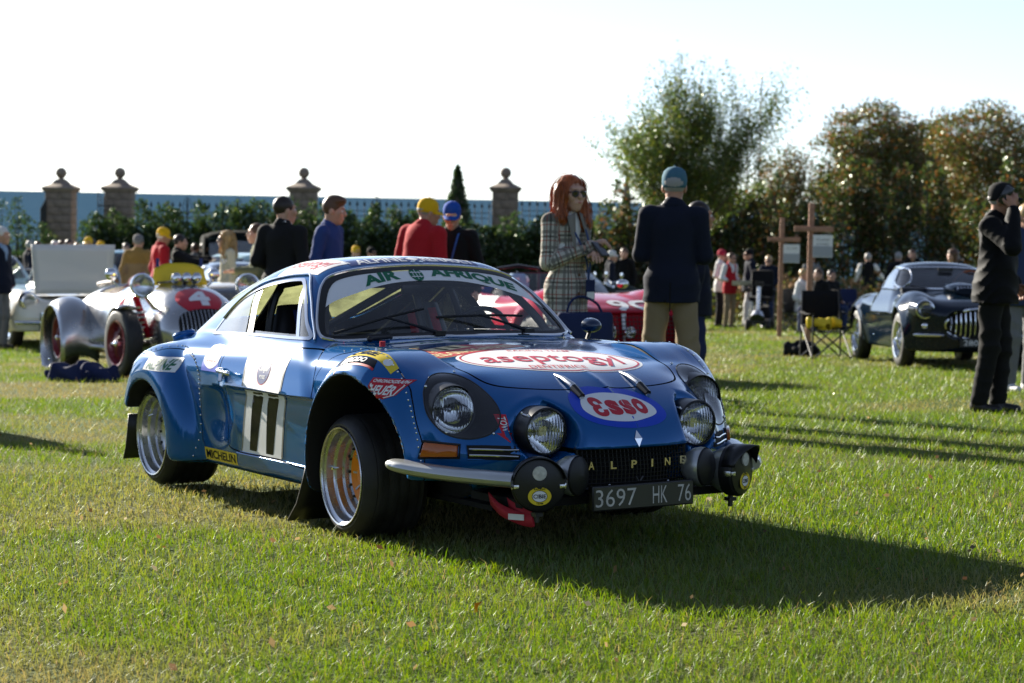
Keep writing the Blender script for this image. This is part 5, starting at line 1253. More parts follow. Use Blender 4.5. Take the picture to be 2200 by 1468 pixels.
def person(label, px, Y, yaw, h=1.75, skin='skin', top=None, legs=None, shoes='shoe_black', hair=('short', 'hair_dark'), cap=None, arms=None, lean=0, turn=0, res=.02, wide=1.0, hem=.80, sit=False, stance=.10, step=0, group=None, waist=1.0, extras=None, under=None, skirt=None, sunglasses=False, dx=0, z=None, tilt=0, fold=.007, belly=0, sleeve=None, loose=1.0):
    """one person; local frame: facing -y, their left at +x, feet at 0; lengths are for 1.75 m and scaled by h"""
    s = h / 1.75; x = ray_at(px, Y) + dx; root = thing('person', label, 'person', gpt(x, Y) if z is None else (x, Y, z), rad(yaw), group)
    v = lambda *p: np.array(p, float) * s
    cl, sl = math.cos(lean), math.sin(lean)
    hipz = .93 if not sit else .50
    def L_(p):           # lean the upper body forward about the hips
        q = np.asarray(p, float) - [0, 0, hipz]; return np.array([q[0], q[1] * cl - q[2] * sl, q[1] * sl + q[2] * cl]) + [0, 0, hipz]
    U = lambda *p: L_(np.array(p, float) + [0, 0, hipz - .93]) * s
    sh = {1: U(.168 * wide, .01, 1.435), -1: U(-.168 * wide, .01, 1.435)}
    hip = {1: v(.085 * wide, .0, hipz), -1: v(-.085 * wide, .0, hipz)}
    if sit: knee = {1: v(.13, -.44, .50), -1: v(-.13, -.44, .50)}; ank = {1: v(.13, -.42, .08), -1: v(-.13, -.46, .08)}
    else: knee = {1: v(stance * .95, -.02 - step * .5, .50), -1: v(-stance * .95, -.02 + step * .5, .50)}; ank = {1: v(stance, .02 - step, .08), -1: v(-stance, .02 + step, .08)}
    arms = arms or {}
    el, ha = {}, {}
    for k in (1, -1):
        a = arms.get(k, ((.06, .03, -.28), (.07, -.06, -.52)))
        e, w_ = a[0], a[1]
        el[k] = sh[k] + v(k * e[0] if not (len(a) > 3 and a[3]) else e[0], e[1], e[2]); ha[k] = sh[k] + v(k * w_[0], w_[1], w_[2])
    hc = U(0, -.035, 1.625); ct, st = math.cos(turn), math.sin(turn)
    def H(*p):           # head frame: turned about z, nodding by tilt
        q = np.array(p, float); q = np.array([q[0], q[1] * math.cos(tilt) - q[2] * math.sin(tilt), q[1] * math.sin(tilt) + q[2] * math.cos(tilt)])
        return hc + s * np.array([q[0] * ct - q[1] * st, q[0] * st + q[1] * ct, q[2]])
    def head_local(x, y, z):
        X, Y_, Z = (x - hc[0]) / s, (y - hc[1]) / s, (z - hc[2]) / s
        X, Y_ = X * ct + Y_ * st, -X * st + Y_ * ct
        return X, Y_ * math.cos(tilt) + Z * math.sin(tilt), -Y_ * math.sin(tilt) + Z * math.cos(tilt)
    hd = union([ell((0, .012, .03), (.073, .093, .092)), ell((0, -.030, -.045), (.055, .062, .072)), seg((0, -.060, -.085), (0, -.066, -.095), .026, .022)], .045)
    ft = union([seg((0, -.092, .015), (0, -.112, -.022), .010, .015), seg((-.052, -.068, -.012), (-.040, -.074, -.03), .018, .018), seg((.052, -.068, -.012), (.040, -.074, -.03), .018, .018), seg((-.036, -.078, .036), (.036, -.078, .036), .014, .014), seg((-.020, -.090, -.060), (.020, -.090, -.060), .010, .010)], .015)
    er = union([ell((-.076, .012, -.008), (.012, .022, .032)), ell((.076, .012, -.008), (.012, .022, .032))], .01)
    def head(x, y, z):
        X, Y_, Z = head_local(x, y, z); d = smin(hd(X, Y_, Z), ft(X, Y_, Z), .022)
        d = smax(d, -(np.sqrt(((np.abs(X) - .032) / 1.3) ** 2 + (Y_ + .100) ** 2 + (Z - .010) ** 2) - .017), .015)
        return smin(d, er(X, Y_, Z), .012) * s
    nk = seg(U(0, .015, 1.47), U(0, -.005, 1.56), .058 * s, .054 * s)
    near = res <= .021
    # ---- body: one continuous skin surface
    body = [seg(U(0, 0, .98), U(0, .0, 1.22), .125 * s * wide, .115 * s * wide, .7), seg(U(0, 0, 1.22), U(0, .005, 1.40), .125 * s * wide, .12 * s * wide, .68), seg(U(-.14 * wide, .01, 1.42), U(.14 * wide, .01, 1.42), .055 * s, .055 * s), nk]
    for k in (1, -1):
        body += [seg(sh[k], el[k], .045 * s, .036 * s), seg(el[k], ha[k], .036 * s, .024 * s), seg(hip[k], knee[k], .070 * s, .048 * s), seg(knee[k], ank[k], .050 * s, .034 * s)]
        if not near: body.append(seg(ha[k], ha[k] + (ha[k] - el[k]) / np.linalg.norm(ha[k] - el[k]) * .12 * s, .030 * s, .018 * s))
    ub = union(body, .03 * s); full = lambda x, y, z: smin(ub(x, y, z), head(x, y, z), .02 * s)
    allp = [hc + v(0, 0, .13), hc + v(0, -.14, 0), hc + v(0, .12, 0), *sh.values(), *el.values(), *ha.values(), *hip.values(), *knee.values(), *ank.values()]
    V_, T_, N_ = [], [], []; nv = 0
    lo, hi = bbox([hc - v(.11, .14, .16), hc + v(.11, .14, .14), U(0, 0, 1.45)], .03 * s)
    def addm(fn, lo, hi, hh):
        nonlocal nv
        a, b, c = sdf_mesh(fn, lo, hi, hh, 2); V_.append(a); T_.append(b + nv); N_.append(c); nv += len(a)
    lo, hi = bbox(allp, .14 * s); addm(ub, lo, hi, max(res * 1.7, .028))
    lo, hi = bbox([hc - v(.10, .13, .20), hc + v(.10, .13, .13)], .012 * s); hn = lambda x, y, z: smin(head(x, y, z), nk(x, y, z), .03 * s); addm(hn, lo, hi, .0075 if near else (.011 if res < .03 else .016))
    if near:
        for k in (1, -1):
            fa = ha[k] - el[k]; spec = arms.get(k); o = spec[2] if spec and len(spec) > 2 and spec[2] else {}
            dr = np.asarray(o.get('d', fa), float); nn = np.asarray(o.get('n', (k * .9, 0, .3) if abs(fa[2]) > .15 else (0, 0, 1)), float)
            fs, pts = hand_parts(ha[k], dr, nn, -k * o.get('flip', 1), o.get('curl', .45), s)
            fs.append(seg(ha[k] - fa / np.linalg.norm(fa) * .10 * s, ha[k], .034 * s, .027 * s)); lo, hi = bbox(pts, .045 * s); addm(union(fs, .010 * s), lo, hi, .0055)
    raw_mesh('body', np.vstack(V_), np.vstack(T_), M(skin), root, normals=np.vstack(N_))
    def garment(name, fn, pts, m, mat, hh=None, par=root):
        lo, hi = bbox(pts, m * s); a, b, c = sdf_mesh(fn, lo, hi, hh or res, 2)
        if not len(b): print('EMPTY', label, name); return None
        ob = raw_mesh(name, a, b, mat if not isinstance(mat, str) else MAT[mat], par, normals=c)
        if mat == 'plaid':      # the weave follows sleeves and body
            d0 = np.maximum(np.hypot(a[:, 0], a[:, 1] / .75), .05); th = np.arctan2(a[:, 0], -a[:, 1]); W = np.stack([th * .16 * s, a[:, 2], 0 * th], 1); best = np.maximum(d0 - .155 * s, 0) + .012
            if name != 'skirt':
                for k in (1, -1):
                    for p0, p1, o in ((sh[k], el[k], 0.), (el[k], ha[k], .28 * s)):
                        e = p1 - p0; L = np.linalg.norm(e); e = e / L; q = a - p0; t = np.clip(q @ e, 0, L); rr_ = q - t[:, None] * e; dd = np.linalg.norm(rr_, axis=1); S_, U_, _ = frame(e); m = np.maximum(dd - .05 * s, 0) + (np.abs(a[:, 0]) < .10 * s) * (a[:, 1] > -.12 * s) * .05 < best
                        W[m] = np.stack([np.arctan2(rr_ @ S_, rr_ @ U_) * .055 * s, t + o, 0 * t], 1)[m]; best = np.where(m, np.maximum(dd - .05 * s, 0), best)
            at = ob.data.attributes.new('weave', 'FLOAT_VECTOR', 'POINT'); at.data.foreach_set('vector', W.astype(np.float32).ravel())
        return ob
    # ---- trousers or skirt
    if legs:
        lf = [seg(v(0, .005, hipz + .03), v(0, .0, hipz + .10), .152 * s * wide, .140 * s * wide, .72)]
        for k in (1, -1): lf += [seg(hip[k] + v(-k * .008, .01, 0), knee[k], .083 * s * loose, .070 * s * loose), seg(knee[k], ank[k] + v(0, 0, .015), .068 * s * loose, .060 * s * loose)]
        f0 = union(lf, .03 * s); f1 = lambda x, y, z: np.maximum(f0(x, y, z), .055 * s - z)
        garment('trousers', folds(f1, fold, 1.3, 7, 17), [*hip.values(), *knee.values(), *ank.values(), v(0, 0, hipz + .1)], .17, legs)
    if skirt:
        m_, zb = skirt; f0 = seg(v(0, 0, hipz + .1), v(0, -.01, zb), .135 * s, .19 * s, .75); f1 = lambda x, y, z: np.maximum(f0(x, y, z), zb * s - z)
        garment('skirt', folds(f1, .008, 2, 16, 5), [v(-.2, 0, zb), v(.2, 0, hipz + .15)], .16, m_)
    for k in (1, -1):
        a = ank[k]; ff = union([seg(a + v(0, .03, -.045), a + v(0, -.15, -.055), .042 * s, .034 * s), seg(a + v(0, .02, .0), a + v(0, .0, -.03), .046 * s, .05 * s)], .03)
        if res < .05: garment('shoe', lambda x, y, z: np.maximum(ff(x, y, z), .004 - z), [a, a + v(0, -.19, -.08)], .08, shoes, max(.012, res * .7))
    # ---- upper garments
    if top:
        kind, mt = top[0], top[1]; ex = {'blazer': .022, 'coat': .030, 'jacket': .032, 'sweater': .020, 'shirt': .016, 'vest': .026}[kind]
        hz = hem
        tf = [seg(U(0, .0, min(hz, .93)), U(0, .0, .955), (.158 + ex * .9) * s * wide, (.154 + ex * .9) * s * wide, .80), seg(U(0, .0, .955), U(0, -.01 - belly * .4, 1.13), (.154 + ex * .9) * s * wide, (.124 + ex * .8 + belly) * s * wide * waist, .75), seg(U(0, -.01 - belly * .4, 1.13), U(0, .005, 1.36), (.124 + ex * .8 + belly) * s * wide * waist, (.138 + ex * .5) * s * wide, .72),
              seg(U(-.125 * wide, .012, 1.432), U(.125 * wide, .012, 1.432), (.052 + ex * .5) * s, (.052 + ex * .5) * s), seg(U(0, .02, 1.44), U(0, .012, 1.50), (.075 + ex * .3) * s, (.066 + ex * .2) * s)]
        pts = [U(-.2, 0, hz), U(.2, 0, hz), U(0, -.2, 1.1), U(0, .15, 1.3), U(0, 0, 1.55), *sh.values()]
        if kind != 'vest':
            for k in (1, -1):
                w_ = ha[k] - (ha[k] - el[k]) / np.linalg.norm(ha[k] - el[k]) * (.015 if sleeve is None else sleeve) * s
                tf += [seg(sh[k] + v(-k * .01, 0, -.005), el[k], (.054 + ex * .55) * s * wide ** .5, (.046 + ex * .55) * s), seg(el[k], w_, (.046 + ex * .55) * s, (.035 + ex * .5) * s)]; pts += [el[k], w_]
        f0 = union(tf, (.024 if near else .04) * s); bz = U(0, 0, hz); up = U(0, 0, hz + 1) - bz; up /= np.linalg.norm(up); nz = U(0, -.03, 1.515)
        torso_only = union(tf[:3], .04 * s)
        def f1(x, y, z):
            d = f0(x, y, z); c = -((x - bz[0]) * up[0] + (y - bz[1]) * up[1] + (z - bz[2]) * up[2]); d = np.where(torso_only(x, y, z) < .05 * s, np.maximum(d, c), d)
            if kind in ('blazer', 'coat', 'vest'):      # open V at the chest
                q = U(0, -.16, 1.22); dz = (z - q[2]) / s; d = np.maximum(d, -np.maximum(np.maximum(np.abs(x) - np.maximum(dz, 0) * .26 * s, y + .02 * s), -dz * s) - .0)
            return d
        g = garment(kind if kind != 'shirt' else 'shirt', folds(f1, fold, .4, 8, 15), pts, .16, mt)
        if kind in ('blazer', 'coat', 'vest') and under:
            fu = union([seg(U(0, .0, 1.0), U(0, 0, 1.38), .140 * s * wide, .135 * s * wide, .70), seg(U(0, .02, 1.42), U(0, .01, 1.50), .07 * s, .064 * s)], .04)
            garment('shirt', fu, [U(-.16, -.1, .9), U(.16, .1, 1.52)], .08, under, max(res, .02))
            if kind == 'vest':
                for k in (1, -1): garment('sleeve', union([seg(sh[k], el[k], .066 * s, .056 * s), seg(el[k], (el[k] * .6 + ha[k] * .4), .056 * s, .05 * s)], .03), [sh[k], el[k], ha[k]], .09, under)
        if kind in ('jacket', 'coat', 'sweater', 'blazer') and near:
            P = [U(.076 * math.cos(a), .012 + .068 * math.sin(a), 1.495 + .012 * math.sin(a)) for a in np.linspace(0, 2 * math.pi, 24, endpoint=False)]
            MB().tube(P, (.018 if kind == 'jacket' else .010) * s, 6, closed=True, flat=1.6).build('collar', mt if not isinstance(mt, str) else MAT[mt], root)
    # ---- hair
    if hair:
        st_, hm = hair
        base = ell((0, .018, .038), (.083, .100, .098))
        def fh(x, y, z):
            X, Y_, Z = head_local(x, y, z); d = base(X, Y_, Z)
            if st_ == 'short': d = np.maximum(d, -(Y_ + .055 + 1.5 * np.maximum(Z - .045, 0))); d = np.maximum(d, (-.055 + .6 * np.maximum(-(Y_ - .05), 0)) - Z)
            elif st_ == 'sides': d = np.maximum(np.maximum(d, Z - .03), np.maximum(-(Y_ + .02), -.06 - Z))
            elif st_ == 'tall': d = smin(d, ell((0, -.02, .105), (.075, .09, .045))(X, Y_, Z), .03); d = np.maximum(d, (-.045 + .9 * np.maximum(-(Y_ - .03), 0)) - Z); d = np.maximum(d, -(Y_ + .10))
            else:           # long: falls over the shoulders
                lg = union([seg((-.070, .02, .03), (-.108, -.005, -.17), .052, .050), seg((.070, .02, .03), (.104, -.03, -.20), .050, .042), seg((0, .075, .03), (0, .105, -.20), .080, .082, .7)], .05); d = smin(d, lg(X, Y_, Z), .05)
                d = d + .002 * np.sin(70 * X + 40 * Y_ + 2 * np.sin(20 * Z)) + .003 * np.sin(36 * Z + 14 * X) ; face = ell((0, -.105, -.035), (.060, .105, .115))(X, Y_, Z); d = smax(d, -face, .012)
            return d * s
        ho = garment('hair', fh, [hc - v(.16, .16, .33 if st_ == 'long' else .1), hc + v(.16, .20, .16)], .02, hm, min(res, .013) if res < .03 else .022)
        if st_ == 'long' and res < .027 and ho:      # loose strands running down over the shell
            R = np.random.RandomState(3); co = np.empty(len(ho.data.vertices) * 3); ho.data.vertices.foreach_get('co', co); co = co.reshape(-1, 3); P = co[R.choice(len(co), 520)]; path = [P]
            off = R.uniform(.001, .010, len(P)) * s; drift = R.normal(size=(len(P), 3)) * .10
            for q in range(10):
                P, nn = sdf_project(fh, P, 1, .02); d = np.array([0, 0, -1.]) + drift; d = d - nn * (d * nn).sum(1)[:, None]; d /= np.linalg.norm(d, axis=1)[:, None] + .15; path[-1] = P + nn * (off * (1 + .25 * q))[:, None]; P = P + d * .020 * s; path.append(P)
            path = np.stack(path[:-1], 1); n_, m_ = path.shape[:2]; sd = np.cross(path[:, -1] - path[:, 0], R.normal(size=(n_, 3))); sd /= np.linalg.norm(sd, axis=1)[:, None] + 1e-9
            wv = np.interp(np.arange(m_), [0, 2, m_ - 1], [.002, .0045, .001])[None, :, None] * s; A = path - sd[:, None] * wv; B_ = path + sd[:, None] * wv
            VV = np.stack([A, B_], 2).reshape(-1, 3); k = (np.arange(n_)[:, None] * m_ + np.arange(m_ - 1)[None]).ravel()[:, None] * 2
            so_ = raw_mesh('hair_strands', VV, np.hstack([k + [0, 1, 3], k + [0, 3, 2]]).reshape(-1, 3), MAT[hm], ho); so_['kind'] = 'stuff'
    if cap:
        cm = MAT[cap]
        P = [(0.083, -.034), (.086, -.01), (.088, .015), (.086, .045), (.074, .080), (.048, .103), (.015, .112), (.0005, .113)]
        mb = MB(); S = 20
        vv = []; ff = []
        for r_, z_ in P:
            for k in range(S):
                a = 2 * math.pi * k / S; vv.append(H(r_ * math.cos(a) * 1.0, .014 + r_ * 1.16 * math.sin(a), .030 + z_))
        for i in range(len(P) - 1):
            for k in range(S): ff.append((i * S + k, i * S + (k + 1) % S, (i + 1) * S + (k + 1) % S, (i + 1) * S + k))
        mb.add(vv, ff); co = mb.build('cap', cm, root, solid=.004)
        br = [[H(.078 * math.cos(a) * (1 - .0 * t), .014 - .092 * abs(math.sin(a)) - t * .085 * (math.sin(a) ** .8 if math.sin(a) > 0 else 0), .026 - .022 * t - .012 * abs(math.cos(a)) * t + .012 * math.sin(a)) for a in np.linspace(.25, math.pi - .25, 13)] for t in np.linspace(0, 1, 5)]
        MB().grid(br).build('brim', cm, co, solid=.004)
        if near: MB().sphere(H(0, .014, .145), .008 * s, 8, 5).build('button', cm, co)
    if near and not sunglasses:
        for k in (-1, 1):
            MB().sphere(H(k * .031, -.083, .010), .0115 * s, 10, 8).build('eye', MAT['eye_white'], root); MB().sphere(H(k * .031, -.0925, .010), .0045 * s, 8, 6).build('pupil', MAT['hair_dark'], root)
            MB().tube([H(k * .016, -.095, .030), H(k * .034, -.093, .035), H(k * .050, -.082, .030)], .004 * s, 5).build('eyebrow', MAT[hair[1]] if hair else MAT['hair_dark'], root)
    if near: MB().tube([H(-.022, -.094, -.062), H(-.008, -.102, -.059), H(.008, -.102, -.059), H(.022, -.094, -.062)], [.003, .006, .006, .003], 6, flat=.8).build('mouth', MAT['lips'], root)
    if sunglasses:
        m = MB()
        for k in (-1, 1): m.tube([H(k * .012, -.102, .018), H(k * .033, -.106, .020), H(k * .056, -.094, .017), H(k * .056, -.093, -.010), H(k * .034, -.103, -.020), H(k * .014, -.102, -.008)], .005 * s, 6, closed=True); m.add([H(k * .012, -.104, .018), H(k * .034, -.108, .020), H(k * .058, -.095, .017), H(k * .057, -.094, -.012), H(k * .034, -.104, -.021), H(k * .013, -.103, -.008)], [(0, 1, 2, 3, 4, 5)]); m.tube([H(k * .058, -.094, .014), H(k * .074, -.02, .012), H(k * .078, .02, .004)], .004 * s, 5)
        m.tube([H(-.014, -.104, .012), H(.014, -.104, .012)], .004 * s, 5); m.build('sunglasses', MAT['dark_glass'], root)
    root['_j'] = 0; del root['_j']
    if extras: extras(root, dict(U=U, v=v, H=H, sh=sh, el=el, ha=ha, hip=hip, s=s, hc=hc))
    return root
def to_world(root, p):
    bpy.context.view_layer.update(); return np.array(root.matrix_world @ Vector(tuple(map(float, p))))

HANG = ((.05, .03, -.29), (.06, -.03, -.54)); BENT = ((.05, .04, -.27), (.0, -.22, -.36)); FOLD = ((.07, -.02, -.26), (-.16, -.20, -.26)); POCKET = ((.12, .08, -.25), (.02, -.02, -.46))
# ---- the plaid woman holding her phone, with a lanyard and a dark blue bag over the arm
def woman_extras(r, j):
    U, s = j['U'], j['s']
    MB().tube(spline([U(-.07, -.02, 1.50), U(-.055, -.135, 1.36), U(.03, -.165, 1.18), U(.05, -.175, 1.02)], 14), .010 * s, 6, flat=.25, up=(0, 1, 0)).tube(spline([U(.07, -.02, 1.50), U(.055, -.14, 1.36), U(.07, -.168, 1.18), U(.05, -.175, 1.02)], 14), .010 * s, 6, flat=.25, up=(0, 1, 0)).build('lanyard', MAT['lanyard'], r)
    b = MB().box(U(.05, -.195, .955), (.085, .006, .14)).build('badge', MAT['navy_cotton'], r); MB().box(U(.05, -.200, .915), (.07, .004, .05)).build('badge_card', M('paper', (.75, .75, .72), .6), b)
    for zz in (1.06, .93): MB().sphere(U(-.03, -.165, zz), .011, 8, 5).build('button', MAT['shoe_brown'], r)
    for k in (1, -1):
        MB().grid([[U(k * a, -.10 - .07 * t, z_) for a, z_ in ((.02 + .05 * t, 1.50 - .27 * t), (.085 + .01 * (1 - t), 1.47 - .22 * t))] for t in np.linspace(0, 1, 8)]).build('lapel', M('lapel_wool', (.20, .185, .16), .9), r, solid=.006)
w = person('red haired woman in plaid suit and sunglasses standing behind the blue car', 1214, 14.2, 42, 1.74, 'skin_pale', top=('blazer', 'plaid'), legs=None, skirt=('plaid', .50), hair=('long', 'hair_red'), sunglasses=True, under='white_cloth', shoes='shoe_black', hem=.74, wide=.98, waist=.82, res=.0155, fold=.005,
           arms={-1: ((.03, -.03, -.29), (-.23, -.20, -.17), dict(curl=.9)), 1: ((.03, .03, -.29), (-.10, -.215, -.24), dict(curl=1.0))}, extras=woman_extras, turn=rad(-8))
def held(name, label, cat, root, off, build, rotz=None):
    p = to_world(root, off); t = thing(name, label, cat, tuple(p), root.rotation_euler.z if rotz is None else rotz); build(t); return t
held('phone', 'black phone in the hands of the plaid woman', 'phone', w, (.06, -.275, 1.235), lambda t: (MB().box((0, 0, 0), (.075, .012, .15), np.array(Matrix.Rotation(rad(-50), 3, 'X'))).build('case', MAT['phone_black'], t, bevel=.004), MB().box((0, -.006, .005), (.066, .004, .135), np.array(Matrix.Rotation(rad(-50), 3, 'X'))).build('screen', MAT['dark_glass'], t)))
def tote(t):
    P = []
    for z_, w_, d_ in ((.0, .20, .05), (-.02, .21, .07), (-.20, .225, .085), (-.34, .215, .07), (-.36, .20, .03)): P.append([(w_ * math.cos(a), d_ * math.sin(a) + .008 * math.sin(5 * a + z_ * 20), z_) for a in np.linspace(0, 2 * math.pi, 28)])
    MB().grid(P).build('bag_body', MAT['navy_cotton'], t, solid=.006)
    MB().tube(spline([(-.14, 0, 0), (-.11, .02, .06), (-.04, .06, .10), (.03, .06, .10), (.10, .02, .06), (.13, 0, 0)], 16), .010, 6).build('handle', MAT['navy_cotton'], t)
held('tote_bag', 'navy blue cloth bag hanging in front of the plaid woman', 'bag', w, (-.08, -.28, .80), tote, rad(25))
# ---- man in navy blazer seen from behind, arms folded
def blazer_extras(r, j):
    U, s = j['U'], j['s']; MB().tube([U(0, .155, .77), U(0, .157, .97)], .004, 4).build('vent_seam', MAT['black_cloth'], r)
person('man in navy blazer, khakis and faded blue cap seen from behind', 1441, 14.35, 172, 1.80, 'skin_tan', top=('blazer', 'navy_wool'), legs='khaki', shoes='shoe_brown', hair=('short', 'hair_grey'), cap='denim_cap', hem=.83, wide=1.10, res=.0165, fold=.006, under='white_cloth', loose=1.12,
       arms={1: ((.035, -.03, -.28), (-.26, -.19, -.22), dict(curl=.4)), -1: ((.035, -.03, -.28), (-.22, -.21, -.26), dict(curl=.4))}, extras=blazer_extras, stance=.13)
def hh(r, j):
    e = j['sh'][1] * .55 + j['el'][1] * .45
    for ch, dz in (('HH', 0),):
        V2, T2 = fit_glyphs(ch, .10, .055, offset=.03); raw_mesh('lettering', [(e[0] + .094, e[1] + p[0], e[2] + p[1] + .0) for p in V2], T2, MAT['white_cloth'], r, smooth=False)
person('person in navy jacket with white sleeve letters half hidden behind the blazer man', 1490, 15.7, 98, 1.62, 'skin_tan', top=('jacket', 'navy_wool'), legs='navy_cotton', hair=('short', 'hair_dark'), hem=.80, res=.019, arms={1: HANG, -1: ((.04, .02, -.29), (.02, .06, -.54), dict(curl=.5))}, extras=hh)
# ---- man on the phone at the right
pm = person('man in black jacket and black cap with a phone at his ear', 2136, 15.45, 62, 1.75, 'skin_tan', top=('jacket', 'black_shell'), legs='denim_black', hair=('sides', 'hair_grey'), cap='black_cap', hem=.84, wide=1.16, res=.0165, fold=.011, belly=.012, stance=.085, step=.05, loose=1.12,
            arms={-1: ((.10, -.20, -.16), (-.09, -.155, .125), dict(d=(.05, .12, .9), n=(-.9, -.35, 0), curl=.55)), 1: ((.08, .06, -.27), (.02, -.12, -.46))}, turn=rad(4))
held('phone', 'black phone held to the ear of the man in black', 'phone', pm, (-.105, -.085, 1.665), lambda t: MB().box((0, 0, 0), (.012, .072, .145), np.array(Matrix.Rotation(rad(28), 3, 'X'))).build('case', MAT['phone_black'], t, bevel=.004))
person('person in pale trousers cut off by the right edge behind the phone man', 2196, 18.5, 20, 1.72, 'skin', top=('jacket', 'denim'), legs='grey_cloth', hair=('short', 'hair_blond'), res=.024, shoes='shoe_white')
# ---- the four behind the roof
person('man in black suit seen from behind, left of the boy in blue', 604, 19, 158, 1.80, 'skin', top=('blazer', 'charcoal_wool'), legs='charcoal_wool', hair=('short', 'hair_dark'), res=.02, wide=1.12, under='white_cloth', arms={1: BENT, -1: HANG}, turn=rad(-35), hem=.76)
person('young man in blue sweater with tousled brown hair in profile', 706, 19.8, 68, 1.83, 'skin_pale', top=('sweater', 'blue_knit'), legs='khaki', hair=('tall', 'hair_brown'), res=.02, wide=.98, turn=rad(18), tilt=rad(8))
def collar(r, j): pass
person('man in red jacket and yellow cap bending behind the roof of the blue car', 893, 19.2, 140, 1.80, 'skin_tan', top=('jacket', 'red_cloth'), legs='khaki', hair=('sides', 'hair_grey'), cap='yellow_cap', res=.02, wide=1.2, lean=.16, belly=.02, turn=rad(-25), tilt=rad(10))
def strap2(r, j):
    U = j['U']; MB().tube(spline([U(-.08, -.03, 1.5), U(-.07, -.16, 1.36), U(0, -.19, 1.05)], 10), .010, 5, flat=.3, up=(0, 1, 0)).tube(spline([U(.08, -.03, 1.5), U(.07, -.16, 1.36), U(0, -.19, 1.05)], 10), .010, 5, flat=.3, up=(0, 1, 0)).build('lanyard', M('lanyard_blue', (.02, .10, .35), .6), r)
person('white haired man in black jacket and royal blue cap looking down', 968, 19.7, -12, 1.77, 'skin', top=('jacket', 'black_cloth'), legs='denim_black', hair=('sides', 'hair_white'), cap='blue_cap', res=.02, wide=1.12, tilt=rad(18), extras=strap2, turn=rad(10))
# ---- left hand group
person('blond woman in long cream coat and sunglasses in profile', 486, 28.8, -72, 1.72, 'skin_pale', top=('coat', 'cream_wool'), legs='black_cloth', hair=('long', 'hair_blond'), sunglasses=True, under='white_cloth', hem=.62, res=.024, wide=.95, arms={1: HANG, -1: HANG})
person('man in red jacket and yellow cap beside the silver racer', 343, 31, 118, 1.80, 'skin_tan', top=('jacket', 'red_cloth'), legs='grey_cloth', hair=('sides', 'hair_white'), cap='yellow_cap', res=.026, wide=1.12, tilt=rad(14))
person('man in mustard tan jacket and dark cap with back turned', 293, 34, 172, 1.74, 'skin', top=('jacket', 'tan_cloth'), legs='olive_cloth', hair=('sides', 'hair_grey'), cap='grey_cap', res=.028, wide=1.1)
person('person in dark jacket pointing to the right behind the red jacketed man', 380, 33.2, 95, 1.74, 'skin', top=('jacket', 'black_cloth'), legs='denim', hair=('short', 'hair_dark'), res=.028, arms={1: ((.10, -.24, -.10), (.10, -.52, -.08)), -1: ((.10, -.24, -.12), (.02, -.50, -.12))})
person('grey haired man in dark blazer at the left edge', -2, 29, 70, 1.76, 'skin', top=('blazer', 'navy_wool'), legs='grey_cloth', hair=('short', 'hair_white'), res=.026, under='light_blue', wide=1.05)
wm = person('man in olive shirt with a wine glass half hidden by the suited man', 552, 25.6, -75, 1.74, 'skin', top=('shirt', 'olive_cloth'), legs='denim', hair=('short', 'hair_brown'), res=.024, arms={-1: ((.03, -.06, -.28), (-.02, -.33, -.30)), 1: ((.03, -.06, -.28), (.02, -.33, -.28))})
held('wine_glass', 'wine glass held by the man in olive shirt', 'glass', wm, (-.14, -.42, 1.13), lambda t: MB().lathe([(.035, 0), (.004, .006), (.004, .09), (.030, .12), (.040, .16), (.034, .21)], n=16).build('bowl', MAT['clear'] if 'clear' in MAT else MAT['glass'], t))
person('person in yellow cap far behind between the boy in blue and the red jacket', 760, 43, 35, 1.72, 'skin', top=('jacket', 'black_cloth'), legs='denim', hair=('sides', 'hair_grey'), cap='yellow_cap', res=.034)
person('person in black cap beside the far yellow cap', 793, 43.5, 50, 1.70, 'skin', top=('shirt', 'white_cloth'), legs='denim', hair=('sides', 'hair_dark'), cap='black_cap', res=.034)
person('person in dark suit with white badge under the left hedge', 268, 47, 15, 1.76, 'skin', top=('blazer', 'navy_wool'), legs='navy_wool', hair=('short', 'hair_dark'), under='white_cloth', res=.034)
for px, Y, yaw, tp, hr, cp, lb in ((78, 52, 160, 'denim', 'hair_brown', None, 'brown haired person in blue above the raised bonnet'), (114, 53, 20, 'charcoal_wool', 'hair_white', None, 'white haired person above the raised bonnet'), (129, 52, 150, 'tan_cloth', 'hair_brown', None, 'person in tan above the raised bonnet'), (144, 51, 30, 'black_cloth', 'hair_dark', None, 'tallest dark haired person above the raised bonnet'), (163, 53, 200, 'white_cloth', 'hair_blond', None, 'fair haired person in white above the raised bonnet'), (181, 52, 40, 'red_cloth', 'hair_brown', None, 'person in red above the raised bonnet'), (194, 50, 170, 'black_cloth', 'hair_dark', None, 'dark dressed person right of the red one above the bonnet'), (212, 54, 60, 'navy_wool', 'hair_grey', 'yellow_cap', 'person in yellow cap beside the teal sedan'), (187, 49, 10, 'grey_cloth', 'hair_grey', 'yellow_cap', 'lower yellow cap peeping above the raised bonnet'), (416, 47, 190, 'grey_cloth', 'hair_brown', None, 'left one of two brown haired people behind the mint car'), (434, 47, 160, 'black_cloth', 'hair_dark', None, 'right one of two dark haired people behind the mint car'), (60, 50, 120, 'navy_wool', 'hair_grey', None, 'grey haired person in navy left of the raised bonnet')):
    person(lb, px, Y - 5 if px < 250 else Y, yaw, 1.74 + .1 * ((px * 7) % 5) / 5, 'skin', top=('jacket', tp), legs='denim', hair=('short' if not cp else 'sides', hr), cap=cp, res=.036)
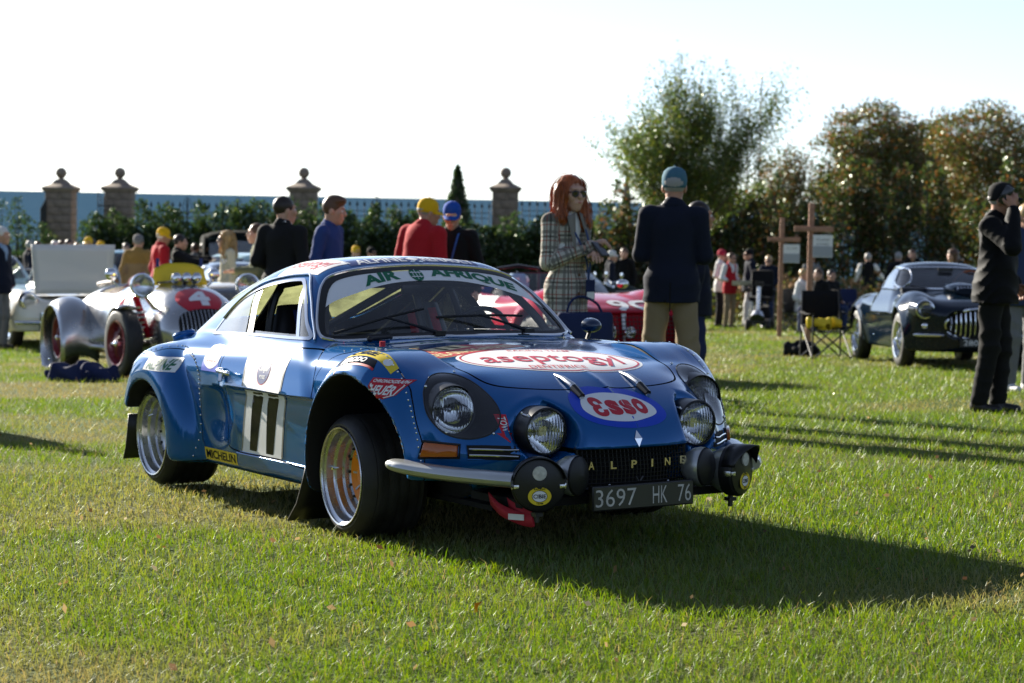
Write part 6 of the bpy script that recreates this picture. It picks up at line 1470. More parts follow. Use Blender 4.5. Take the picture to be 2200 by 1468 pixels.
# ---- far right groups
person('person in white cap and dark jacket behind the motorcycles', 1309, 45, 100, 1.72, 'skin', top=('jacket', 'navy_wool'), legs='denim', hair=('sides', 'hair_grey'), cap='white_cap', res=.034)
person('man in black leather jacket standing behind the motorcycles', 1338, 46, -20, 1.80, 'skin', top=('jacket', 'black_shell'), legs='denim_black', hair=('short', 'hair_brown'), res=.034)
person('person in red cap and white shirt seen from the side on the lawn', 1545, 46, 70, 1.76, 'skin', top=('shirt', 'white_cloth'), legs='charcoal_wool', hair=('sides', 'hair_grey'), cap='red_cap', res=.03, arms={1: BENT, -1: BENT})
wr = person('woman in red waistcoat and beige trousers holding a box', 1566, 45, 40, 1.68, 'skin', top=('vest', 'red_cloth'), legs='khaki', hair=('short', 'hair_brown'), under='white_cloth', res=.03, arms={1: BENT, -1: BENT}, sunglasses=True)
held('box', 'flat pale box held by the woman in red waistcoat', 'box', wr, (.0, -.36, 1.02), lambda t: MB().box((0, 0, 0), (.36, .26, .10)).build('box_body', M('cardboard', (.42, .38, .24), .8), t, bevel=.006))
person('man in navy jacket, white trousers and black cap in profile', 1608, 46, -82, 1.78, 'skin', top=('jacket', 'navy_wool'), legs='white_cloth', hair=('sides', 'hair_grey'), cap='black_cap', res=.03, wide=1.1, step=.12, shoes='grey_cloth')
person('blond woman in mirrored sunglasses and navy jacket beside the scooter', 1648, 44.6, -8, 1.62, 'skin', top=('jacket', 'navy_wool'), legs='denim', hair=('short', 'hair_blond'), sunglasses=True, res=.03, arms={1: BENT, -1: BENT})
person('person in grey shirt with back turned under the sign posts', 1740, 51, 178, 1.76, 'skin', top=('shirt', 'grey_cloth'), legs='charcoal_wool', hair=('sides', 'hair_dark'), res=.034)
person('man in black waistcoat with rolled white sleeves and back turned', 1861, 50, 170, 1.78, 'skin', top=('vest', 'black_cloth'), legs='charcoal_wool', hair=('short', 'hair_grey'), under='white_cloth', res=.03, arms={1: ((.10, .0, -.27), (.16, -.04, -.48)), -1: ((.14, -.06, -.22), (.28, -.10, -.36))})
person('person raising both hands to the face behind the dark coupe', 1955, 44, 0, 1.76, 'skin', top=('jacket', 'charcoal_wool'), legs='denim', hair=('short', 'hair_brown'), res=.032, arms={1: ((.14, -.12, -.18), (-.08, -.16, .12)), -1: ((.14, -.12, -.18), (-.08, -.16, .12))})
person('grey haired person behind the roof of the dark coupe', 1926, 46, 160, 1.74, 'skin', top=('jacket', 'black_cloth'), legs='denim', hair=('short', 'hair_grey'), res=.034)
person('woman with wind blown brown hair bending behind the dark coupe', 2062, 38, -60, 1.70, 'skin', top=('jacket', 'black_cloth'), legs='denim', hair=('long', 'hair_brown'), res=.03, lean=.3, tilt=rad(20))
for px, Y, yaw, tp, hr, lb in ((1722, 41, 60, 'white_cloth', 'hair_blond', 'fair haired person in white shirt seated under the sign post'), (1757, 40.5, -40, 'black_cloth', 'hair_brown', 'person in dark jacket seated right of the tall sign post'), (1782, 43, 20, 'charcoal_wool', 'hair_dark', 'dark dressed person seated behind the folding chair')):
    person(lb, px, Y, yaw, 1.72, 'skin', top=('jacket', tp), legs='denim', hair=('short', hr), res=.03, sit=True, arms={1: BENT, -1: BENT})
# two onlookers just beyond the left edge, whose long shadows fall across the lawn into the picture
person('onlooker in dark coat just outside the left edge, farther one casting the upper shadow', -379, 15.06, 60, 1.78, 'skin', top=('jacket', 'black_cloth'), legs='denim', hair=('short', 'hair_dark'), res=.034)
person('onlooker in khaki jacket just outside the left edge, nearer one casting the lower shadow', -640, 13.5, 60, 1.70, 'skin', top=('jacket', 'tan_cloth'), legs='denim', hair=('short', 'hair_dark'), res=.034)

# ================================================================== the other cars
def car_sdf(p):
    TC = lut(*zip(*p['top']), -4.5, 1.6); WP = lut(*zip(*p['plan']), -4.5, 1.6); TR = lut(*zip(*p.get('ridge', [(-4, .0), (1, .0)])), -4.5, 1.6)
    ZR = lut(*zip(*p['roof']), -4.5, 1.6) if p.get('roof') else None
    yc = p.get('yc', .6); x0 = p['nose']; x1 = p['tail']; zb = p.get('zb', .2); belt = p.get('belt', .8); gw = p.get('gw', .62); cr = p.get('nosec', .5); wm = p.get('waist', .45)
    def f(x, y, z):
        a = np.sqrt(y * y + 1e-6); T = TC(x) - p.get('crown', .12) * a * a + TR(x) * np.exp(-((a - yc) / p.get('rw', .17)) ** 2)
        d = smax((z - T) * .95, a - (WP(x) - p.get('tuck', .35) * np.maximum(wm - z, 0) ** 1.5 - p.get('tumb', .25) * np.maximum(z - wm, 0) ** 1.6), p.get('k', .14))
        d = smax(d, (x - (x0 - cr * a * a) + .25 * np.maximum(wm - z, 0)) / np.sqrt(1 + 4 * cr * cr * a * a), p.get('kn', .12)); d = smax(d, (x1 + .25 * a * a) - x, .14)
        for (fx, fz, fr, fy, fk) in p.get('bulge', []):
            r = np.sqrt((x - fx) ** 2 + (z - fz) ** 2); q1 = r - fr; q2 = a - fy
            b = np.minimum(np.maximum(q1 + fk, q2 + fk), 0) + np.sqrt(np.maximum(q1 + fk, 0) ** 2 + np.maximum(q2 + fk, 0) ** 2) - fk
            d = smin(d, smax(b, .3 - a, .05), .10)
        d = smax(d, zb - z, .05)
        if ZR is not None:
            c = smax((z - ZR(x) + p.get('rc', .16) * a * a) * .93, (a - (gw - p.get('tum2', .42) * (z - belt) - p.get('gtap', .0) * np.maximum(-x - 1.4, 0))) * .92, p.get('kg', .14)); c = np.maximum(c, belt - .25 - z); d = smin(d, c, .05)
        for (cx, cz, R) in p['wheels']:
            r = np.sqrt((x - cx) ** 2 + (z - cz) ** 2); w = np.where(z < cz, np.abs(x - cx) - R, r - R); w = np.maximum(w, p.get('well', .5) - a); d = smax(d, -w, .02)
        if p.get('mouth'):
            mz, mh, mw, mx = p['mouth']; q = np.sqrt(((z - mz) / mh) ** 4 + (a / mw) ** 4) ** .5; d = smax(d, -np.maximum((q - 1) * mh, mx - x), .02)
        for fn in p.get('cut', []): d = smax(d, -fn(x, y, z, a), .03)
        return d
    return f
def lamp(par, c, ax, r, ring='chrome', depth=.05):
    c = np.asarray(c, float); MB().lathe([(r * .99, -.07), (r * 1.03, -.01), (r * 1.10, .0), (r * 1.10, .012), (r * .98, .016), (r * .95, .006)], c, ax, 24).build('headlight_ring', M(ring), par)
    MB().lathe([(.001, -depth), (r * .5, -depth * .8), (r * .8, -depth * .4), (r * .96, .004)], c, ax, 20).build('reflector', M('chrome'), par)
    MB().lathe([(r * .96, .006), (r * .7, .018), (r * .35, .026), (.0005, .028), (.0005, .022), (r * .7, .012), (r * .96, .0), (r * .96, .006)], c, ax, 20).build('headlight', MAT['lens'], par)
def road_wheel(par, x, s, y, r, w, style='disc', rim=None, col='alloy', tyre='tyre_rubber', rot=0, spokes=24):
    wl = thing('wheel', None, None); wl.parent = par; wl.location = (x, s * y, r); wl.rotation_euler = (0, 0, rot); ax = (0, s, 0); rr = rim or r * .62
    MB().lathe([(rr, -.02), (rr + .01, -.004), (r * .86, .0), (r * .95, -.012), (r * .99, -.03), (r, -.05), (r, -w + .05), (r * .97, -w + .01), (rr, -w)], (0, 0, 0), ax, 40).build('tyre', M(tyre), wl, sharp=35)
    MB().lathe([(rr + .006, -.004), (rr + .004, .004), (rr - .012, .0), (rr - .016, -.03), (rr - .03, -.05), (rr - .03, -w * .7)], (0, 0, 0), ax, 36).build('rim', M(col), wl)
    if style == 'wire':
        m = MB()
        for k in range(spokes):
            for o, hz, rz in ((1, -.0, -.055), (-1, -.09, -.03)):
                a = 2 * math.pi * (k + (.25 if o > 0 else .5)) / spokes; b = a + o * .55; m.tube([(.035 * math.cos(b), s * hz, .035 * math.sin(b)), ((rr - .02) * math.cos(a), s * rz, (rr - .02) * math.sin(a))], .0035, 4, cap=False)
        m.build('spoke', M(col), wl, kind='stuff'); MB().lathe([(.045, -.12), (.042, -.02), (.028, .012), (.012, .02), (.0005, .02)], (0, 0, 0), ax, 14).tube([(-.07, s * .012, 0), (.07, s * .012, 0)], .010, 6).build('hub', M(col if col != 'wheel_red' else 'chrome'), wl)
    else: MB().lathe([(rr - .02, -.045), (rr * .82, -.02), (rr * .6, -.035), (rr * .45, -.012), (rr * .2, -.002), (.0005, .0)], (0, 0, 0), ax, 28).build('hubcap', M('chrome'), wl)
    MB().lathe([(rr - .03, -.10), (.0005, -.10)], (0, 0, 0), ax, 20).build('brake_drum', M('matte_black'), wl)
    return wl
def place_car(name, label, px, Y, heading, group=None):
    """front axle at the pixel column px and depth Y; heading: degrees to the right of straight at the viewer"""
    th = rad(heading); x = ray_at(px, Y); t = thing(name, label, 'car', (0, 0, 0), 0, group); X = np.array([math.sin(th), -math.cos(th), 0]); o = np.array([x, Y, 0.]); b = o - 2.4 * X
    dz = float(gz(o[0], o[1]) - gz(b[0], b[1])) / 2.4; X[2] = dz; X /= np.linalg.norm(X); Yv = np.cross([0, 0, 1.], X); Yv /= np.linalg.norm(Yv); Zv = np.cross(X, Yv)
    m = Matrix(np.array([X, Yv, Zv]).T.tolist()).to_4x4(); m.translation = (x, Y, float(gz(x, Y))); t.matrix_world = m; return t
def shell(par, p, paint, h=.025, lo=None, hi=None, ws=None, side=None, rear=None, glass='shield', frame_m='chrome', ws_x=(-9, 9)):
    f = car_sdf(p); V, T, N = sdf_mesh(f, lo or (p['tail'] - .15, -1.05, .08), hi or (p['nose'] + .15, 1.05, p.get('zmax', 1.75)), h); S = Skin(V, T, N)
    if ws is not None: S.cut('ws', lambda v: np.where((v[:, 0] > ws_x[0]) & (v[:, 0] < ws_x[1]), poly_sd(v[:, 1:3], ws), 1.), ['body'])
    if rear is not None: S.cut('rear', lambda v: np.where(v[:, 0] < ws_x[0], poly_sd(v[:, 1:3], rear), 1.), ['body'])
    for i, sd in enumerate(side or []): S.cut('side%d' % i, lambda v, sd=sd: np.where(np.abs(v[:, 1]) > .3, poly_sd(v[:, [0, 2]], sd), 1.), ['body'])
    v, t, n = S.part('body'); b = raw_mesh('body_shell', v, t, paint, par, normals=n)
    bv = BVHTree.FromPolygons([tuple(q) for q in V.tolist()], [tuple(q) for q in T.tolist()])
    def hit(o, d, off=.004):
        r = bv.ray_cast(Vector(o), Vector(d)); return None if r[0] is None else np.array(r[0]) + off * np.array(r[1])
    if p.get('roof'):
        lv, lt, ln = S.part('body', -.02); c = lv[lt].mean(1); k = (c[:, 2] > p['zb'] + .1) & (c[:, 0] < p.get('fire', -.5)) & (c[:, 0] > p['tail'] + .3); raw_mesh('cabin_lining', lv, lt[k], M('matte_black') if 'lining' not in p else M(p['lining']), par, normals=-ln)
    for nm, key in [('windscreen', 'ws'), ('rear_window', 'rear')] + [('side_window', 'side%d' % i) for i in range(len(side or []))]:
        if key in S.names:
            for s in ((None,) if key in ('ws', 'rear') else (-1, 1)):
                v, t, n = S.part(key, -.004, s)
                if len(t): raw_mesh(nm, v, t, MAT[glass], par, normals=n)
    def rim(poly, how, name):
        P = []
        for q in poly:
            r = hit((3., q[0], q[1]), (-1, 0, 0)) if how == 'front' else hit((q[0], -2., q[1]), (0, 1, 0)) if how == 'side' else hit((-6., q[0], q[1]), (1, 0, 0))
            if r is not None: P.append(r)
        if len(P) > 4:
            P = np.array(P); MB().tube(P, .010, 6, closed=True).build(name, M(frame_m), par)
            if how == 'side': MB().tube(P * [1, -1, 1], .010, 6, closed=True).build(name, M(frame_m), par)
    if ws is not None: rim(ws, 'front', 'windscreen_frame')
    for sd in side or []: rim(sd, 'side', 'window_frame')
    return b, hit, S
def bench(par, x, y, z, mat, w=.25, hgt=.42):
    MB().tube([(x + .45, y, z), (x + .05, y, z - .04), (x - .12, y, z + .05), (x - .22, y, z + hgt)], [w * .85, w, w, w * .8], 12, flat=.3, up=(1, 0, .1)).build('seat', M(mat), par)
def rounded(pts, n=60): return spline(pts, n, True)
def wrap_mesh(hit, V2, T2, fr, d, fn, mat, par, name, off=.004, cell=.06):
    V2, T2 = dice(np.asarray(V2, float), np.asarray(T2), cell); P = []; ok = []
    for q in V2:
        r = hit(fn(q[0], q[1]), d, off); ok.append(r is not None); P.append(r if r is not None else (0, 0, 0))
    ok = np.array(ok); T2 = T2[ok[T2].all(1)]
    if len(T2): return raw_mesh(name, np.array(P), T2, mat, par)
M('coupe_navy', (.003, .009, .020), .12, 0, .35, .0, spec=.3); M('cream_paint', (.72, .68, .56), .3, 0, 1.0); M('bare_alloy', (.50, .50, .50), .22, .9, rvar=.08, vscale=5); M('racing_red', (.36, .006, .018), .12, 0, .10, spec=.12); M('mint_paint', (.42, .62, .58), .3, 0, 1.0); M('teal_paint', (.05, .22, .27), .3, .2, 1.0); M('wheel_red', (.20, .012, .025), .4, 0, .5); M('grey_blue_paint', (.16, .24, .27), .3, .2, 1.0); M('black_paint', (.008, .009, .009), .2, 0, 1.0); M('roof_cloth', (.006, .008, .008), .95, spec=.05); M('tan_trim', (.42, .34, .22), .7); M('bonnet_white', (.60, .61, .60), .5, 0, .3); M('coach_green', (.006, .014, .011), .5, 0, .2, spec=.2)
def mirror_y(P): P = np.asarray(P, float); return np.vstack([P, (P * [-1, 1])[::-1]])

# ---- dark blue coupe at the right
def coupe():
    c = place_car('vintage_coupe', 'dark blue fifties coupe with oval grille and wire wheels on the right', 2066, 23.7, 2.0)
    p = dict(top=[(-3.6, .55), (-3.3, .70), (-2.9, .80), (-2.2, .86), (-1.2, .88), (-.6, .90), (-.2, .90), (.3, .84), (.6, .76), (.75, .66), (.85, .5)], plan=[(-3.6, .48), (-3.2, .66), (-2.6, .74), (-1.5, .75), (-.5, .74), (.2, .75), (.6, .70), (.85, .60)],
             ridge=[(-3.6, .0), (-2.6, .06), (-2.0, .05), (-1.2, .0), (-.5, .0), (0, .07), (.35, .09), (.6, .05), (.85, .0)], yc=.60, roof=[(-3.4, .7), (-3.0, .86), (-2.6, 1.02), (-2.2, 1.15), (-1.7, 1.245), (-1.3, 1.265), (-1.0, 1.235), (-.8, 1.13), (-.55, .98), (-.4, .88), (0, .6)], gw=.66, belt=.88, tum2=.50, gtap=.22, rc=.20, nose=.78, nosec=.42, tail=-3.42, zb=.20, crown=.16, bulge=[(.05, .38, .40, .80, .15), (-2.40, .36, .38, .80, .15)], waist=.66, tuck=.30, wheels=[(0, .325, .37), (-2.4, .325, .35)], mouth=(.52, .155, .335, .55), fire=-.45, lining='tan_trim')
    ws = rounded(mirror_y([(0, .925), (.35, .925), (.56, .93), (.60, .98), (.52, 1.12), (.46, 1.165), (.25, 1.185), (0, 1.19)]), 80); sd = rounded([(-.62, .93), (-.86, 1.13), (-1.05, 1.175), (-1.5, 1.185), (-2.0, 1.11), (-2.35, .95), (-2.1, .925), (-1.2, .92)], 70)
    b, hit, S = shell(c, p, M('coupe_navy'), .023, ws=ws, side=[sd], ws_x=(-1.3, 0), rear=rounded(mirror_y([(0, .97), (.35, .97), (.42, 1.02), (.30, 1.12), (0, 1.14)]), 40), frame_m='chrome')
    for x in (0, -2.4):
        for s in (-1, 1): road_wheel(c, x, s, .755, .325, .17, 'wire', .215, 'chrome', spokes=22)
    for s in (-1, 1):
        h = hit((3., s * .585, .69), (-1, 0, 0), 0); lamp(c, h + [.02, 0, 0], (1, 0, .02), .10)
        MB().lathe([(.15, -.18), (.13, -.08), (.11, 0)], h + [0, 0, 0], (1, 0, 0), 20).build('lamp_pod', M('coupe_navy'), c)
        h = hit((3., s * .57, .50), (-1, 0, 0), 0); MB().sphere(h, (.03, .04, .04), 12, 8).build('fog_lamp', M('chrome'), c)
        q = [hit((3., s * y, .40), (-1, 0, 0), .03) for y in np.linspace(.36, .66, 8)]; MB().tube(q, [.018] + [.032] * 6 + [.018], 10, flat=.7).build('bumper', M('chrome'), c)
        bench(c, -1.45, s * .32, .45, 'black_trim')
    ell_ = [(.345 * math.cos(a), .52 + .165 * math.sin(a)) for a in np.linspace(0, 2 * math.pi, 60, endpoint=False)]
    MB().tube([hit((3., q[0] * 1.03, q[1] + (q[1] - .52) * .05), (-1, 0, 0), .008) for q in ell_], .016, 8, closed=True).build('grille_surround', M('chrome'), c)
    for y in np.linspace(-.29, .29, 12):
        hh = .15 * math.sqrt(max(0, 1 - (y / .34) ** 2)); xx = .78 - .42 * y * y - .03
        MB().tube([(xx - .03, y, .52 - hh), (xx, y, .52), (xx - .03, y, .52 + hh)], .0085, 6).build('grille_bar', M('chrome'), c)
    MB().box((.55, 0, .52), (.05, .7, .32)).build('radiator', M('matte_black'), c)
    MB().tube([(-.25, 0, .90), (-.1, 0, .955), (.12, 0, .93), (.22, 0, .90)], [.16, .19, .18, .12], 14, flat=.32).build('bonnet_scoop', M('coupe_navy'), c); MB().lathe([(.15, .0), (.16, .02)], (.17, 0, .92), (1, 0, 0), 20, sq=(1, .3)).build('scoop_mouth', M('chrome'), c)
    for y in np.linspace(-.10, .10, 6): MB().bar((.215, y, .90), (.205, y, .955), .008, .008).build('scoop_bar', M('chrome'), c)
    pt = MB().box((.80, 0, .315), (.012, .42, .10)).build('number_plate', M('black_trim'), c); g = fit_glyphs('280179', .34, .06); raw_mesh('lettering', [(.808, q[0], .315 + q[1]) for q in g[0]], g[1], M('decal_white'), pt, smooth=False)
    MB().tube([(-.85, -.32 * 0 + .32, .92), (-.90, .32, 1.0)], .01, 6).build('steering_column', M('black_trim'), c); cc = np.array([-.92, .32, .98]); ax = np.array([-.9, 0, .4]); S_, U_, _d = frame(ax); MB().tube([cc + .19 * (math.cos(t) * S_ + math.sin(t) * U_) for t in np.linspace(0, 2 * math.pi, 28, endpoint=False)], .012, 6, closed=True).build('steering_wheel', M('hair_red'), c)
    for y in (-.25, .1): MB().tube([(-.42, y, .915), (-.60, y - .22, .965)], .006, 5).build('wiper', M('black_trim'), c)
    MB().box((-.8, .0, 1.16), (.02, .18, .05)).build('rear_view_mirror', M('black_trim'), c); MB().box((-1.3, 0, .30), (2.2, 1.2, .05)).build('floor_pan', M('matte_black'), c)
    MB().tube([(-.52, y, .885) for y in np.linspace(-.6, .6, 8)], .06, 8).build('dashboard', M('black_trim'), c)
    sc = MB().tube([hit((x, -2., .62), (0, 1, 0), .004) for x in (-.9, -1.02)], .010, 6).build('door_handle', M('chrome'), c)
    w_ = hit((.05, 0, 3.), (0, 0, -1), 0)
    return c
coupe()

# ---- white open two seater with its bonnet raised
def roadster():
    c = place_car('white_roadster', 'white fifties roadster at the left edge with its bonnet raised', 128, 30, 30)
    p = dict(top=[(-3.5, .55), (-3.2, .72), (-2.6, .80), (-1.9, .82), (-1.2, .82), (-.6, .84), (0, .80), (.5, .74), (.75, .66), (.95, .5)], plan=[(-3.5, .62), (-3.0, .82), (-2, .90), (-1, .88), (0, .91), (.5, .90), (.85, .82), (1.0, .7)], ridge=[(-3.6, .0), (-2.6, .06), (-1.2, .02), (-.4, .02), (.2, .11), (.6, .13), (.8, .08), (1, .02)], yc=.70, rw=.19, nose=.98, nosec=.26, tail=-3.45, zb=.26, crown=.06, bulge=[(0, .42, .42, .93, .16), (-2.6, .42, .42, .93, .16)], wheels=[(0, .33, .38), (-2.6, .33, .38)], mouth=(.48, .085, .50, .80), well=.6,
             cut=[lambda x, y, z, a: np.maximum(np.maximum(np.abs(x + 1.25) - .50, a - .62), .45 - z)])
    b, hit, S = shell(c, p, M('cream_paint'), .034, hi=(1.2, 1.05, 1.1))
    for x in (0, -2.6):
        for s in (-1, 1): road_wheel(c, x, s, .80, .34, .17, 'disc')
    for s in (-1, 1):
        h = hit((3., s * .70, .70), (-1, 0, 0), 0); lamp(c, h + [.01, 0, 0], (1, 0, .08), .095); MB().lathe([(.15, -.05), (.135, .02), (.115, .04)], h, (1, 0, .05), 24).build('lamp_bezel', M('chrome'), c)
        MB().tube([hit((3., s * y, .40), (-1, 0, 0), .03) for y in np.linspace(.52, .86, 8)], .030, 8).build('bumper', M('chrome'), c); MB().tube([hit((3., s * .55, z_), (-1, 0, 0), .05) for z_ in (.32, .40, .52)], .035, 8).build('overrider', M('chrome'), c)
        bench(c, -1.35, s * .34, .5, 'wheel_red')
    MB().tube([hit((3., .52 * math.cos(a), .48 + .105 * math.sin(a)), (-1, 0, 0), .01) for a in np.linspace(0, 2 * math.pi, 50, endpoint=False)], .020, 8, closed=True).build('grille_surround', M('chrome'), c)
    for y in np.linspace(-.42, .42, 13): MB().tube([(.93 - .26 * y * y, y, .41), (.955 - .26 * y * y, y, .48), (.93 - .26 * y * y, y, .55)], .016, 6).build('grille_tooth', M('chrome'), c)
    MB().box((.75, 0, .48), (.05, 1.0, .18)).build('radiator', M('matte_black'), c)
    wsf = [(-.62 - .30 * t * t, .72 * math.sin(t * 1.5) / math.sin(1.5), 0) for t in np.linspace(-1, 1, 17)]
    gl = MB().grid([[(q[0], q[1], .84) for q in wsf], [(q[0] - .16, q[1] * .93, 1.16) for q in wsf]]).build('windscreen', MAT['shield'], c); MB().tube([(q[0] - .16, q[1] * .93, 1.16) for q in wsf], .012, 6).tube([(q[0], q[1], .84) for q in wsf], .012, 6).build('windscreen_frame', M('chrome'), c)
    # raised bonnet hinged at the nose
    P = [[(.62 + .05 * zz - .02 * math.cos(yy * 2), yy * (1 - .10 * (1 - zz)), .80 + .72 * zz) for yy in np.linspace(-.63, .63, 12)] for zz in np.linspace(0, 1, 8)]
    bn = MB().grid(P).build('bonnet', M('bonnet_white'), c, solid=.02)
    MB().box((.1, 0, .72), (.9, 1.15, .1)).build('engine_bay', M('matte_black'), c); cc = np.array([-.85, .36, .92]); ax = np.array([-.9, 0, .4]); S_, U_, _d = frame(ax); MB().tube([cc + .19 * (math.cos(t) * S_ + math.sin(t) * U_) for t in np.linspace(0, 2 * math.pi, 24, endpoint=False)], .012, 6, closed=True).build('steering_wheel', M('black_trim'), c)
roadster()

# ---- bare metal racer with number 4
def racer():
    c = place_car('vintage_racer', 'bare metal open racer with cycle wings and red number 4 roundel', 408, 21.2, 26)
    p = dict(top=[(-3.4, .5), (-3.2, .75), (-2.7, .92), (-2.2, .98), (-1.6, .97), (-1.0, 1.0), (-.5, .99), (-.1, .965), (.2, .90), (.5, .75), (.72, .55)], plan=[(-3.4, .35), (-3, .52), (-2.2, .58), (-1.4, .56), (-.6, .50), (0, .46), (.4, .47), (.7, .44)], nose=.72, nosec=.55, tail=-3.3, zb=.30, crown=.45, k=.22, kn=.20, waist=.5, tuck=.2, wheels=[(9, .3, .1)], cut=[lambda x, y, z, a: np.maximum(np.maximum(np.abs(x + 1.75) - .42, a - .40), .55 - z)])
    b, hit, S = shell(c, p, M('bare_alloy'), .025, hi=(.95, .8, 1.2))
    R = .36
    for s in (-1, 1):
        road_wheel(c, 0, s, .80, R, .17, 'wire', .235, 'wheel_red', rot=rad(7), spokes=20); road_wheel(c, -2.5, s, .82, R, .20, 'wire', .235, 'wheel_red', spokes=20)
        # rear wing: full teardrop; front wing: short blade
        P = []
        for t in np.linspace(-.25, 1.12, 22):
            a = math.pi * (1 - t); rr = R + .09 + .05 * t; q = np.array([-2.45 + rr * math.cos(a) * 1.08, 0, R + rr * math.sin(a)]); P.append([q + np.array([0, s * y, -(.10 * ((y - .70) / .22) ** 2)]) for y in np.linspace(.48, .92, 9)])
        MB().grid(P).build('rear_wing', M('bare_alloy'), c, solid=.008)
        P = [[(R + .045) * np.array([math.cos(a), 0, math.sin(a)]) + np.array([0, s * (.70 + y), R - .03 * (y / .11) ** 2]) for y in np.linspace(-.11, .11, 7)] for a in np.linspace(rad(75), rad(165), 14)]
        MB().grid(P).build('front_wing', M('bare_alloy'), c, solid=.008)
        MB().tube([(.05, s * .46, .42), (.03, s * .60, .86)], .035, 8).build('damper', M('racing_red'), c)
        MB().tube([(.02 + .065 * math.cos(t), s * .56 + .065 * math.sin(t), .36 + t * .0085) for t in np.linspace(0, 44, 200)], .014, 5).build('coil_spring', M('alloy'), c)
        MB().tube([(0, s * .3, .36), (0, s * .72, .36)], .035, 8).tube([(-.6, s * .45, .34), (0, s * .66, .34)], .022, 6).tube([(.1, s * .2, .45), (.02, s * .68, .42)], .018, 6).build('front_axle', M('steel_dark'), c)
        MB().tube([(.10, s * .42, .72), (.16, s * .56, .90)], .02, 6).build('lamp_bracket', M('chrome'), c)
        hl = np.array([.20, s * .57, .96]); MB().lathe([(.001, -.16), (.06, -.15), (.10, -.10), (.122, -.03), (.128, 0)], hl, (1, 0, 0), 24).build('headlight_shell', M('chrome'), c); lamp(c, hl, (1, 0, 0), .118)
        MB().sphere((-1.0, s * .58, 1.08), (.05, .07, .07), 12, 8).tube([(-1.0, s * .58, 1.02), (-1.0, s * .5, .95)], .012, 6).build('mirror', M('chrome'), c)
        MB().tube([(-.6, s * .53, .28), (-1.9, s * .56, .26)], .045, 10).build('exhaust_pipe', M('chrome'), c)
    # grille of upright bars on the sloping nose
    gp = rounded([(-.30, .50), (-.26, .66), (0, .72), (.26, .66), (.30, .50), (.26, .38), (0, .35), (-.26, .38)], 50); V2, T2 = outline_fill(gp)
    gr = wrap_mesh(hit, V2, T2, None, (-1, 0, 0), lambda u, v_: (3., u, v_), M('matte_black'), c, 'grille', .006)
    for y in np.linspace(-.26, .26, 14):
        top_ = .70 - .5 * y * y; q = [hit((3., y, z_), (-1, 0, 0), .012) for z_ in np.linspace(.39, top_, 5)]
        if all(k is not None for k in q): MB().tube(q, .007, 5).build('grille_bar', M('alloy'), gr)
    # red roundel with a 4 on the nose
    ro = wrap_mesh(hit, *[np.asarray(a) for a in outline_fill(ellipse(.24, .24, 40, (.36, -.02)))], None, (0, 0, -1), lambda u, v_: (u, v_, 3.), M('decal_red'), c, 'roundel', .004)
    g = fit_glyphs('4', .22, .28, offset=.06); wrap_mesh(hit, np.stack([.36 - g[0][:, 1], -.02 + g[0][:, 0]], 1), g[1], None, (0, 0, -1), lambda u, v_: (u, v_, 3.), M('decal_white'), ro, 'numeral', .009, .05)
    ro = wrap_mesh(hit, *[np.asarray(a) for a in outline_fill(ellipse(.26, .27, 40, (-.95, .66)))], None, (0, 1, 0), lambda u, v_: (u, -2., v_), M('decal_white'), c, 'roundel', .004)
    g = fit_glyphs('4', .22, .32, offset=.06); wrap_mesh(hit, g[0] + [-.95, .68], g[1], None, (0, 1, 0), lambda u, v_: (u, -2., v_), M('racing_red'), ro, 'numeral', .009, .06)
    for y in (-.11, 0, .11):
        MB().lathe([(.055, -.06), (.060, .0), (.050, .05), (.02, .065), (.001, .066)], (-.15, y, 1.04), (1, 0, .25), 14).build('air_horn', M('chrome'), c)
    ys = MB(); ys.tube([(-.40, y, 1.0 + .16 * (1 - (y / .30) ** 4)) for y in np.linspace(-.30, .30, 12)], .01, 5)
    MB().grid([[(-.36 - .05 * t, y * (1 - .1 * t), .96 + t * .24 * (1 - .25 * abs(y / .30) ** 3)) for y in np.linspace(-.30, .30, 14)] for t in np.linspace(0, 1, 5)]).build('number_board', M('decal_yellow'), c, solid=.01)
    for y in (-.24, .24): MB().tube([(-.38, y, 1.16), (-.38, y, 1.25)], .018, 6).build('clip', M('decal_navy'), c)
    w_ = [(-1.25 - .10 * t * t, .40 * t) for t in np.linspace(-1, 1, 13)]; MB().grid([[(q[0], q[1], .97) for q in w_], [(q[0] - .07, q[1] * .93, 1.10) for q in w_], [(q[0] - .16, q[1] * .72, 1.20) for q in w_]]).build('aero_screen', MAT['clear'], c)
    for s in (-1, 1): MB().tube(spline([(-2.15, s * .42, .97), (-1.75, s * .43, .99), (-1.35, s * .43, 1.0)], 8), .03, 8).build('cockpit_trim', M('shoe_brown'), c)
    bench(c, -1.85, 0, .62, 'wheel_red', .34); cc = np.array([-1.45, .18, .98]); ax = np.array([-.9, 0, .35]); S_, U_, _d = frame(ax); MB().tube([cc + .18 * (math.cos(t) * S_ + math.sin(t) * U_) for t in np.linspace(0, 2 * math.pi, 24, endpoint=False)], .012, 6, closed=True).build('steering_wheel', M('black_trim'), c)
    MB().tube(spline([(-.05, -.20, 1.0), (-.35, -.25, .99)], 4), .012, 5).build('bonnet_strap', M('black_trim'), c)
    MB().box((-2.0, .52, .80), (.5, .06, .35)).build('door_panel', M('wheel_red'), c)
racer()

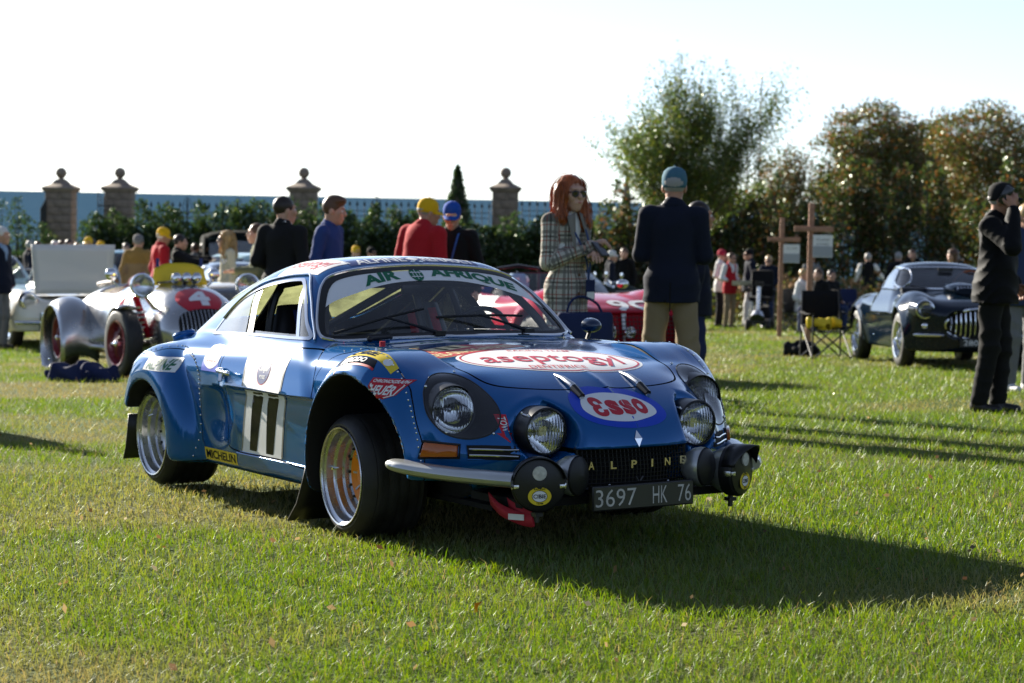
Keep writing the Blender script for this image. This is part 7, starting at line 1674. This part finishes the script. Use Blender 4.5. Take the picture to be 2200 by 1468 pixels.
# ---- red coupe number 9C behind the blue car
def redcar():
    c = place_car('red_sports_car', 'red sports car with white number behind the roof of the blue car', 1290, 20.4, 24)
    p = dict(top=[(-3.6, .55), (-3.2, .74), (-2.5, .86), (-1.8, .88), (-1.0, .88), (-.5, .89), (0, .86), (.45, .78), (.7, .68), (.85, .5)], plan=[(-3.6, .5), (-3.2, .68), (-2.5, .78), (-1.2, .76), (0, .80), (.5, .78), (.9, .66)], ridge=[(-3.6, 0), (-2.5, .10), (-1.5, .02), (-.5, .02), (.1, .10), (.5, .08), (.8, .0)], yc=.60, nose=.90, nosec=.30, tail=-3.4, zb=.24, crown=.08, k=.18, kn=.16, bulge=[(0, .40, .44, .84, .18), (-2.4, .40, .44, .84, .18)], wheels=[(0, .33, .39), (-2.4, .33, .39)], mouth=(.49, .20, .50, .62), cut=[lambda x, y, z, a: np.maximum(np.maximum(np.abs(x + 1.45) - .50, a - .55), .5 - z)])
    b, hit, S = shell(c, p, M('racing_red'), .028, hi=(1.1, 1.0, 1.15))
    for x in (0, -2.4):
        for s in (-1, 1): road_wheel(c, x, s, .79, .34, .18, 'wire', .215, 'alloy', spokes=20)
    for s in (-1, 1):
        lamp(c, (.70, s * .27, .50), (1, 0, 0), .095); MB().sphere((-.9, s * .72, .98), (.05, .07, .05), 10, 6).build('mirror', M('chrome'), c); bench(c, -1.6, s * .3, .5, 'black_trim')
    lamp(c, (.72, -.02, .50), (1, 0, 0), .055)
    m = MB()
    for y in np.linspace(-.45, .45, 22): m.tube([(.78 - .3 * y * y, y, .31), (.82 - .3 * y * y, y, .49), (.78 - .3 * y * y, y, .67)], .004, 4)
    for z_ in np.linspace(.33, .65, 9): m.tube([(.80 - .3 * y * y, y, z_) for y in np.linspace(-.47, .47, 9)], .004, 4)
    m.build('grille_mesh', M('black_trim'), c, kind='stuff'); MB().box((.58, 0, .49), (.04, 1.0, .42)).build('radiator', M('matte_black'), c)
    pt = MB().box((.86, -.30, .35), (.01, .17, .13)).build('number_plate', M('decal_yellow'), c); g = fit_glyphs('MO', .10, .04); raw_mesh('lettering', [(.867, -.30 + q[0], .375 + q[1]) for q in g[0]], g[1], M('decal_black'), pt, smooth=False); g = fit_glyphs('74', .08, .04); raw_mesh('lettering', [(.867, -.30 + q[0], .322 + q[1]) for q in g[0]], g[1], M('decal_black'), pt, smooth=False)
    g = fit_glyphs('9C', .50, .34, offset=.03); wrap_mesh(hit, np.stack([.50 - g[0][:, 1] * 1.0, .12 + g[0][:, 0]], 1), g[1], None, (0, 0, -1), lambda u, v_: (u, v_, 3.), M('decal_white'), c, 'numeral', .006, .05)
    wd = rounded(ellipse(.42, .42, 40, (-.25, .55)), 40); V2, T2 = outline_fill(wd); ro = wrap_mesh(hit, V2, T2, None, (0, 1, 0), lambda u, v_: (u - 1.2, -2., v_), M('decal_white'), c, 'roundel', .005)
    w_ = [(-.72 - .22 * t * t, .60 * t) for t in np.linspace(-1, 1, 15)]; MB().grid([[(q[0], q[1], .86) for q in w_], [(q[0] - .16, q[1] * .94, 1.00) for q in w_], [(q[0] - .30, q[1] * .85, 1.10) for q in w_]]).build('windscreen', MAT['shield'], c); MB().tube([(q[0] - .30, q[1] * .85, 1.10) for q in w_], .008, 5).build('windscreen_frame', M('steel_dark'), c)
    MB().tube([(-2.02, -.25, .85), (-2.02, -.25, 1.15), (-2.02, .0, 1.18), (-2.02, .25, 1.15), (-2.02, .25, .85)], .022, 8).build('roll_hoop', M('black_trim'), c)
    return c
rc = redcar()
# helmets left on the red car
for off, lb, mm in (((-2.35, -.30, .98), 'blue and white racing helmet lying on the tail of the red sports car', 'blue_cap'), ((-2.45, .18, .96), 'small blue helmet beside the blue and white one', 'light_blue')):
    bpy.context.view_layer.update(); q = rc.matrix_world @ Vector(off); t = thing('helmet', lb, 'helmet', tuple(q), rad(30)); MB().lathe([(.10, -.10), (.128, -.04), (.135, .03), (.115, .10), (.07, .145), (.0005, .16)], n=24).build('shell', M(mm), t); MB().lathe([(.137, -.05), (.141, .03), (.122, .095)], n=16, a0=rad(200), a1=rad(340)).build('visor', M('decal_white'), t); MB().lathe([(.132, .045), (.136, .075), (.112, .115)], n=12, a0=rad(20), a1=rad(160)).build('stripe', M('decal_white'), t)

# ---- saloons further back
def sedan(label, px, Y, heading, paint, roofp=None, h=1.5, name='sedan', L=(-3.9, 1.0), width=.88, lamps=True, roof_mat=None, ornament=False, res=.05):
    c = place_car(name, label, px, Y, heading); bz = h * .60; nz = h * .56
    p = dict(top=[(L[0], nz * .7), (L[0] + .3, nz), (-2.6, nz + .03), (-1.5, bz), (-.6, bz - .02), (0, nz + .02), (.6, nz - .04), (.9, nz - .14), (L[1] + .1, nz * .6)], plan=[(L[0], width * .8), (L[0] + .5, width), (-1.5, width), (0, width), (.6, width * .97), (L[1], width * .85)], ridge=[(L[0], 0), (-2.8, .06), (-1.5, .0), (-.4, .02), (.4, .09), (.8, .06), (1, .02)], yc=.72 * width / .88, nose=L[1], nosec=.22, tail=L[0] + .1, zb=.26, crown=.04, roof=[(-3.5, bz - .1), (-3.0, bz + .1), (-2.6, h * .93), (-2.2, h * .99), (-1.7, h), (-1.2, h * .98), (-.95, h * .92), (-.45, bz - .02), (0, bz - .3)], gw=.74 * width / .88, belt=bz, tum2=.34, rc=.09, kg=.16, wheels=[(0, .33, .37), (-2.75, .33, .37)], well=.6, fire=-.6, zmax=h + .1)
    ws = rounded(mirror_y([(0, bz + .04), (.45, bz + .04), (.60, bz + .06), (.58, bz + .16), (.52, h * .90), (.40, h * .925), (0, h * .94)]) * [width / .88, 1], 60); sd = [rounded([(-.72, bz + .05), (-.95, h * .86), (-1.08, h * .90), (-1.62, h * .91), (-1.64, bz + .04), (-1.2, bz + .03)], 40), rounded([(-1.72, bz + .04), (-1.70, h * .91), (-2.15, h * .90), (-2.45, h * .82), (-2.6, bz + .06), (-2.2, bz + .03)], 40)]
    b, hit, S = shell(c, p, M(paint), res, ws=ws, side=sd, ws_x=(-1.5, 0), rear=rounded(mirror_y([(0, bz + .1), (.45, bz + .1), (.5, bz + .16), (.4, h * .86), (0, h * .88)]), 40))
    for x in (0, -2.75):
        for s in (-1, 1): road_wheel(c, x, s, width - .09, .335, .17, 'disc')
    for s in (-1, 1):
        hp = hit((3., s * .68 * width / .88, nz * .86), (-1, 0, 0), 0)
        if lamps and hp is not None: lamp(c, hp + [.02, 0, 0], (1, 0, 0), .095)
    q = [hit((3., y, .45), (-1, 0, 0), .06) for y in np.linspace(-width * .88, width * .88, 15)]; q = [k for k in q if k is not None]
    MB().tube(q, .06, 8, flat=.6).build('bumper', M('chrome'), c)
    gr = MB()
    V2, T2 = outline_fill([(-.45, .54), (.45, .54), (.40, nz * .80), (-.40, nz * .80)]); g = wrap_mesh(hit, V2, T2, None, (-1, 0, 0), lambda u, v_: (3., u, v_), M('matte_black'), c, 'grille', .006)
    for z_ in np.linspace(.56, nz * .78, 5):
        q = [hit((3., y, z_), (-1, 0, 0), .015) for y in np.linspace(-.42, .42, 8)]
        if all(k is not None for k in q) and g: MB().tube(q, .012, 5).build('grille_bar', M('chrome'), g)
    for s in (-1, 1): bench(c, -1.4, s * .34, .55, 'tan_trim', .28)
    MB().box((-1.5, 0, .34), (2.4, 1.2, .05)).build('floor_pan', M('matte_black'), c)
    if ornament: MB().sphere((.62, 0, nz + .06), (.09, .02, .04), 10, 6).build('bonnet_ornament', M('chrome'), c)
    return c
sedan('teal fifties sedan facing the lawn behind the silver racer', 232, 45, -8, 'teal_paint', h=1.60, ornament=True)
sedan('pale mint green sedan between the red jacketed man and the blond woman', 398, 39.5, -38, 'mint_paint', h=1.52)
sedan('pale grey blue car half hidden by the raised bonnet', 204, 38, 25, 'grey_blue_paint', h=1.42)
sedan('pale blue car at the left edge behind the white roadster', 6, 40, 30, 'mint_paint', h=1.45)
sedan('small dark blue car behind the wine glass man', 548, 36, 20, 'coupe_navy', h=1.32)
sedan('cream car with chrome headlight ring just behind the tail of the blue car', 548, 23.4, 18, 'cream_paint', h=1.0, width=.80, res=.036)
sedan('white car parked far back on the lawn right of the scooter', 2240, 47, -60, 'cream_paint', h=1.4)
# ---- tall vintage limousine with black cloth top
def limousine():
    c = place_car('vintage_limousine', 'tall black vintage car with cloth roof behind the suited man', 516, 45, 12)
    m = MB(); prof = spline([(-2.9, .9), (-2.95, 1.5), (-2.75, 1.95), (-2.2, 2.06), (-1.2, 2.08), (-.75, 2.02), (-.62, 1.85)], 30)
    m.grid([[(q[0], y, q[1] - .10 * abs(y / .75) ** 3) for y in np.linspace(-.75, .75, 11)] for q in prof]).build('cloth_roof', M('roof_cloth'), c, solid=.02)
    for s in (-1, 1):
        MB().add([(q[0], s * .75, q[1] - .1) for q in prof] + [(-.6, s * .75, .9)], [tuple(range(31))]).build('side_curtain', M('roof_cloth'), c, solid=.015)
        MB().tube(spline([(-3.5, s * .72, .5), (-3.2, s * .74, .92), (-2.7, s * .74, 1.02), (-2.2, s * .74, .70), (-1.6, s * .74, .42), (-.7, s * .74, .42), (-.35, s * .74, .80), (.05, s * .74, .95), (.5, s * .74, .70), (.6, s * .74, .45)], 40), .16, 10, flat=.25, up=(0, 1, 0)).build('wing', M('coach_green'), c)
        road_wheel(c, 0, s, .76, .40, .15, 'wire', .27, 'coach_green', spokes=16); road_wheel(c, -2.9, s, .76, .40, .15, 'wire', .27, 'coach_green', spokes=16)
        lamp(c, (.50, s * .40, .98), (1, 0, 0), .12); MB().lathe([(.001, -.2), (.09, -.15), (.13, -.05), (.13, 0)], (.50, s * .40, .98), (1, 0, 0), 18).build('headlight_shell', M('chrome'), c)
    MB().box((-1.75, 0, .92), (2.3, 1.44, .70)).build('body_tub', M('coach_green'), c, bevel=.08); MB().add([(-.6, y * .66, z_) for y, z_ in ((-1, .6), (1, .6), (1, 1.25), (-1, 1.25))] + [(.45, y * .36, z_) for y, z_ in ((-1, .55), (1, .55), (1, 1.12), (-1, 1.12))], [(0, 1, 2, 3), (4, 7, 6, 5), (0, 4, 5, 1), (1, 5, 6, 2), (2, 6, 7, 3), (3, 7, 4, 0)]).build('bonnet', M('coach_green'), c, bevel=.05)
    MB().box((.46, 0, .84), (.05, .62, .66)).build('radiator_shell', M('chrome'), c, bevel=.03); MB().box((.49, 0, .84), (.02, .52, .56)).build('radiator', M('matte_black'), c)
    MB().add([(-.60, -.68, 1.22), (-.60, .68, 1.22), (-.66, .68, 1.88), (-.66, -.68, 1.88)], [(0, 1, 2, 3)]).build('windscreen', MAT['shield'], c); MB().tube([(-.60, -.68, 1.22), (-.60, .68, 1.22), (-.66, .68, 1.88), (-.66, -.68, 1.88)], .02, 6, closed=True).build('windscreen_frame', M('coach_green'), c)
limousine()

# ================================================================== things standing about on the lawn
M('cedar', (.36, .19, .12), .8, var=.25, vscale=18, bump=.3, bscale=60); M('sign_grey', (.35, .37, .40), .6)
def sign_post(px, top, Y, label, words):
    x = ray_at(px, Y); z0 = float(gz(x, Y)); H = CAM_Z + ((408 + 22 / 1170 * px) - top) / FPX * Y - z0; t = thing('sign_post', label, 'sign post', (x, Y, z0), rad(-6))
    MB().box((0, 0, H / 2), (.085, .085, H)).build('post', M('cedar'), t, bevel=.004); MB().box((.04, -.045 - .022, H - .40), (.60, .045, .085)).build('crossbar', M('cedar'), t, bevel=.004)
    b = MB().box((.18, -.07, H - .66), (.30, .02, .34)).build('board', M('decal_white'), t); MB().box((.18, -.082, H - .74), (.29, .004, .16)).build('board_lower', M('sign_grey'), b)
    for xx in (.07, .29): MB().tube([(xx, -.07, H - .49), (xx, -.07, H - .44)], .006, 5).build('hook', M('steel_dark'), t)
    for i, w in enumerate(words):
        g = fit_glyphs(w, .20, .03); raw_mesh('lettering', [(.18 + q[0], -.085, H - .56 - i * .07 + q[1]) for q in g[0]], g[1], M('decal_grey'), b, smooth=False)
sign_post(1737, 436, 31, 'tall wooden sign post with crossbar and hanging board, nearer one', ['CLASS', 'AWARD']); sign_post(1675, 468, 37.5, 'shorter wooden sign post with hanging board behind the tall one', ['CLASS'])
def folding_chair(px, Y, yaw, label, mat='black_cloth', extras=None):
    t = thing('folding_chair', label, 'chair', gpt(ray_at(px, Y), Y), rad(yaw), 'camping chairs on the lawn')
    for k in (-1, 1):
        MB().tube([(k * .28, -.25, .0), (k * -.24, -.22, .43)], .011, 6).build('leg', M('steel_dark'), t); MB().tube([(k * .28, .25, .0), (k * -.24, .25, .43)], .011, 6).build('leg', M('steel_dark'), t); MB().tube([(k * .27, -.25, .0), (k * .27, .25, .42)], .011, 6).build('side_brace', M('steel_dark'), t)
        MB().tube([(k * .28, .26, .02), (k * .27, .27, .42), (k * .25, .33, .88)], .012, 6).build('back_post', M('steel_dark'), t); MB().tube([(k * .28, -.25, .0), (k * .28, -.25, .60)], .012, 6).build('front_post', M('steel_dark'), t); MB().grid([[(k * .28 + w_, y, .61 - .02 * math.sin((y + .25) * 6)) for w_ in (-.03, .03)] for y in np.linspace(-.27, .28, 6)]).build('armrest', M(mat), t, solid=.008)
    MB().grid([[(x, y, .44 - .05 * math.cos(x * 6) * math.cos(y * 5)) for x in np.linspace(-.25, .25, 8)] for y in np.linspace(-.24, .26, 8)]).build('seat', M(mat), t, solid=.008)
    MB().grid([[(x, .27 + z_ * .13 + .03 * math.cos(x * 6), .40 + z_) for x in np.linspace(-.25, .25, 8)] for z_ in np.linspace(0, .48, 6)]).build('backrest', M(mat), t, solid=.008); return t
fc = folding_chair(1778, 26.5, 10, 'black folding camp chair with yellow cloth beside the dark coupe'); folding_chair(1840, 44, 30, 'dark blue camp chair far behind the dark coupe', 'navy_cotton'); folding_chair(1700, 42, -30, 'black camp chair beside the seated people under the sign post'); folding_chair(1722, 41, 60, 'camp chair under the person in white shirt'); folding_chair(1757, 40.5, -40, 'camp chair under the person in dark jacket'); folding_chair(1782, 43, 20, 'camp chair under the dark dressed person')
def cloth_heap(label, name, loc, mat, r, seed, cat='cloth', rz=0):
    def f(x, y, z):
        n = .025 * np.sin(17 * x + 3 * np.sin(13 * y + seed)) + .02 * np.sin(21 * y + 2 * np.sin(19 * x + seed)) + .012 * np.sin(35 * z + 20 * x)
        d = ell((0, 0, 0), r)(x, y, z); d = smin(d, ell((r[0] * .5, .02, -.01), (r[0] * .55, r[1] * .8, r[2] * .8))(x, y, z), .05); return d + n
    V, T, N = sdf_mesh(f, (-r[0] * 1.5, -r[1] * 1.6, -r[2] * 1.7), (r[0] * 1.5, r[1] * 1.6, r[2] * 1.7), min(r) * .16, 2); o = raw_mesh(name, V, T, M(mat), None, normals=N); o.location = loc; o.rotation_euler = (0, 0, rz); tag(o, label, cat); return o
p = gpt(ray_at(1768, 26.4), 26.4, .47); cloth_heap('yellow cloth lying on the seat of the black camp chair', 'folded_cloth', p, 'decal_yellow', (.16, .12, .05), 1)
cloth_heap('crumpled dark blue jacket on the grass by the silver racer', 'jacket', gpt(ray_at(172, 20.2), 20.2, .06), 'navy_cotton', (.30, .20, .10), 2, 'jacket')
cloth_heap('dark bag lying in the grass beside the camp chair', 'bag', gpt(ray_at(1722, 27.5), 27.5, .08), 'charcoal_wool', (.22, .18, .12), 3, 'bag')
o = cloth_heap('small orange fallen leaf in the foreground grass', 'fallen_leaf', gpt(ray_at(1058, 6.25), 6.25, .045), 'hub_orange', (.028, .018, .010), 4, 'leaf')
_R = np.random.RandomState(91); _n = 260; _y = np.exp(_R.uniform(math.log(5.4), math.log(26), _n)); _x = _R.uniform(-1, 1, _n) * .27 * _y
o = leaf_cloud('fallen_leaves', np.stack([_x, _y, gz(_x, _y) + .035 + .02 * _R.rand(_n)], 1), .028, mix_cols(_R, _n, [(.13, .085, .04, 2), (.20, .15, .075, 2), (.09, .05, .02, 1), (.28, .24, .16, .7)]), MAT['leaves'], None, _R); tag(o, 'scattered dry leaves lying in the lawn', 'leaves', kind='stuff')
# ---- motorcycle behind the red car
def motorcycle(px, Y, yaw, label):
    t = thing('motorcycle', label, 'motorcycle', gpt(ray_at(px, Y), Y), rad(yaw), None)
    for x in (-.70, .70):
        MB().tube([(x + .30 * math.cos(a), 0, .31 + .30 * math.sin(a)) for a in np.linspace(0, 2 * math.pi, 28, endpoint=False)], .05, 8, closed=True, up=(0, 1, 0)).build('tyre', M('tyre_rubber'), t); m = MB()
        for k in range(14): a = k * math.pi / 7; m.tube([(x, 0, .31), (x + .26 * math.cos(a), 0, .31 + .26 * math.sin(a))], .004, 4)
        m.tube([(x, -.08, .31), (x, .08, .31)], .045, 10).build('wheel_hub', M('chrome'), t)
        MB().grid([[(x + .37 * math.cos(a), y, .31 + .37 * math.sin(a)) for y in (-.06, 0, .06)] for a in np.linspace(.5, 2.6, 10)]).build('mudguard', M('chrome'), t, solid=.006)
    for s in (-1, 1): MB().tube([(.70, s * .09, .31), (.48, s * .09, .95)], .025, 8).build('fork', M('chrome'), t); MB().tube([(-.70, s * .1, .31), (-.55, s * .1, .68)], .03, 8).build('shock', M('chrome'), t); MB().tube(spline([(.18, s * .14, .45), (.12, s * .18, .25), (-.3, s * .18, .26), (-.95, s * .18, .34)], 14), .04, 8).build('exhaust', M('chrome'), t); MB().tube([(.48, 0, 1.0), (.40, s * .25, 1.05), (.30, s * .38, 1.02)], .014, 6).build('handlebar', M('chrome'), t); MB().lathe([(.001, -.01), (.06, 0), (.06, .01)], (.42, s * .30, 1.17), (-1, 0, 0), 14).build('mirror', M('chrome'), t)
    MB().tube([(.45, 0, .82), (.2, 0, .86), (-.1, 0, .80)], [.09, .16, .10], 12).build('fuel_tank', M('coach_green'), t); MB().tube([(-.1, 0, .78), (-.4, 0, .77), (-.75, 0, .82)], [.11, .15, .11], 12, flat=.45).build('saddle', M('black_trim'), t); MB().box((.05, 0, .48), (.42, .32, .34)).build('engine', M('alloy'), t, bevel=.05); MB().tube([(.45, 0, .85), (.3, 0, .3), (-.3, 0, .28), (-.4, 0, .72)], .022, 8).build('frame', M('steel_dark'), t)
    MB().lathe([(.001, -.14), (.07, -.11), (.10, -.03), (.10, 0)], (.62, 0, .92), (1, 0, 0), 18).build('headlight_shell', M('chrome'), t); lamp(t, (.62, 0, .92), (1, 0, 0), .092)
motorcycle(1305, 40, -160, 'black and chrome motorcycle parked behind the red sports car'); motorcycle(1352, 43, -150, 'second motorcycle parked right of the chrome one behind the red car')
# ---- mobility scooter
def scooter():
    t = thing('mobility_scooter', 'dark mobility scooter with padded seat parked by the sign posts', 'scooter', gpt(ray_at(1632, 43), 43), rad(-12))
    for x, y in ((-.24, .38), (.24, .38), (-.22, -.45), (.22, -.45)): MB().lathe([(.02, -.05), (.09, -.05), (.13, -.03), (.13, .03), (.09, .05), (.02, .05)], (x, y, .13), (1, 0, 0), 20).build('wheel', M('tyre_rubber'), t)
    MB().box((0, -.05, .20), (.46, 1.0, .08)).build('deck', M('black_trim'), t, bevel=.02); MB().tube([(0, .42, .22), (0, .36, .5)], [.22, .16], 12).build('motor_cover', M('charcoal_wool'), t); MB().tube([(0, .30, .5), (0, .30, .62)], .04, 8).build('seat_post', M('steel_dark'), t)
    MB().box((0, .22, .66), (.50, .46, .10)).build('seat', M('black_cloth'), t, bevel=.03); MB().box((0, .46, .98), (.48, .10, .58)).build('backrest', M('black_cloth'), t, bevel=.04)
    for k in (-1, 1): MB().box((k * .29, .22, .86), (.06, .36, .05)).tube([(k * .29, .40, .62), (k * .29, .40, .86)], .015, 6).build('armrest', M('black_trim'), t)
    MB().tube([(0, -.50, .22), (0, -.36, .95)], .045, 10).build('tiller', M('alloy'), t); MB().tube([(-.24, -.33, .97), (0, -.37, 1.0), (.24, -.33, .97)], .016, 6).box((0, -.36, 1.0), (.18, .10, .10)).build('handlebar', M('black_trim'), t); MB().tube([(0, -.62, .28), (0, -.52, .40)], [.16, .10], 12).build('front_cowl', M('alloy'), t)
scooter()
